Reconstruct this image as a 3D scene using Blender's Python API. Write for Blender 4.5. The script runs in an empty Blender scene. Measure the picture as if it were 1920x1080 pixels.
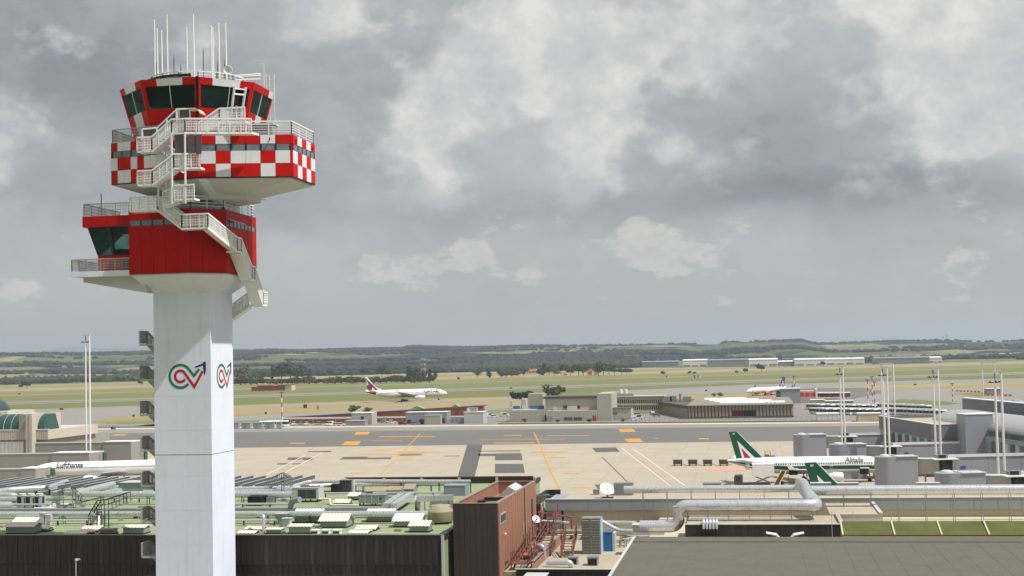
import bpy, bmesh, math, random
import numpy as np
from mathutils import Vector, Matrix, noise as mnoise
R = math.radians
random.seed(7)
scene = bpy.context.scene
COL = scene.collection

# ---------------------------------------------------------------- camera
PW, PH, FPX = 1920.0, 1080.0, 2600.0
YAW, PITCH, ROLL, CAMH = R(9.8), math.atan(127 / 2600), R(1.3), 30.5
CF = np.array([-math.sin(YAW) * math.cos(PITCH), math.cos(YAW) * math.cos(PITCH), math.sin(PITCH)])
_r0 = np.array([math.cos(YAW), math.sin(YAW), 0.0]); _u0 = np.cross(_r0, CF)
CR = _r0 * math.cos(ROLL) - _u0 * math.sin(ROLL); CU = _u0 * math.cos(ROLL) + _r0 * math.sin(ROLL)
CC = np.array([0.0, 0.0, CAMH])
cam_d = bpy.data.cameras.new('camera'); cam = bpy.data.objects.new('camera', cam_d); COL.objects.link(cam)
cam_d.sensor_width = 36.0; cam_d.lens = FPX / PW * 36.0
cam_d.clip_start = 0.5; cam_d.clip_end = 60000
m = Matrix.Identity(4)
for i in range(3):
    m[i][0], m[i][1], m[i][2], m[i][3] = CR[i], CU[i], -CF[i], CC[i]
cam.matrix_world = m
scene.camera = cam

# survey helpers: where a sight line of the photograph meets a level, or an upright plane
def _ray(px, py): return CF + CR * ((px - PW / 2) / FPX) - CU * ((py - PH / 2) / FPX)
def G(px, py, z=0.0):
    d = _ray(px, py); p = CC + d * ((z - CAMH) / d[2]); return (float(p[0]), float(p[1]), float(z))
def V(px, py, y):
    d = _ray(px, py); p = CC + d * (y / d[1]); return (float(p[0]), float(y), float(p[2]))
def XP(px, py, x):
    d = _ray(px, py); p = CC + d * (x / d[0]); return (float(x), float(p[1]), float(p[2]))

# ---------------------------------------------------------------- sun, sky, exposure
SUN_AZ, SUN_EL = R(-14.0), R(58.5)
sun_d = bpy.data.lights.new('sun', 'SUN'); sun = bpy.data.objects.new('sun', sun_d); COL.objects.link(sun)
sun_d.energy = 5.0; sun_d.angle = R(0.5); sun_d.color = (1.0, 0.965, 0.91)
sv = Vector((math.cos(SUN_EL) * math.cos(SUN_AZ), math.cos(SUN_EL) * math.sin(SUN_AZ), math.sin(SUN_EL)))
sun.rotation_euler = sv.to_track_quat('Z', 'Y').to_euler()
sun.location = (200, -50, 300)
scene.view_settings.view_transform = 'Standard'
scene.view_settings.look = 'None'
scene.view_settings.gamma = 1.0
scene.view_settings.exposure = 0.05
scene.cycles.max_bounces = 6
scene.cycles.diffuse_bounces = 2
scene.cycles.glossy_bounces = 3
scene.cycles.transmission_bounces = 4
scene.cycles.volume_bounces = 0
scene.cycles.caustics_reflective = False
scene.cycles.caustics_refractive = False
scene.cycles.use_denoising = True

class NT:
    """small helper that writes shader node trees"""
    def __init__(s, tree): s.t = tree; s.n = tree.nodes; s.l = tree.links
    def node(s, typ, **kw):
        n = s.n.new(typ)
        for k, v in kw.items(): setattr(n, k, v)
        return n
    def put(s, sock, v):
        if isinstance(v, (int, float)): sock.default_value = v
        elif isinstance(v, (tuple, list)): sock.default_value = v if len(v) == len(sock.default_value) else tuple(v) + (1,)
        else: s.l.new(v, sock)
    def math(s, op, a, b=None, c=None, clamp=False):
        n = s.node('ShaderNodeMath', operation=op); n.use_clamp = clamp
        for i, v in enumerate((a, b, c)):
            if v is not None: s.put(n.inputs[i], v)
        return n.outputs[0]
    def noise(s, vec, scale, detail=4, rough=.55, dist=0.0, dims='3D'):
        n = s.node('ShaderNodeTexNoise', noise_dimensions=dims)
        s.put(n.inputs['Vector'], vec); n.inputs['Scale'].default_value = scale
        n.inputs['Detail'].default_value = detail; n.inputs['Roughness'].default_value = rough
        n.inputs['Distortion'].default_value = dist
        return n.outputs['Fac']
    def mix(s, f, a, b, typ='MIX'):
        n = s.node('ShaderNodeMix', data_type='RGBA', blend_type=typ)
        s.put(n.inputs[0], f); s.put(n.inputs[6], a); s.put(n.inputs[7], b)
        return n.outputs[2]
    def smooth(s, v, a, b, o0=0.0, o1=1.0):
        n = s.node('ShaderNodeMapRange', interpolation_type='SMOOTHSTEP')
        s.put(n.inputs[0], v); s.put(n.inputs[1], a); s.put(n.inputs[2], b); s.put(n.inputs[3], o0); s.put(n.inputs[4], o1)
        return n.outputs[0]
    def ramp(s, v, stops, interp='LINEAR'):
        n = s.node('ShaderNodeValToRGB'); n.color_ramp.interpolation = interp
        e = n.color_ramp.elements
        while len(e) > 1: e.remove(e[0])
        e[0].position, e[0].color = stops[0][0], tuple(stops[0][1]) + (1,)
        for p, c in stops[1:]:
            k = e.new(p); k.color = tuple(c) + (1,)
        s.put(n.inputs[0], v)
        return n.outputs[0]
    def comb(s, x, y, z=0.0):
        n = s.node('ShaderNodeCombineXYZ')
        for i, v in enumerate((x, y, z)): s.put(n.inputs[i], v)
        return n.outputs[0]

def lin(c):
    return tuple(((v / 255) / 12.92 if v / 255 <= .04045 else ((v / 255 + .055) / 1.055) ** 2.4) for v in c)

# ---------------------------------------------------------------- world: hazy blue sky under broken cloud
world = bpy.data.worlds.new('World'); scene.world = world; world.use_nodes = True
def build_sky():
    t = NT(world.node_tree); t.n.clear()
    out = t.node('ShaderNodeOutputWorld'); bg = t.node('ShaderNodeBackground'); t.l.new(bg.outputs[0], out.inputs[0])
    STR = 0.1
    bg.inputs[1].default_value = STR
    sky = t.node('ShaderNodeTexSky', sky_type='NISHITA'); sky.sun_disc = False
    sky.sun_elevation = SUN_EL; sky.sun_rotation = math.atan2(sv.x, sv.y); sky.dust_density = 2.5; sky.air_density = 1.2; sky.ozone_density = 1.5
    tc = t.node('ShaderNodeTexCoord'); sep = t.node('ShaderNodeSeparateXYZ'); t.l.new(tc.outputs['Generated'], sep.inputs[0])
    x, y, z = sep.outputs
    az = t.math('ARCTAN2', x, y); el = t.math('ARCSINE', z)
    U = t.math('MULTIPLY', t.math('ADD', az, YAW), 26.0)           # hundreds of photo pixels to the right of the view axis
    E = t.math('MULTIPLY', el, 26.0)                               # and above the horizon
    E = t.math('SUBTRACT', E, t.math('MULTIPLY', U, 0.0))
    # far clouds lie flatter: compress height near the horizon
    P = t.comb(U, t.math('MULTIPLY', E, 1.35), 3.7)
    w1 = t.noise(P, .38, 6, .55); w2 = t.noise(t.comb(U, t.math('MULTIPLY', E, 1.35), 11.2), .38, 6, .55)
    wu = t.math('ADD', U, t.math('MULTIPLY', t.math('SUBTRACT', w1, .5), 1.8))
    we = t.math('ADD', E, t.math('MULTIPLY', t.math('SUBTRACT', w2, .5), 1.3))
    base = t.noise(t.comb(t.math('MULTIPLY', wu, .55), we, 0.0), .42, 7, .5)
    fine = t.noise(t.comb(wu, t.math('MULTIPLY', we, 1.5), 5.0), 1.6, 6, .6)
    val = t.math('ADD', .51, t.math('MULTIPLY', t.math('SUBTRACT', base, .5), .60))
    val = t.math('ADD', val, t.math('MULTIPLY', t.math('SUBTRACT', fine, .5), .24))
    # cloud masses seen in the photograph (centre, radii in hundreds of pixels, brightness)
    def blobs(v, lst, uu, ee):
        for cx, cy, rx, ry, amp in lst:
            du = t.math('DIVIDE', t.math('SUBTRACT', uu, cx), rx); de = t.math('DIVIDE', t.math('SUBTRACT', ee, cy), ry)
            r2 = t.math('ADD', t.math('MULTIPLY', du, du), t.math('MULTIPLY', de, de))
            v = t.math('ADD', v, t.math('MULTIPLY', t.math('POWER', 2.718, t.math('MULTIPLY', r2, -1.0)), amp))
        return v
    val = blobs(val, ((-9.0, 5.4, 3.8, 2.0, -.17), (-8.2, 2.9, 3.4, .6, -.08), (-5.5, 5.2, 2.5, 1.4, -.11), (5.2, 4.0, 1.9, 1.6, -.10), (6.9, 2.8, 3.4, .45, -.24),
                      (1.8, 2.75, 2.6, .42, -.15), (-3.4, 2.7, 2.0, .5, -.06), (-9.0, 1.9, 2.4, .5, .05)), wu, we)
    cloud = t.ramp(val, [(0.0, lin((114, 122, 128))), (.25, lin((139, 146, 151))), (.42, lin((164, 167, 169))), (.55, lin((182, 184, 186))), (.75, lin((206, 205, 203))), (1.0, lin((226, 224, 220)))])
    # sunlit cumulus heads with firmer edges
    hd = t.noise(t.comb(t.math('MULTIPLY', U, .75), t.math('MULTIPLY', E, 1.0), 31.0), .62, 10, .56)
    hd = blobs(hd, ((.3, 5.3, 2.2, 1.3, .17), (1.8, 3.85, 1.0, .9, .20), (-1.6, 4.2, 1.3, .8, .10), (8.9, 5.2, 2.1, 1.5, .34), (9.2, 3.9, 1.5, .5, .12), (4.4, 6.3, 1.8, .6, .10), (-9.4, 3.6, 1.2, .6, .10), (-7.9, 5.6, .4, .4, .08), (-8.0, 6.4, 3.0, .8, -.14), (-2.2, 6.0, .9, .6, .05)), U, E)
    mask = t.math('MULTIPLY', t.smooth(hd, .49, .65), t.smooth(E, 2.2, 3.4))
    lit = t.ramp(t.noise(t.comb(U, t.math('MULTIPLY', E, 1.2), 8.0), .9, 8, .6), [(.3, lin((190, 192, 195))), (.5, lin((212, 212, 210))), (.66, lin((236, 234, 230)))])
    cloud = t.mix(t.math('MULTIPLY', mask, .8), cloud, lit)
    # low haze: everything drifts to an even blue grey near the horizon
    hz = t.smooth(E, .2, 3.3, 1.0, 0.0)
    hazecol = t.mix(.88, t.mix(1.0, sky.outputs[0], (STR, STR, STR), 'MULTIPLY'), lin((184, 186, 182)))
    col = t.mix(t.math('MULTIPLY', hz, .9), cloud, hazecol)
    # small cumulus in the clear band
    pf = t.noise(t.comb(t.math('MULTIPLY', U, .8), t.math('MULTIPLY', E, 1.5), 21.0), 1.5, 8, .6)
    band = t.math('MULTIPLY', t.smooth(E, .45, 1.2), t.smooth(E, 2.3, 3.1, 1.0, 0.0))
    thr = t.math('SUBTRACT', .71, t.math('MULTIPLY', band, .10))
    for cx, cy, rx, ry, amp in ((-2.2, 1.65, .75, .3, .27), (-.7, 1.8, .85, .38, .28), (2.3, 2.3, .42, .46, .3), (3.2, 1.8, 1.3, .46, .29), (5.6, 1.4, .5, .22, .22), (.45, 1.45, .35, .2, .22), (-8.9, 1.3, .9, .34, .2), (8.4, 1.55, .8, .28, .2), (4.7, .85, .9, .17, .16), (7.2, .8, 1.3, .17, .18), (2.0, 1.0, .6, .17, .15), (-4.6, 1.2, .8, .2, .16), (.2, 2.75, .6, .2, .14)):
        du = t.math('DIVIDE', t.math('SUBTRACT', U, cx), rx); de = t.math('DIVIDE', t.math('SUBTRACT', E, cy), ry)
        r2 = t.math('ADD', t.math('MULTIPLY', du, du), t.math('MULTIPLY', de, de))
        thr = t.math('SUBTRACT', thr, t.math('MULTIPLY', t.math('POWER', 2.718, t.math('MULTIPLY', r2, -1.0)), amp))
    puff = t.smooth(pf, thr, t.math('ADD', thr, .14))
    puff = t.math('MULTIPLY', puff, t.math('MULTIPLY', t.smooth(E, .3, .9), t.smooth(fine, .3, .62, .4, .75)))
    col = t.mix(t.math('MULTIPLY', puff, .95), col, lin((216, 213, 207)))
    # below the horizon: dull ground bounce
    col = t.mix(t.smooth(E, -.6, -.1), (.17, .165, .14), col)
    fin = t.mix(1.0, col, (1 / STR, 1 / STR, 1 / STR), 'MULTIPLY')
    t.l.new(fin, bg.inputs[0])
build_sky()

# ---------------------------------------------------------------- materials
MATS = {}
def mat(name, rgb, rough=.7, metal=0.0, var=.12, vs=.35, streak=0.0, bump=0.0, bs=6.0, spec=.4, dirt=None, coat=0.0):
    if name in MATS: return MATS[name]
    mm = bpy.data.materials.new(name); mm.use_nodes = True; MATS[name] = mm
    t = NT(mm.node_tree); b = t.n['Principled BSDF']
    c = lin(rgb)
    geo = t.node('ShaderNodeNewGeometry'); pos = geo.outputs['Position']
    col = c
    if var or streak:
        n1 = t.noise(pos, vs, 5, .6); n2 = t.noise(pos, vs * 7.3, 3, .6)
        f = t.math('ADD', t.math('MULTIPLY', t.math('SUBTRACT', n1, .5), 2.2 * var), t.math('MULTIPLY', t.math('SUBTRACT', n2, .5), 1.2 * var))
        f = t.math('ADD', 1.0, f)
        col = t.mix(1.0, c, t.comb(f, f, f), 'MULTIPLY')
        if streak:
            mp = t.node('ShaderNodeMapping'); t.l.new(pos, mp.inputs[0]); mp.inputs['Scale'].default_value = (1.6, 1.6, .09)
            s1 = t.noise(mp.outputs[0], 1.5, 4, .65)
            d = dirt if dirt else tuple(v * .45 for v in c)
            col = t.mix(t.smooth(s1, .5, .78, 0.0, streak), col, d)
    t.put(b.inputs['Base Color'], col)
    b.inputs['Metallic'].default_value = metal
    if var: t.put(b.inputs['Roughness'], t.math('ADD', rough, t.math('MULTIPLY', t.math('SUBTRACT', t.noise(pos, vs * 4, 3), .5), .25), clamp=True))
    else: b.inputs['Roughness'].default_value = rough
    b.inputs['Specular IOR Level'].default_value = spec
    if coat: b.inputs['Coat Weight'].default_value = coat
    if bump:
        bn = t.node('ShaderNodeBump'); bn.inputs['Strength'].default_value = bump; bn.inputs['Distance'].default_value = .05
        t.put(bn.inputs['Height'], t.noise(pos, bs, 4)); t.l.new(bn.outputs[0], b.inputs['Normal'])
    return mm
def glass_mat(name, rgb, rough=.05, alpha=None, trans=0.0):
    if name in MATS: return MATS[name]
    mm = bpy.data.materials.new(name); mm.use_nodes = True; MATS[name] = mm
    t = NT(mm.node_tree); b = t.n['Principled BSDF']
    pos = t.node('ShaderNodeNewGeometry').outputs['Position']
    n = t.noise(pos, .8, 3)
    c = lin(rgb)
    t.put(b.inputs['Base Color'], t.mix(n, tuple(v * .6 for v in c), tuple(min(1, v * 1.5) for v in c)))
    b.inputs['Roughness'].default_value = rough; b.inputs['Specular IOR Level'].default_value = .6
    b.inputs['Transmission Weight'].default_value = trans; b.inputs['IOR'].default_value = 1.45 if not trans else 1.08
    return mm

# ---------------------------------------------------------------- geometry helpers
ORG = {}
class MB:
    """collects faces, then links them as one mesh object"""
    def __init__(s): s.v = []; s.f = []; s.m = []
    def add(s, verts, faces, mi=0):
        o = len(s.v); s.v += [tuple(p) for p in verts]
        for f in faces: s.f.append(tuple(i + o for i in f)); s.m.append(mi)
        return s
    def box(s, x0, x1, y0, y1, z0, z1, mi=0):
        return s.add([(x0, y0, z0), (x1, y0, z0), (x1, y1, z0), (x0, y1, z0), (x0, y0, z1), (x1, y0, z1), (x1, y1, z1), (x0, y1, z1)],
                     [(0, 3, 2, 1), (4, 5, 6, 7), (0, 1, 5, 4), (1, 2, 6, 5), (2, 3, 7, 6), (3, 0, 4, 7)], mi)
    def cbox(s, c, d, rz=0.0, mi=0):
        x, y, z = d[0] / 2, d[1] / 2, d[2] / 2; ca, sa = math.cos(rz), math.sin(rz)
        vs = [(c[0] + ca * a - sa * b, c[1] + sa * a + ca * b, c[2] + e) for e in (-z, z) for a, b in ((-x, -y), (x, -y), (x, y), (-x, y))]
        return s.add(vs, [(0, 3, 2, 1), (4, 5, 6, 7), (0, 1, 5, 4), (1, 2, 6, 5), (2, 3, 7, 6), (3, 0, 4, 7)], mi)
    def loft(s, rings, mi=0, caps=True, mf=None):
        n = len(rings[0]); o = len(s.v)
        for r in rings: s.v += [tuple(p) for p in r]
        for k in range(len(rings) - 1):
            for i in range(n):
                j = (i + 1) % n
                s.f.append((o + k * n + i, o + k * n + j, o + (k + 1) * n + j, o + (k + 1) * n + i)); s.m.append(mf(k, i) if mf else mi)
        if caps:
            s.f.append(tuple(o + i for i in reversed(range(n)))); s.m.append(mi)
            s.f.append(tuple(o + (len(rings) - 1) * n + i for i in range(n))); s.m.append(mi)
        return s
    def prism(s, pts, z0, z1, mi=0):
        return s.loft([[(p[0], p[1], z0) for p in pts], [(p[0], p[1], z1) for p in pts]], mi)
    def slabxz(s, pts, y0, y1, mi=0):          # outline in x,z pushed through y
        return s.loft([[(p[0], y1, p[1]) for p in pts], [(p[0], y0, p[1]) for p in pts]], mi)
    def slabyz(s, pts, x0, x1, mi=0):
        return s.loft([[(x0, p[0], p[1]) for p in pts], [(x1, p[0], p[1]) for p in pts]], mi)
    def tube(s, path, r, seg=8, mi=0, caps=True):
        P = [Vector(p) for p in path]; rs = r if isinstance(r, (list, tuple)) else [r] * len(P)
        rings = []; up = None
        for i, p in enumerate(P):
            a = (P[i] - P[i - 1]).normalized() if i else (P[1] - P[0]).normalized()
            b = (P[i + 1] - P[i]).normalized() if i < len(P) - 1 else a
            d = (a + b)
            d = d.normalized() if d.length > 1e-6 else a
            if up is None:
                ref = Vector((0, 0, 1)) if abs(d.z) < .9 else Vector((0, 1, 0))
                up = (ref - d * ref.dot(d)).normalized()
            else:
                up = (up - d * up.dot(d)).normalized()
            sd = d.cross(up); k = 1 / max(.5, math.sqrt(max(1e-6, (1 + a.dot(b)) / 2)))
            rings.append([p + (sd * math.cos(2 * math.pi * j / seg + math.pi / seg) * k + up * math.sin(2 * math.pi * j / seg + math.pi / seg)) * rs[i] for j in range(seg)])
        return s.loft(rings, mi, caps)
    def bar(s, a, b, w=.05, mi=0): return s.tube([a, b], w * .7071, 4, mi)
    def lathe(s, c, prof, seg=16, mi=0, axis='z'):
        rings = []
        for r_, h in prof:
            ring = []
            for j in range(seg):
                a = 2 * math.pi * j / seg; q = (r_ * math.cos(a), r_ * math.sin(a), h)
                if axis == 'x': q = (h, q[0], q[1])
                if axis == 'y': q = (q[0], -h, q[1]) if False else (q[1], h, q[0])
                ring.append((c[0] + q[0], c[1] + q[1], c[2] + q[2]))
            rings.append(ring)
        return s.loft(rings, mi)
    def quad(s, a, b, c, d, mi=0): return s.add([a, b, c, d], [(0, 1, 2, 3)], mi)
    def poly(s, pts, mi=0): return s.add(pts, [tuple(range(len(pts)))], mi)
    def xform(s, fn): s.v = [tuple(fn(p)) for p in s.v]; return s
    def build(s, name, mats, parent=None, smooth=False, local=False, hide=False):
        if not isinstance(mats, (list, tuple)): mats = [mats]
        me = bpy.data.meshes.new(name)
        o0 = (0, 0, 0)
        if parent is not None and not local: o0 = ORG.get(parent.name, (0, 0, 0))
        vs = [(p[0] - o0[0], p[1] - o0[1], p[2] - o0[2]) for p in s.v] if o0 != (0, 0, 0) else s.v
        me.from_pydata(vs, [], s.f); 
        for mm in mats: me.materials.append(mm)
        if len(mats) > 1: me.polygons.foreach_set('material_index', s.m)
        if smooth:
            me.polygons.foreach_set('use_smooth', [True] * len(me.polygons))
            try: me.set_sharp_from_angle(angle=R(40))
            except Exception: pass
        me.update()
        o = bpy.data.objects.new(name, me); COL.objects.link(o)
        if parent is not None: o.parent = parent; ORG[o.name] = o0
        return o
def fixn(o):
    bm = bmesh.new(); bm.from_mesh(o.data); bmesh.ops.recalc_face_normals(bm, faces=bm.faces); bm.to_mesh(o.data); bm.free(); return o
def tag(o, label=None, cat=None, group=None, kind=None):
    if label: o['label'] = label
    if cat: o['category'] = cat
    if group: o['group'] = group
    if kind: o['kind'] = kind
    return o
def thing(name, label, cat, loc=(0, 0, 0), rz=0.0, group=None):
    o = bpy.data.objects.new(name, None); COL.objects.link(o); o.location = loc; o.rotation_euler = (0, 0, rz); o.empty_display_size = .5
    ORG[o.name] = tuple(loc)
    return tag(o, label, cat, group)
def struct(name, mb, mats, label=None, **kw):
    o = mb.build(name, mats, **kw); o['kind'] = 'structure'
    if label: o['label'] = label
    return o
def share(src, name, parent, loc, rz=0.0, sc=None, mats=None):
    """another object with the same mesh data, placed in its parent's frame"""
    o = bpy.data.objects.new(name, src.data if hasattr(src, 'data') else src); COL.objects.link(o); o.parent = parent
    o0 = ORG.get(parent.name, (0, 0, 0)) if parent is not None else (0, 0, 0)
    o.location = (loc[0] - o0[0], loc[1] - o0[1], loc[2] - o0[2]); o.rotation_euler = (0, 0, rz)
    if sc: o.scale = sc
    return o
def copy_tree(o, loc=None, rz=None, label=None, group=None, parent=None):
    c = o.copy(); COL.objects.link(c)
    if parent is not None:
        c.parent = parent
    else:
        if loc is not None: c.location = loc
        if rz is not None: c.rotation_euler = (0, 0, rz)
        if label: c['label'] = label
        if group: c['group'] = group
    for ch in list(o.children): copy_tree(ch, parent=c)
    return c
ORD = ['first', 'second', 'third', 'fourth', 'fifth', 'sixth', 'seventh', 'eighth', 'ninth', 'tenth', 'eleventh', 'twelfth', 'thirteenth', 'fourteenth',
       'fifteenth', 'sixteenth', 'seventeenth', 'eighteenth', 'nineteenth', 'twentieth']
def ordw(i):
    if i < 20: return ORD[i]
    t_ = {2: 'twenty', 3: 'thirty', 4: 'forty', 5: 'fifty', 6: 'sixty', 7: 'seventy'}[(i + 1) // 10]
    return t_ + ('-' + ORD[(i + 1) % 10 - 1] if (i + 1) % 10 else 'th')
def arc(c, r, a0, a1, n, z=None):
    return [(c[0] + r * math.cos(a0 + (a1 - a0) * i / n), c[1] + r * math.sin(a0 + (a1 - a0) * i / n)) for i in range(n + 1)]
def ribbon(mb, path, w, fn, mi=0, th=.012):
    """flat painted stripe along a 2-D path; fn maps (a, b, lift) to a 3-D point"""
    L, Rr = [], []
    for i, p in enumerate(path):
        a = Vector(path[i]) - Vector(path[i - 1]) if i else Vector(path[1]) - Vector(path[0])
        b = Vector(path[i + 1]) - Vector(path[i]) if i < len(path) - 1 else a
        a = a.normalized(); b = b.normalized(); d = (a + b).normalized(); nrm = Vector((-d.y, d.x)); k = 1 / max(.35, d.dot(a))
        L.append(Vector(p) + nrm * w / 2 * k); Rr.append(Vector(p) - nrm * w / 2 * k)
    for i in range(len(path) - 1):
        mb.add([fn(L[i].x, L[i].y, th), fn(Rr[i].x, Rr[i].y, th), fn(Rr[i + 1].x, Rr[i + 1].y, th), fn(L[i + 1].x, L[i + 1].y, th)], [(0, 1, 2, 3)], mi)
    return mb
def text_mesh(body, size, shear=0.0, bold=0.0, cuts=None):
    """flat lettering as (verts, faces) in x,y"""
    cu = bpy.data.curves.new('lettering', 'FONT'); cu.body = body; cu.size = size; cu.shear = shear; cu.offset = bold; cu.align_x = 'LEFT'; cu.resolution_u = 3
    o = bpy.data.objects.new('lettering_tmp', cu); COL.objects.link(o)
    dg = bpy.context.evaluated_depsgraph_get(); me = bpy.data.meshes.new_from_object(o.evaluated_get(dg))
    bm = bmesh.new(); bm.from_mesh(me)
    if cuts:
        ys = [v.co.y for v in bm.verts]
        for k in range(1, cuts):
            yy = min(ys) + (max(ys) - min(ys)) * k / cuts
            bmesh.ops.bisect_plane(bm, geom=bm.verts[:] + bm.edges[:] + bm.faces[:], plane_co=(0, yy, 0), plane_no=(0, 1, 0))
    bm.verts.ensure_lookup_table(); bm.verts.index_update()
    vs = [tuple(v.co) for v in bm.verts]; fs = [tuple(v.index for v in f.verts) for f in bm.faces]
    bm.free(); bpy.data.objects.remove(o); bpy.data.curves.remove(cu); bpy.data.meshes.remove(me)
    return vs, fs
def railing(mb, path, h=1.1, post=1.6, rails=(.25, .5, .75), r=.028, mesh=0.0, mi=0, top=.04):
    """posts, top rail and mid rails along a 3-D floor path; mesh>0 adds close upright bars at that spacing"""
    for a, b in zip(path[:-1], path[1:]):
        A, B = Vector(a), Vector(b); L = (B - A).length
        n = max(1, round(L / post)); U = Vector((0, 0, 1))
        for i in range(n + 1):
            p = A.lerp(B, i / n); mb.bar(p, p + U * h, r * 2, mi)
        mb.bar(A + U * h, B + U * h, top * 2, mi)
        for k in rails: mb.bar(A + U * h * k, B + U * h * k, r * 1.3, mi)
        if mesh:
            q = max(1, round(L / mesh))
            for i in range(1, q):
                p = A.lerp(B, i / q); mb.bar(p + U * .06, p + U * h, r * 1.1, mi)
    return mb
# ================================================================ ground, runways, apron
def conc_mat():
    mm = bpy.data.materials.new('apron_concrete'); mm.use_nodes = True; t = NT(mm.node_tree); b = t.n['Principled BSDF']
    pos = t.node('ShaderNodeNewGeometry').outputs['Position']; sp = t.node('ShaderNodeSeparateXYZ'); t.l.new(pos, sp.inputs[0])
    cell = t.comb(t.math('FLOOR', t.math('DIVIDE', sp.outputs[0], 7.5)), t.math('FLOOR', t.math('DIVIDE', t.math('SUBTRACT', sp.outputs[1], 100.0), 7.5)))
    wn = t.node('ShaderNodeTexWhiteNoise', noise_dimensions='3D'); t.l.new(cell, wn.inputs['Vector'])
    n1 = t.noise(pos, .025, 5, .6); n2 = t.noise(pos, .4, 4, .65); n3 = t.noise(t.comb(t.math('MULTIPLY', sp.outputs[0], .03), t.math('MULTIPLY', sp.outputs[1], .4)), 1.0, 4, .6)
    f = t.math('ADD', t.math('ADD', .80, t.math('MULTIPLY', wn.outputs['Value'], .09)), t.math('ADD', t.math('MULTIPLY', n1, .16), t.math('MULTIPLY', n2, .12)))
    col = t.mix(1.0, lin((170, 161, 144)), t.comb(f, f, f), 'MULTIPLY')
    col = t.mix(t.smooth(n2, .62, .78, 0, .25), col, lin((118, 108, 94)))
    col = t.mix(t.smooth(n3, .55, .75, 0, .3), col, lin((142, 130, 112)))
    t.put(b.inputs['Base Color'], col); b.inputs['Roughness'].default_value = .88; b.inputs['Specular IOR Level'].default_value = .25
    MATS['apron_concrete'] = mm; return mm
M_conc = conc_mat()
M_asph = mat('taxiway_asphalt', (104, 103, 100), .85, var=.16, vs=.02)
M_asph2 = mat('old_asphalt', (134, 132, 127), .85, var=.12, vs=.02)
M_dark = mat('patch_asphalt', (88, 87, 84), .9, var=.15, vs=.2)
M_yel = mat('yellow_paint', (196, 142, 52), .7, var=.15, vs=.5)
M_wht = mat('white_line_paint', (214, 206, 200), .7, var=.1, vs=.5)
M_redl = mat('red_line_paint', (176, 70, 62), .7, var=.1, vs=.5)
RW = np.array([math.cos(R(26.3)), math.sin(R(26.3))]); RN = np.array([-RW[1], RW[0]])
def ground_mat():
    mm = bpy.data.materials.new('grassland'); mm.use_nodes = True; t = NT(mm.node_tree); b = t.n['Principled BSDF']; MATS['grassland'] = mm
    pos = t.node('ShaderNodeNewGeometry').outputs['Position']
    sep = t.node('ShaderNodeSeparateXYZ'); t.l.new(pos, sep.inputs[0])
    X, Y = sep.outputs[0], sep.outputs[1]
    w = t.math('ADD', t.math('MULTIPLY', X, float(RN[0])), t.math('MULTIPLY', Y, float(RN[1])))
    along = t.math('ADD', t.math('MULTIPLY', X, float(RW[0])), t.math('MULTIPLY', Y, float(RW[1])))
    q = t.comb(t.math('MULTIPLY', along, .18), w)
    ww = t.math('ADD', w, t.math('MULTIPLY', t.math('SUBTRACT', t.noise(q, .012, 5), .5), 55.0))
    straw, straw2, green, olive, pale = lin((152, 136, 100)), lin((156, 143, 110)), lin((108, 112, 70)), lin((120, 119, 84)), lin((152, 142, 112))
    f = t.math('DIVIDE', ww, 3000.0)
    s = lambda v: v / 3000
    strip = t.ramp(f, [(0, green), (s(640), green), (s(760), lin((122, 122, 78))), (s(830), straw), (s(900), straw), (s(960), straw2), (s(985), straw2), (s(1010), green), (s(1200), green),
                       (s(1285), straw), (s(1310), olive), (s(1360), lin((110, 114, 76))), (s(1560), lin((112, 118, 76))), (s(1590), straw2), (s(1615), olive), (s(1840), lin((128, 124, 88))), (s(1890), straw2), (s(2050), pale), (s(2250), olive), (s(2400), olive), (1, olive)])
    # arable patchwork farther out
    vo = t.node('ShaderNodeTexVoronoi', feature='F1'); vo.inputs['Scale'].default_value = .0016
    t.put(vo.inputs['Vector'], t.comb(t.math('MULTIPLY', along, .55), t.math('MULTIPLY', w, 1.5)))
    sc_ = t.node('ShaderNodeSeparateColor'); t.l.new(vo.outputs['Color'], sc_.inputs[0])
    field = t.ramp(sc_.outputs[0], [(0, lin((98, 106, 68))), (.25, lin((146, 134, 98))), (.42, lin((106, 106, 76))), (.6, lin((158, 146, 108))), (.78, lin((92, 100, 64))), (1, lin((128, 122, 90)))], 'CONSTANT')
    col = t.mix(t.smooth(w, 2150, 2500), strip, field)
    n1 = t.noise(q, .035, 6, .65); n2 = t.noise(pos, .3, 4, .6)
    col = t.mix(t.smooth(n1, .45, .75, 0, .55), col, lin((106, 108, 62)))
    v_ = t.math('ADD', .72, t.math('MULTIPLY', t.math('ADD', n1, n2), .28))
    col = t.mix(1.0, col, t.comb(v_, v_, v_), 'MULTIPLY')
    t.put(b.inputs['Base Color'], col); b.inputs['Roughness'].default_value = .95; b.inputs['Specular IOR Level'].default_value = .1
    return mm
M_ground = ground_mat()
g = MB()
NX, NY = 60, 60
xs = np.concatenate([np.linspace(-14000, -1500, 18)[:-1], np.linspace(-1500, 1500, 24), np.linspace(1500, 14000, 18)[1:]])
ys = np.concatenate([np.linspace(-400, 3000, 20)[:-1], np.linspace(3000, 22000, 14)])
for yy in ys:
    for xx in xs: g.v.append((float(xx), float(yy), 0.0))
for j in range(len(ys) - 1):
    for i in range(len(xs) - 1):
        k = j * len(xs) + i; g.f.append((k, k + 1, k + 1 + len(xs), k + len(xs))); g.m.append(0)
struct('ground', g, M_ground, 'flat straw and green grassland around the airfield')

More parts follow.
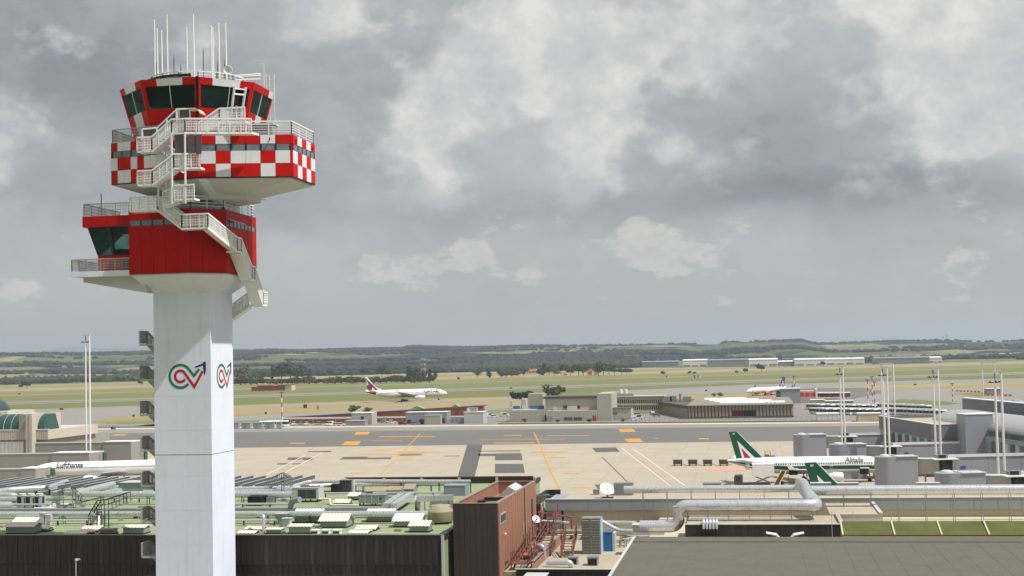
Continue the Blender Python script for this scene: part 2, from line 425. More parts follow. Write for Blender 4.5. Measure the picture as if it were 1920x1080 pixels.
def wpt(a, w, z): p = RW * a + RN * w; return (float(p[0]), float(p[1]), z)
def strip(a0, a1, w0, w1, z): return [wpt(a0, w0, z), wpt(a1, w0, z), wpt(a1, w1, z), wpt(a0, w1, z)]
rw = struct('runway', MB().poly(strip(-1800, 2600, 1203, 1279, .02)), M_asph2, 'long grey runway crossing the grass behind the taxiing airliner')
MB().poly(strip(-1800, 2600, 1226, 1256, .05)).build('runway_centre', M_asph, rw, local=True)
mk = MB()
for k in range(-20, 40): mk.poly(strip(k * 60, k * 60 + 30, 1240.5, 1241.5, .09))
mk.build('centre_line', M_wht, rw, local=True)['kind'] = 'stuff'
struct('taxiway', MB().poly(strip(-1800, 420, 918, 950, .02)), M_asph2, 'narrow grey taxiway with the wide airliner rolling on it')
gp = lambda pts, z: [G(px, py, 0)[:2] + (z,) for px, py in pts]
struct('taxiway_link', MB().poly(gp([(250, 799), (440, 780.5), (700, 768), (960, 760), (1330, 757), (1330, 763), (960, 768), (700, 776), (440, 790), (250, 812)], .03)), M_asph2, 'grey service taxiway behind the brick wall')
# wide asphalt fields left and right
struct('taxi_apron_left', MB().poly(gp([(-250, 792), (0, 770), (250, 761), (300, 762), (300, 776), (215, 783), (170, 792), (300, 800), (300, 880), (-250, 900)], .024)), M_asph2, 'pale asphalt taxi area beside the domed pier')
struct('taxi_apron_right', MB().poly(gp([(1130, 734), (1400, 721.5), (1700, 714), (2250, 702), (2250, 709), (1700, 720.5), (1520, 727), (1400, 737), (1250, 741)], .028)), M_asph2, 'wide asphalt taxi area behind the bus park')
struct('taxi_apron_rear', MB().poly(gp([(1440, 775), (1470, 735), (1560, 734), (1700, 730.5), (1920, 726), (2250, 718), (2250, 775)], .026)), M_asph2, 'asphalt behind the bus park and the pier')
struct('dark_asphalt_lanes', MB().poly(gp([(1470, 728), (1620, 727), (1660, 735), (1600, 748), (1470, 752)], .03)), M_asph, 'dark asphalt by the red vehicles')
gi = struct('grass_island', MB().poly(gp([(1640, 757), (1690, 748), (1760, 752), (1800, 757), (1720, 764)], .034)), M_ground)
struct('grass_island', MB().poly(gp([(1780, 738), (1850, 735), (1900, 741), (1830, 744)], .034)), M_ground)
struct('grass_island', MB().poly(gp([(170, 789), (215, 783), (300, 778), (300, 790), (200, 795)], .034)), M_ground)
struct('grass_island', MB().poly(gp([(185, 808), (240, 803), (300, 800), (300, 810), (200, 811)], .034)), M_ground)
sk = struct('dark_asphalt_lanes', MB().poly(gp([(-100, 822), (60, 806), (120, 799), (300, 799), (300, 870), (-100, 880)], .036)), M_asph, 'dark asphalt lane beside the left pier')

ap = struct('apron', MB().poly([(-420, 100, .04), (330, 100, .04), (330, 473, .04), (-420, 470.5, .04)]), M_conc, 'sunlit beige concrete apron')
# concrete bays: expansion joints as thin dark sheets
jt = MB()
for k in range(-24, 40):
    x = k * 7.5; jt.poly([(x, 100, .046), (x + .09, 100, .046), (x + .09, 470, .046), (x, 470, .046)])
for k in range(0, 50):
    y = 100 + k * 7.5; jt.poly([(-420, y, .046), (330, y, .046), (330, y + .10, .046), (-420, y + .10, .046)])
jt.build('joint_lines', mat('joint_sealant', (150, 136, 112), .9, var=.1), ap, local=True)['kind'] = 'stuff'
rd = struct('apron_taxilane', MB().poly([(-420, 470.5, .044), (330, 473, .044), (330, 585, .044), (100, 582, .044), (-240, 618, .044), (-420, 632, .044)]), M_asph, 'dark asphalt taxi lane behind the apron')
MB().poly([(-420, 588, .05), (330, 540, .05), (330, 586, .05), (100, 583, .05), (-240, 619, .05), (-420, 633, .05)]).build('pale_shoulder_band', M_asph2, rd, local=True)
MB().poly([(-420, 624, .054), (-240, 611, .054), (100, 575, .054), (330, 577, .054), (330, 586, .054), (100, 584, .054), (-240, 621, .054), (-420, 634, .054)]).build('concrete_verge', mat('verge_concrete', (198, 184, 158), .9, var=.08, vs=.05), rd, local=True)
yard = struct('service_yard', MB().poly([(-420, 634, .03), (-240, 620, .03), (100, 584, .03), (330, 586, .03), (330, 800, .03), (60, 800, .03), (-120, 735, .03), (-260, 668, .03), (-420, 662, .03)]), mat('yard_asphalt', (128, 127, 122), .9, var=.15, vs=.05), 'grey service yard between brick wall and taxi lane')
# painted marks ------------------------------------------------------------
def mark(name, pts, m, z, parent=ap): return MB().poly(gp(pts, z)).build(name, m, parent, local=True)
# dark repair patches
for pts in ([(876, 834.5), (905, 834), (890, 894), (858, 894)],):
    mark('asphalt_patch', pts, M_dark, .05)
for pts in ([(540, 858), (569, 858), (560, 863), (538.5, 863)], [(569, 858), (590, 858), (584, 863), (565, 863)], [(520, 869), (545, 868.5), (541, 871.5), (519, 871.5)], [(549, 869), (568, 869), (565, 871), (548, 871)],
            [(578, 846), (622, 845.5), (620, 848), (577, 848)], [(644, 857), (688, 856.5), (690, 858.5), (735, 857.5), (733, 861), (636, 862)],
            [(749, 850), (792, 850), (790, 854), (746, 855)], [(832, 855), (862, 854.5), (861, 856), (833, 856)],
            [(897, 845.5), (976, 844.5), (976, 846.5), (897, 847)], [(897, 851), (977, 850), (980, 863), (928, 863.5), (928, 855.5), (897, 855.5)], [(928, 870), (981, 870), (984, 887), (928, 887.5)],
            [(1110, 840), (1155, 839), (1162, 847.5), (1117, 848)], [(1115, 909), (1140, 908.5), (1144, 917), (1121, 917.5)]):
    mark('asphalt_patch', pts, M_dark, .05)
mark('dark_joint', [(1128, 857), (1130, 857), (1180, 906), (1177, 906)], M_dark, .056)
def line_px(name, a, b, wid, m, z=.06, parent=ap):
    A, B = Vector(G(*a)).to_2d(), Vector(G(*b)).to_2d(); d = (B - A).normalized(); n = Vector((-d.y, d.x)) * wid / 2
    return MB().poly([(A + n).to_3d() + Vector((0, 0, z)), (A - n).to_3d() + Vector((0, 0, z)), (B - n).to_3d() + Vector((0, 0, z)), (B + n).to_3d() + Vector((0, 0, z))]).build(name, m, parent, local=True)
for a, b, wd in (((788, 813), (768, 834), .45), ((768, 834), (748, 855), .38), ((748, 855), (708, 896), .3), ((1001, 811), (1012, 834), .5), ((1012, 834), (1028, 874), .42), ((1028, 874), (1049, 920), .36)):
    line_px('lead_in_line', a, b, wd, M_yel, .062)
for a, b, wd in (((605, 849), (525, 892), .5), ((572, 854), (480, 900), .35), ((1166, 841), (1262, 915), .28), ((1186, 841), (1290, 915), .28), ((1168.6, 841), (1265.5, 915), .2)):
    line_px('stand_edge_line', a, b, wd, M_wht, .058)
for a, b in (((606, 849), (527, 892)), ((1169.5, 841), (1266, 915))):
    line_px('red_edge_line', a, b, .16, M_redl, .064)
for cx, cy, w_, h_ in ((720, 844, 30, 1.6), (785, 847.5, 80, 1.8), (735, 851.5, 120, 1.6), (760, 862, 30, 1.2), (700, 866, 26, 1.2), (674, 887, 30, 1.4), (965, 831, 78, 1.4), (960, 848.5, 34, 1.4), (1030, 848, 70, 1.6), (1045, 858, 36, 1.2), (1072, 887.5, 30, 1.4), (1090, 914.5, 34, 1.6)):
    mark('yellow_bar', [(cx - w_ / 2, cy - h_ / 2), (cx + w_ / 2, cy - h_ / 2), (cx + w_ / 2 - 1, cy + h_ / 2), (cx - w_ / 2 - 1, cy + h_ / 2)], M_yel, .068)
for cx, cy, w_, h_ in ((764, 819, 106, 1.3), (962, 816.5, 34, 1.2), (558, 831.5, 30, 1.6), (1065, 817, 80, .8), (725, 826, 60, .6), (980, 824, 160, .6), (1320, 823, 18, 2), (1230, 822, 8, 1)):
    mark('yellow_bar', [(cx - w_ / 2, cy - h_ / 2), (cx + w_ / 2, cy - h_ / 2), (cx + w_ / 2 - 1, cy + h_ / 2), (cx - w_ / 2 - 1, cy + h_ / 2)], M_yel, .068, rd)
for pts in ([(668, 810), (695, 810), (690, 815), (664, 815.5)], [(648, 828), (677, 827.5), (671, 835), (640, 835)], [(1159, 805), (1187, 804.5), (1192, 810), (1163, 810.5)], [(1170, 823), (1199, 822.5), (1207, 829), (1177, 829.5)], [(215, 815), (240, 814.5), (232, 817), (205, 817.5)]):
    mark('yellow_sign_panel', pts, M_yel, .068, rd)
mark('red_stand_hatching', [(1310, 881), (1370, 874), (1420, 878), (1380, 884)], mat('faded_red_paint', (196, 150, 128), .85, var=.1), .07)
# ================================================================ control tower
TX, TY = -49.65, 118.35
M_white = mat('white_painted_concrete', (224, 230, 246), .75, var=.07, vs=.3, streak=.3, dirt=lin((186, 190, 198)))
M_steel = mat('white_painted_steel', (240, 241, 242), .5, var=.06, vs=1.0)
M_steelg = mat('galvanised_steel', (172, 174, 174), .5, metal=.3, var=.1, vs=1.0)
M_red = mat('red_cladding', (200, 22, 14), .5, var=.12, vs=.8, streak=.3, dirt=lin((150, 26, 20)), spec=.12)
M_redd = mat('dark_red_cladding', (178, 17, 14), .5, var=.12, vs=.8, streak=.3, dirt=lin((130, 18, 16)), spec=.12)
M_wp = mat('white_cladding', (224, 227, 232), .45, var=.05, vs=.8, streak=.25, dirt=lin((186, 188, 190)))
M_frame = mat('dark_window_frame', (34, 32, 34), .5, var=.05)
M_gpane = glass_mat('grey_blue_glazing', (104, 120, 130), .1)
M_gdark = glass_mat('dark_glazing', (62, 74, 80), .08)
M_ggreen = glass_mat('green_tinted_glass', (96, 136, 124), .02, trans=.9)
M_roofd = mat('roof_felt', (88, 84, 76), .9, var=.15, vs=.8)
M_black = mat('black_cable', (30, 28, 28), .7, var=.1)
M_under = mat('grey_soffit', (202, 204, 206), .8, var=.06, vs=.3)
tower = thing('control_tower', 'white control tower with red and white chequered cabins and zigzag stairs', 'tower', (TX, TY, 0))
def T(px, py, yl): p = V(px, py, TY + yl); return (p[0] - TX, yl, p[2])
def TXp(px, py, xl): p = XP(px, py, TX + xl); return (xl, p[1] - TY, p[2])
def tpart(mb, name, mats, parent=tower, **kw): return mb.build(name, mats, parent, local=True, **kw)
# shaft
HS = 2.65
tpart(MB().box(-HS, HS, -HS, HS, -1, 37.2), 'shaft', M_white)
zj = T(350, 853, -HS)[2]
tpart(MB().box(-HS - .006, HS + .006, -HS - .006, HS + .006, zj, zj + .05), 'shaft_joint', mat('joint_grey_band', (120, 122, 126), .8))  # joint drawn as a thin grey band standing slightly proud
for z in (5.6, 8.6, 11.6, 14.6, 17.6, 20.6, 24.6, 27.6, 30.6, 33.6):
    tpart(MB().box(-HS - .004, HS + .004, -HS - .004, HS + .004, z, z + .03), 'casting_seam', mat('casting_seam', (219, 223, 232), .8))
# emblems on two faces
M_em_g = mat('emblem_green', (18, 122, 84), .5, var=.04); M_em_r = mat('emblem_red', (188, 26, 40), .5, var=.04); M_em_b = mat('emblem_blue', (34, 36, 110), .5, var=.04)
def emblem(fn, sx):
    u = 1.0 / 145
    P = lambda x, y: ((x - 590) * u * sx, (715 - y) * u)
    C0 = (545, 715)
    def arcpx(r, a0, a1, n=26): return [P(C0[0] + r * math.cos(R(a0 + (a1 - a0) * i / n)), C0[1] - r * math.sin(R(a0 + (a1 - a0) * i / n))) for i in range(n + 1)]
    gpath = arcpx(145, 318, 45) + [P(728, 712), P(800, 628)]
    rpath = arcpx(72, 330, 48) + [P(732, 852), P(845, 655)]
    lg = tpart(ribbon(MB(), gpath, 34 * u, fn), 'emblem', M_em_g); lg['label'] = 'painted ring emblem in green, red and blue'
    tpart(ribbon(MB(), rpath, 34 * u, fn, th=.014), 'emblem_red_curve', M_em_r, lg)
    b = MB()
    for pts in ([(742, 612), (748, 592), (850, 556), (878, 545), (884, 562), (858, 580)], [(850, 570), (884, 545), (890, 560), (892, 640), (876, 702), (866, 696)]):
        b.poly([fn(*P(*q), .016) for q in reversed(pts)])
    a_ = [P(872 + 20 * math.cos(k * math.pi / 6), 553 + 20 * math.sin(k * math.pi / 6)) for k in range(12)]
    b.poly([fn(*q, .017) for q in a_])
    tpart(b, 'emblem_blue_bird', M_em_b, lg)
e0 = T(344.5, 705.5, -HS); emblem(lambda a, b, h: (e0[0] + a, -HS - h, e0[2] + b), 1.0)
e1 = TXp(417.5, 705, HS); emblem(lambda a, b, h: (HS + h, e1[1] + a, e1[2] + b), 1.0)
# flared head under the lower cabin
LC = [(-3.6, -5.35), (2.0, -5.35), (4.3, -3.0), (4.3, 4.6), (2.0, 6.4), (-3.6, 6.4)]
H2 = HS + .004; sq = [(-H2, -H2), (H2 - .05, -H2), (H2, -H2 + .05), (H2, H2 - .05), (H2 - .05, H2), (-H2, H2)]
tpart(MB().loft([[(p[0], p[1], 36.75) for p in sq], [(p[0] * .97, p[1] * .97, 38.18) for p in LC], [(p[0] * .97, p[1] * .97, 38.3) for p in LC]]), 'flared_head', M_white)
# clad wall helper -----------------------------------------------------------
def face(parent, A, B, rows, zt=None, inset=0.0, topA=None, topB=None):
    """rows: (z0, z1, [(fraction, material)...]) panels along A->B (outside on the right-hand side walking A->B);
    with topA/topB (apothem lean) the wall leans: A,B are functions of z"""
    fa = A if callable(A) else (lambda z: A); fb = B if callable(B) else (lambda z: B)
    for z0, z1, cols in rows:
        tot = sum(c[0] for c in cols); acc = 0.0
        for c in cols:
            w_, m_ = c[0], c[1]; nm = c[2] if len(c) > 2 else 'panel'; lift = c[3] if len(c) > 3 else .04
            t0, t1 = acc / tot, (acc + w_) / tot; acc += w_
            if m_ is None: continue
            L = (Vector(fb(z0)) - Vector(fa(z0))); gl = .012 / max(.1, L.length); t0 += gl; t1 -= gl
            d = L.normalized(); nrm = Vector((d.y, -d.x))
            pts = []
            for z, t_ in ((z0 + .012, t0), (z0 + .012, t1), (z1 - .012, t1), (z1 - .012, t0)):
                p = Vector(fa(z)).lerp(Vector(fb(z)), t_); pts.append((p, z))
            fr = [(p.x + nrm.x * lift, p.y + nrm.y * lift, z) for p, z in pts]; bk = [(p.x - nrm.x * .05, p.y - nrm.y * .05, z) for p, z in pts]
            mb = MB(); mb.loft([bk, fr]); o = tpart(mb, nm, m_, parent); 
    return
W_, R_, D_ = M_wp, M_red, M_redd
# lower cabin ----------------------------------------------------------------
lowc = tpart(MB().prism(LC, 38.3, 43.78), 'lower_cabin', M_frame)
Z0, Z1, Z2, Z3 = 38.3, 42.52, 43.0, 43.82
pane = (1, M_gdark, 'window_pane', -.03)
def cab_face(a, b, n, npane, solid=False):
    face(lowc, a, b, [(Z0, Z1, [(1, D_)] * n), (Z2, Z3, [(1, D_)] * max(2, n // 2))])
    if solid: face(lowc, a, b, [(Z1, Z2, [(1, D_)] * n)])
    else: face(lowc, a, b, [(Z1, Z2, [(.12, D_)] + [(1, M_gpane, 'window_pane', .012), (.12, M_frame, 'window_frame')] * npane + [(.25, D_)])])
cab_face(LC[0], LC[1], 5, 5); cab_face(LC[1], LC[2], 3, 0, True); cab_face(LC[2], LC[3], 7, 8); cab_face(LC[3], LC[4], 3, 0, True); cab_face(LC[4], LC[5], 5, 0, True); cab_face(LC[5], LC[0], 8, 0, True)
tpart(MB().prism([(p[0] * 1.005, p[1] * 1.005) for p in LC], 43.8, 43.9), 'terrace_floor', M_roofd, lowc)
# annex with slanted green glazing, left of the lower cabin
ax0, ay0, ay1 = -8.3, -4.7, 2.6
anx = tpart(MB().box(ax0, -3.6, ay0, ay1, 42.65, 43.6), 'annex_roof_band', M_redd)
zs0, zs1 = 40.15, 42.6
tpart(MB().loft([[(-7.0, ay0 + .3, 38.75), (-3.62, ay0 + .3, 38.75), (-3.62, ay1, 38.75), (-7.0, ay1, 38.75)], [(-7.0, ay0 + .3, zs0), (-3.62, ay0 + .3, zs0), (-3.62, ay1, zs0), (-7.0, ay1, zs0)]]), 'annex_wall', M_redd)
def slant(x0, x1, t0, t1, y, z0=zs0, z1=zs1): return [(x0, y, z0), (x1, y, z0), (t1, y - .12, z1), (t0, y - .12, z1)]
for k, (a, b, c, d) in enumerate(((-6.95, -5.55, -7.75, -6.1), (-5.35, -3.7, -5.75, -3.7))):
    MBq = MB(); q = slant(a, b, c, d, ay0 + .28); MBq.loft([[(p[0], p[1] + .03, p[2]) for p in q], q]); tpart(MBq, 'window_pane', M_ggreen, anx)
for pts in ([(-7.05, ay0 + .3, zs0), (-6.93, ay0 + .25, zs0), (-7.72, ay0 + .1, zs1), (-7.9, ay0 + .15, zs1)], [(-5.58, ay0 + .2, zs0), (-5.32, ay0 + .2, zs0), (-5.75, ay0 + .08, zs1), (-6.12, ay0 + .08, zs1)]):
    tpart(MB().loft([[(p[0], p[1] + .2, p[2]) for p in pts], pts]), 'window_post', M_frame, anx)
MBq = MB(); MBq.loft([[(-6.97, ay0 + .35, zs0), (-6.97, ay1, zs0), (-7.85, ay1, zs1), (-7.85, ay0 + .2, zs1)], [(-7.0, ay0 + .35, zs0), (-7.0, ay1, zs0), (-7.88, ay1, zs1), (-7.88, ay0 + .2, zs1)]]); tpart(MBq, 'window_pane', M_ggreen, anx)
tpart(MB().box(-6.2, -4.1, -3.2, -2.4, 40.2, 40.75), 'console_desk', M_frame, anx)
tpart(MB().box(-4.7, -4.0, ay0 + .26, ay0 + .3, 38.8, 39.75), 'door_recess', M_frame, anx)
# balcony with tapered bracket
bal = tpart(MB().box(-9.1, -3.6, -5.3, 3.0, 38.25, 38.72), 'balcony_slab', M_white)
tpart(MB().slabxz([(-8.6, 38.25), (-8.6, 37.85), (-2.7, 36.75), (-2.7, 38.25)], -4.0, 2.2), 'balcony_bracket', M_under)
rl = MB(); railing(rl, [(-3.65, -5.25, 38.72), (-9.05, -5.25, 38.72), (-9.05, 2.9, 38.72)], 1.05, 1.3, (.2, .4, .6, .8), .025, mesh=.13)
tpart(rl, 'balcony_railing', M_steelg, bal)
# terrace railings on lower cabin
rl = MB(); railing(rl, [(-8.2, 2.4, 43.6), (-8.2, ay0 + .1, 43.6), (-3.7, ay0 + .1, 43.6)], 1.1, 1.5, (.25, .5, .75), .025, mesh=.15); tpart(rl, 'terrace_railing', M_steelg)
rl = MB(); railing(rl, [(-3.55, -5.2, 43.9), (2.0, -5.2, 43.9), (4.15, -2.95, 43.9), (4.15, 4.5, 43.9)], 1.1, 1.6, (.25, .5, .75), .03); tpart(rl, 'terrace_railing', M_steel)
for x, y, h in ((-6.6, ay0 + .2, 1.9), (4.0, 4.3, 2.3)):
    tpart(MB().bar((x, y, 43.7), (x, y, 43.7 + h), .06), 'rod_antenna', M_black)
tpart(MB().bar((4.0, 4.3, 45.6), (5.4, 4.3, 45.5), .05).bar((4.0, 3.9, 45.1), (4.0, 4.7, 45.1), .05), 'antenna_arm', M_black)
# awning over the side window
tpart(MB().loft([[(4.3, -2.6, 43.1), (4.3, -.6, 43.1), (5.3, -.6, 42.75), (5.3, -2.6, 42.75)], [(4.3, -2.6, 43.15), (4.3, -.6, 43.15), (5.3, -.6, 42.8), (5.3, -2.6, 42.8)]]), 'awning', M_under)
# core between cabins
tpart(MB().box(-2.3, 3.6, -2.6, 2.4, 43.9, 46.4), 'core', M_white)
UC = [(-5.55, -4.65), (3.28, -6.45), (11.05, -4.4), (11.05, 1.7), (3.28, 3.8), (-5.55, 2.0)]
core = [(-2.0, -2.9), (3.4, -4.4), (6.3, -2.8), (6.3, .6), (3.4, 2.2), (-2.0, 1.0)]
tpart(MB().loft([[(p[0], p[1], 44.75) for p in core], [(p[0], p[1], 45.15) for p in core], [(p[0] * .97 + .1, p[1] * .97 - .07, 46.2) for p in UC], [(p[0] * .97 + .1, p[1] * .97 - .07, 46.3) for p in UC]]), 'upper_soffit', M_under)
tpart(MB().slabyz([(-6.6, 46.2), (-2.0, 44.0), (-2.0, 46.2)], 3.3, 4.0), 'soffit_bracket', M_white)
# chequered cabin --------------------------------------------------------------
upc = tpart(MB().prism(UC, 46.3, 49.9), 'chequered_cabin', M_frame)
y0, y1, y2, y3, y4 = 46.38, 47.53, 48.64, 49.22, 50.0
def cols(s, e=0.0):
    o = []
    if e: o.append((e, R_))
    o += [(1, W_ if c == 'W' else R_) for c in s]
    if e: o.append((e, R_))
    return o
def strip_windows(n): return [(.15, R_)] + [(.12, M_frame, 'window_frame', .05), (1, M_gpane, 'window_pane', .015)] * n + [(.12, M_frame, 'window_frame', .05), (.1, R_)]
face(upc, UC[1], UC[2], [(y0, y1, cols('RWRRWR', .17)), (y1, y2, cols('WRWWRW', .17)), (y2, y3, strip_windows(6)), (y3, y4, cols('RWRRWR', .17))])
face(upc, UC[2], UC[3], [(y0, y1, cols('RWRWR')), (y1, y2, cols('WRWRW')), (y2, y3, strip_windows(5)), (y3, y4, cols('RWRWR'))])
face(upc, UC[0], UC[1], [(y0, y1, cols('RWWRRRRRRRRRR')), (y1, y2, cols('WRRWRWWWRRRRR')), (y2, y3, strip_windows(9)), (y3, y4, cols('RWWRRRRRRRRRR'))])
for a, b in ((3, 4), (4, 5), (5, 0)):
    face(upc, UC[a], UC[b], [(y0, y1, cols('RWRWRW')), (y1, y2, cols('WRWRWR')), (y2, y3, strip_windows(6)), (y3, y4, cols('RWRWRW'))])
tpart(MB().prism([(p[0] * .995, p[1] * .995) for p in UC], 49.87, 49.95), 'terrace_floor', M_roofd, upc)
for x, y in ((9.2, -5.05), (11.15, -3.6), (11.15, 1.0)):
    tpart(MB().tube([(x, y + .1, 49.6), (x + .1, y - .25, 49.62)], .07, 6), 'lamp_bracket', M_red, upc)
rl = MB(); railing(rl, [(-5.45, 1.8, 50.02), (-5.45, -4.58, 50.02), (.4, -5.75, 50.02)], 1.15, 1.9, (.25, .5, .75), .025, mesh=.13); tpart(rl, 'terrace_railing', M_steelg)
rl = MB(); railing(rl, [(7.2, -5.35, 50.02), (10.95, -4.35, 50.02), (10.95, 1.65, 50.02), (3.3, 3.7, 50.02)], 1.15, 2.1, (.2, .4, .58, .76), .032, top=.05); tpart(rl, 'terrace_railing', M_steel)
# visual control room: octagon leaning outwards ----------------------------------
OC, OY = (.65, 0.0), 0.0
def octv(k, z):
    a = 4.95 + (z - 49.9) / 5.2 * 1.35; rr = a / math.cos(R(22.5)); an = R(-90 - 22.5 + 45 * k)
    return (OC[0] + rr * math.cos(an), OC[1] + rr * math.sin(an))
vcr = tpart(MB().prism([octv(k, 49.9 + .2) for k in range(8)], 49.95, 52.55), 'control_room', M_redd)
tpart(MB().loft([[octv(k, 54.5) + (54.52,) for k in range(8)], [octv(k, 55.0) + (55.05,) for k in range(8)]]), 'control_room_roof', M_roofd)
tpart(MB().prism([octv(k, 49.6) for k in range(8)], 54.3, 54.5), 'ceiling', mat('dark_ceiling', (40, 42, 42), .9), vcr)
q0, q1, q2, q3 = 49.96, 52.6, 54.5, 55.12
FA = {0: ([(.27, R_), (.46, W_), (.27, R_)], [(.56, R_), (.2, W_), (.24, R_)]), 1: ([(.26, R_), (.5, W_), (.24, R_)], [(.45, R_), (.35, W_), (.2, R_)]),
      2: ([(1, R_), (.3, W_)], [(.4, R_), (.3, W_), (.3, R_)]), 7: ([(.22, R_), (.5, W_), (.28, R_)], [(.3, R_), (.42, W_), (.28, R_)])}
for k in range(8):
    fa = lambda z, k=k: octv(k, z); fb = lambda z, k=k: octv((k + 1) % 8, z)
    f0, f1 = FA.get(k, FA[7])
    face(vcr, fa, fb, [(q0, q1, f1), (q2, q3, f0)])
    # corner posts, glass, mullion
    face(vcr, fa, fb, [(q1, q2, [(.055, R_, 'corner_post', .05), (.89, None), (.055, R_, 'corner_post', .05)])])
    sp = .6 if k == 1 else .48
    if k == 1: row = [(.055, None), (.52, M_ggreen, 'window_pane', -.02), (.012, M_steel, 'mullion', .03), (.06, M_ggreen, 'window_pane', -.02), (.21, None), (.09, M_ggreen, 'window_pane', -.02), (.055, None)]
    else: row = [(.055, None), (.43, M_ggreen, 'window_pane', -.02), (.014, M_steel, 'mullion', .03), (.446, M_ggreen, 'window_pane', -.02), (.055, None)]
    face(vcr, fa, fb, [(q1, q2, row)])
tpart(MB().prism([(OC[0] + (octv(k, 50)[0] - OC[0]) * .8, octv(k, 50)[1] * .8) for k in range(8)], 52.3, 52.75), 'console_ring', M_frame, vcr)
# door frame on the right front face
def on1(t_, z, lift): A, B = Vector(octv(1, z)), Vector(octv(2, z)); p = A.lerp(B, t_); d = (B - A).normalized(); return (p.x + d.y * lift, p.y - d.x * lift, z)
dr = MB()
for t_ in (.655, .865): dr.bar(on1(t_, 51.3, .12), on1(t_, 54.6, .12), .16)
dr.bar(on1(.655, 53.95, .12), on1(.865, 53.95, .12), .12); dr.bar(on1(.655, 54.4, .12), on1(.865, 54.4, .12), .1)
tpart(dr, 'door_frame', M_steel, vcr)
dd = MB(); dd.loft([[on1(.67, 51.3, -.3), on1(.85, 51.3, -.3), on1(.85, 53.9, -.3), on1(.67, 53.9, -.3)], [on1(.67, 51.3, -.26), on1(.85, 51.3, -.26), on1(.85, 53.9, -.26), on1(.67, 53.9, -.26)]])
tpart(dd, 'door_opening', M_frame, vcr)
# cable riser down the front corner
cv = MB()
for dx in (-.09, .02, .1): cv.tube([(octv(1, 55.1)[0] + dx, octv(1, 55.1)[1] - .1, 55.15), (octv(1, 52.5)[0] + dx, octv(1, 52.5)[1] - .12, 52.5), (octv(1, 50.1)[0] + dx, octv(1, 50.1)[1] - .12, 50.0)], .045, 6)
for k in range(14): z = 50.2 + k * .35; p = octv(1, z); cv.bar((p[0] - .16, p[1] - .14, z), (p[0] + .16, p[1] - .14, z), .04)
tpart(cv, 'cable_riser', M_black, vcr)
# roof deck: ring rail, cable tray, antennas, dish, ladder -----------------------
rt = 55.15
ring = [(OC[0] + 4.3 * math.cos(R(a)), 4.3 * math.sin(R(a)), rt) for a in (-157, -135, -112, -90, -67, -45, -22, 0, 22, 67, 112, 157, 203)]
rl = MB(); railing(rl, ring, .95, 1.7, (.35, .7), .03); tpart(rl, 'roof_railing', M_steel)
ct = MB()
for zz, rr in ((.25, .06), (.42, .05), (.62, .08), (.7, .06)):
    pth = [(OC[0] + (4.4 + .08 * math.sin(a * .31)) * math.cos(R(a)), (4.4 + .08 * math.sin(a * .31)) * math.sin(R(a)), rt + zz + .05 * math.sin(a * .7)) for a in range(-165, -66, 9)]
    ct.tube(pth, rr * 1.4, 5)
for a in range(-165, -66, 11): ct.bar((OC[0] + 4.4 * math.cos(R(a)), 4.4 * math.sin(R(a)), rt), (OC[0] + 4.4 * math.cos(R(a)), 4.4 * math.sin(R(a)), rt + .8), .05)
tpart(ct, 'cable_bundle', M_black)
for xb, yt, yl in ((290.5, 37, -1.5), (295.5, 53, .5), (304, 56, 1.5), (314, 27.5, -2.5), (351, 50, 1.8), (363.5, 27, -3.6), (397, 47, 2.4), (400, 51, 3.0), (411, 42.5, -1.0), (424, 43, -2.4)):
    top = T(xb - 1.2, yt, yl); bot = T(xb + .8, 128, yl)
    tpart(MB().tube([(bot[0], yl, rt), (bot[0] * .8 + top[0] * .2, yl, rt + .9), (top[0], yl, top[2])], [.09, .075, .05], 6), 'whip_antenna', M_steel)
for xb, yt, yl in ((326, 105, -3), (381, 89, -2), (408, 116, -1.5), (421, 113, -1), (339, 121, -3.4), (293, 116, -.8)):
    top = T(xb, yt, yl); tpart(MB().tube([(top[0], yl, rt), (top[0], yl, top[2] - .4), (top[0], yl, top[2])], [.03, .035, .015], 5), 'thin_antenna', M_black)
dp = T(428, 131.5, -3.8)
dm = MB(); prof = [(.02, .16), (.2, .12), (.34, .05), (.42, 0), (.4, -.02), (.2, .1), (.02, .14)]
dm.lathe((0, 0, 0), prof, 18, axis='y'); dm.xform(lambda p: (dp[0] + p[0], dp[1] + p[1] - .1, dp[2] + p[2]))
dish = fixn(tpart(dm, 'dish', M_steel, smooth=True)); tpart(MB().bar((dp[0], dp[1] + .1, rt), (dp[0], dp[1] + .05, dp[2] + .2), .08), 'dish_mast', M_steelg, dish)
am = T(357, 139, -4.2); tpart(MB().lathe(am, [(.14, -.2), (.14, 0), (.06, .1)], 10), 'amber_beacon', mat('amber_lens', (240, 160, 30), .3))
# access ladder and truss at the right rear
ld = MB(); lx, ly = T(510, 180, 2.5)[0], 2.5
for dx in (-.22, .22): ld.bar((lx + dx, ly, 49.95), (lx + dx, ly, T(510, 140, ly)[2]), .06)
k = 50.2
while k < T(510, 141, ly)[2]: ld.bar((lx - .4, ly, k), (lx + .25, ly, k), .045); k += .62
ld.bar((lx - .75, ly, 49.95), (lx - .75, ly, T(500, 119, ly)[2]), .06); ld.bar((lx - .75, ly, T(500, 119, ly)[2]), (lx - 1.2, ly, T(500, 119, ly)[2]), .05)
tpart(ld, 'access_ladder', M_steel)
gd = MB(); p0 = (OC[0] + 4.2, -1.6, rt + .9); p1 = T(488, 138, 1.0); p2 = T(488, 160, 1.0)
gd.bar(p0, (p1[0], 1.0, p1[2]), .07); gd.bar((p0[0], p0[1], rt + .5), (p2[0], 1.0, p2[2] + .6), .07); gd.bar((p0[0], p0[1], p0[2] - .1), (p1[0], 1.0, p1[2] - .15), .05)
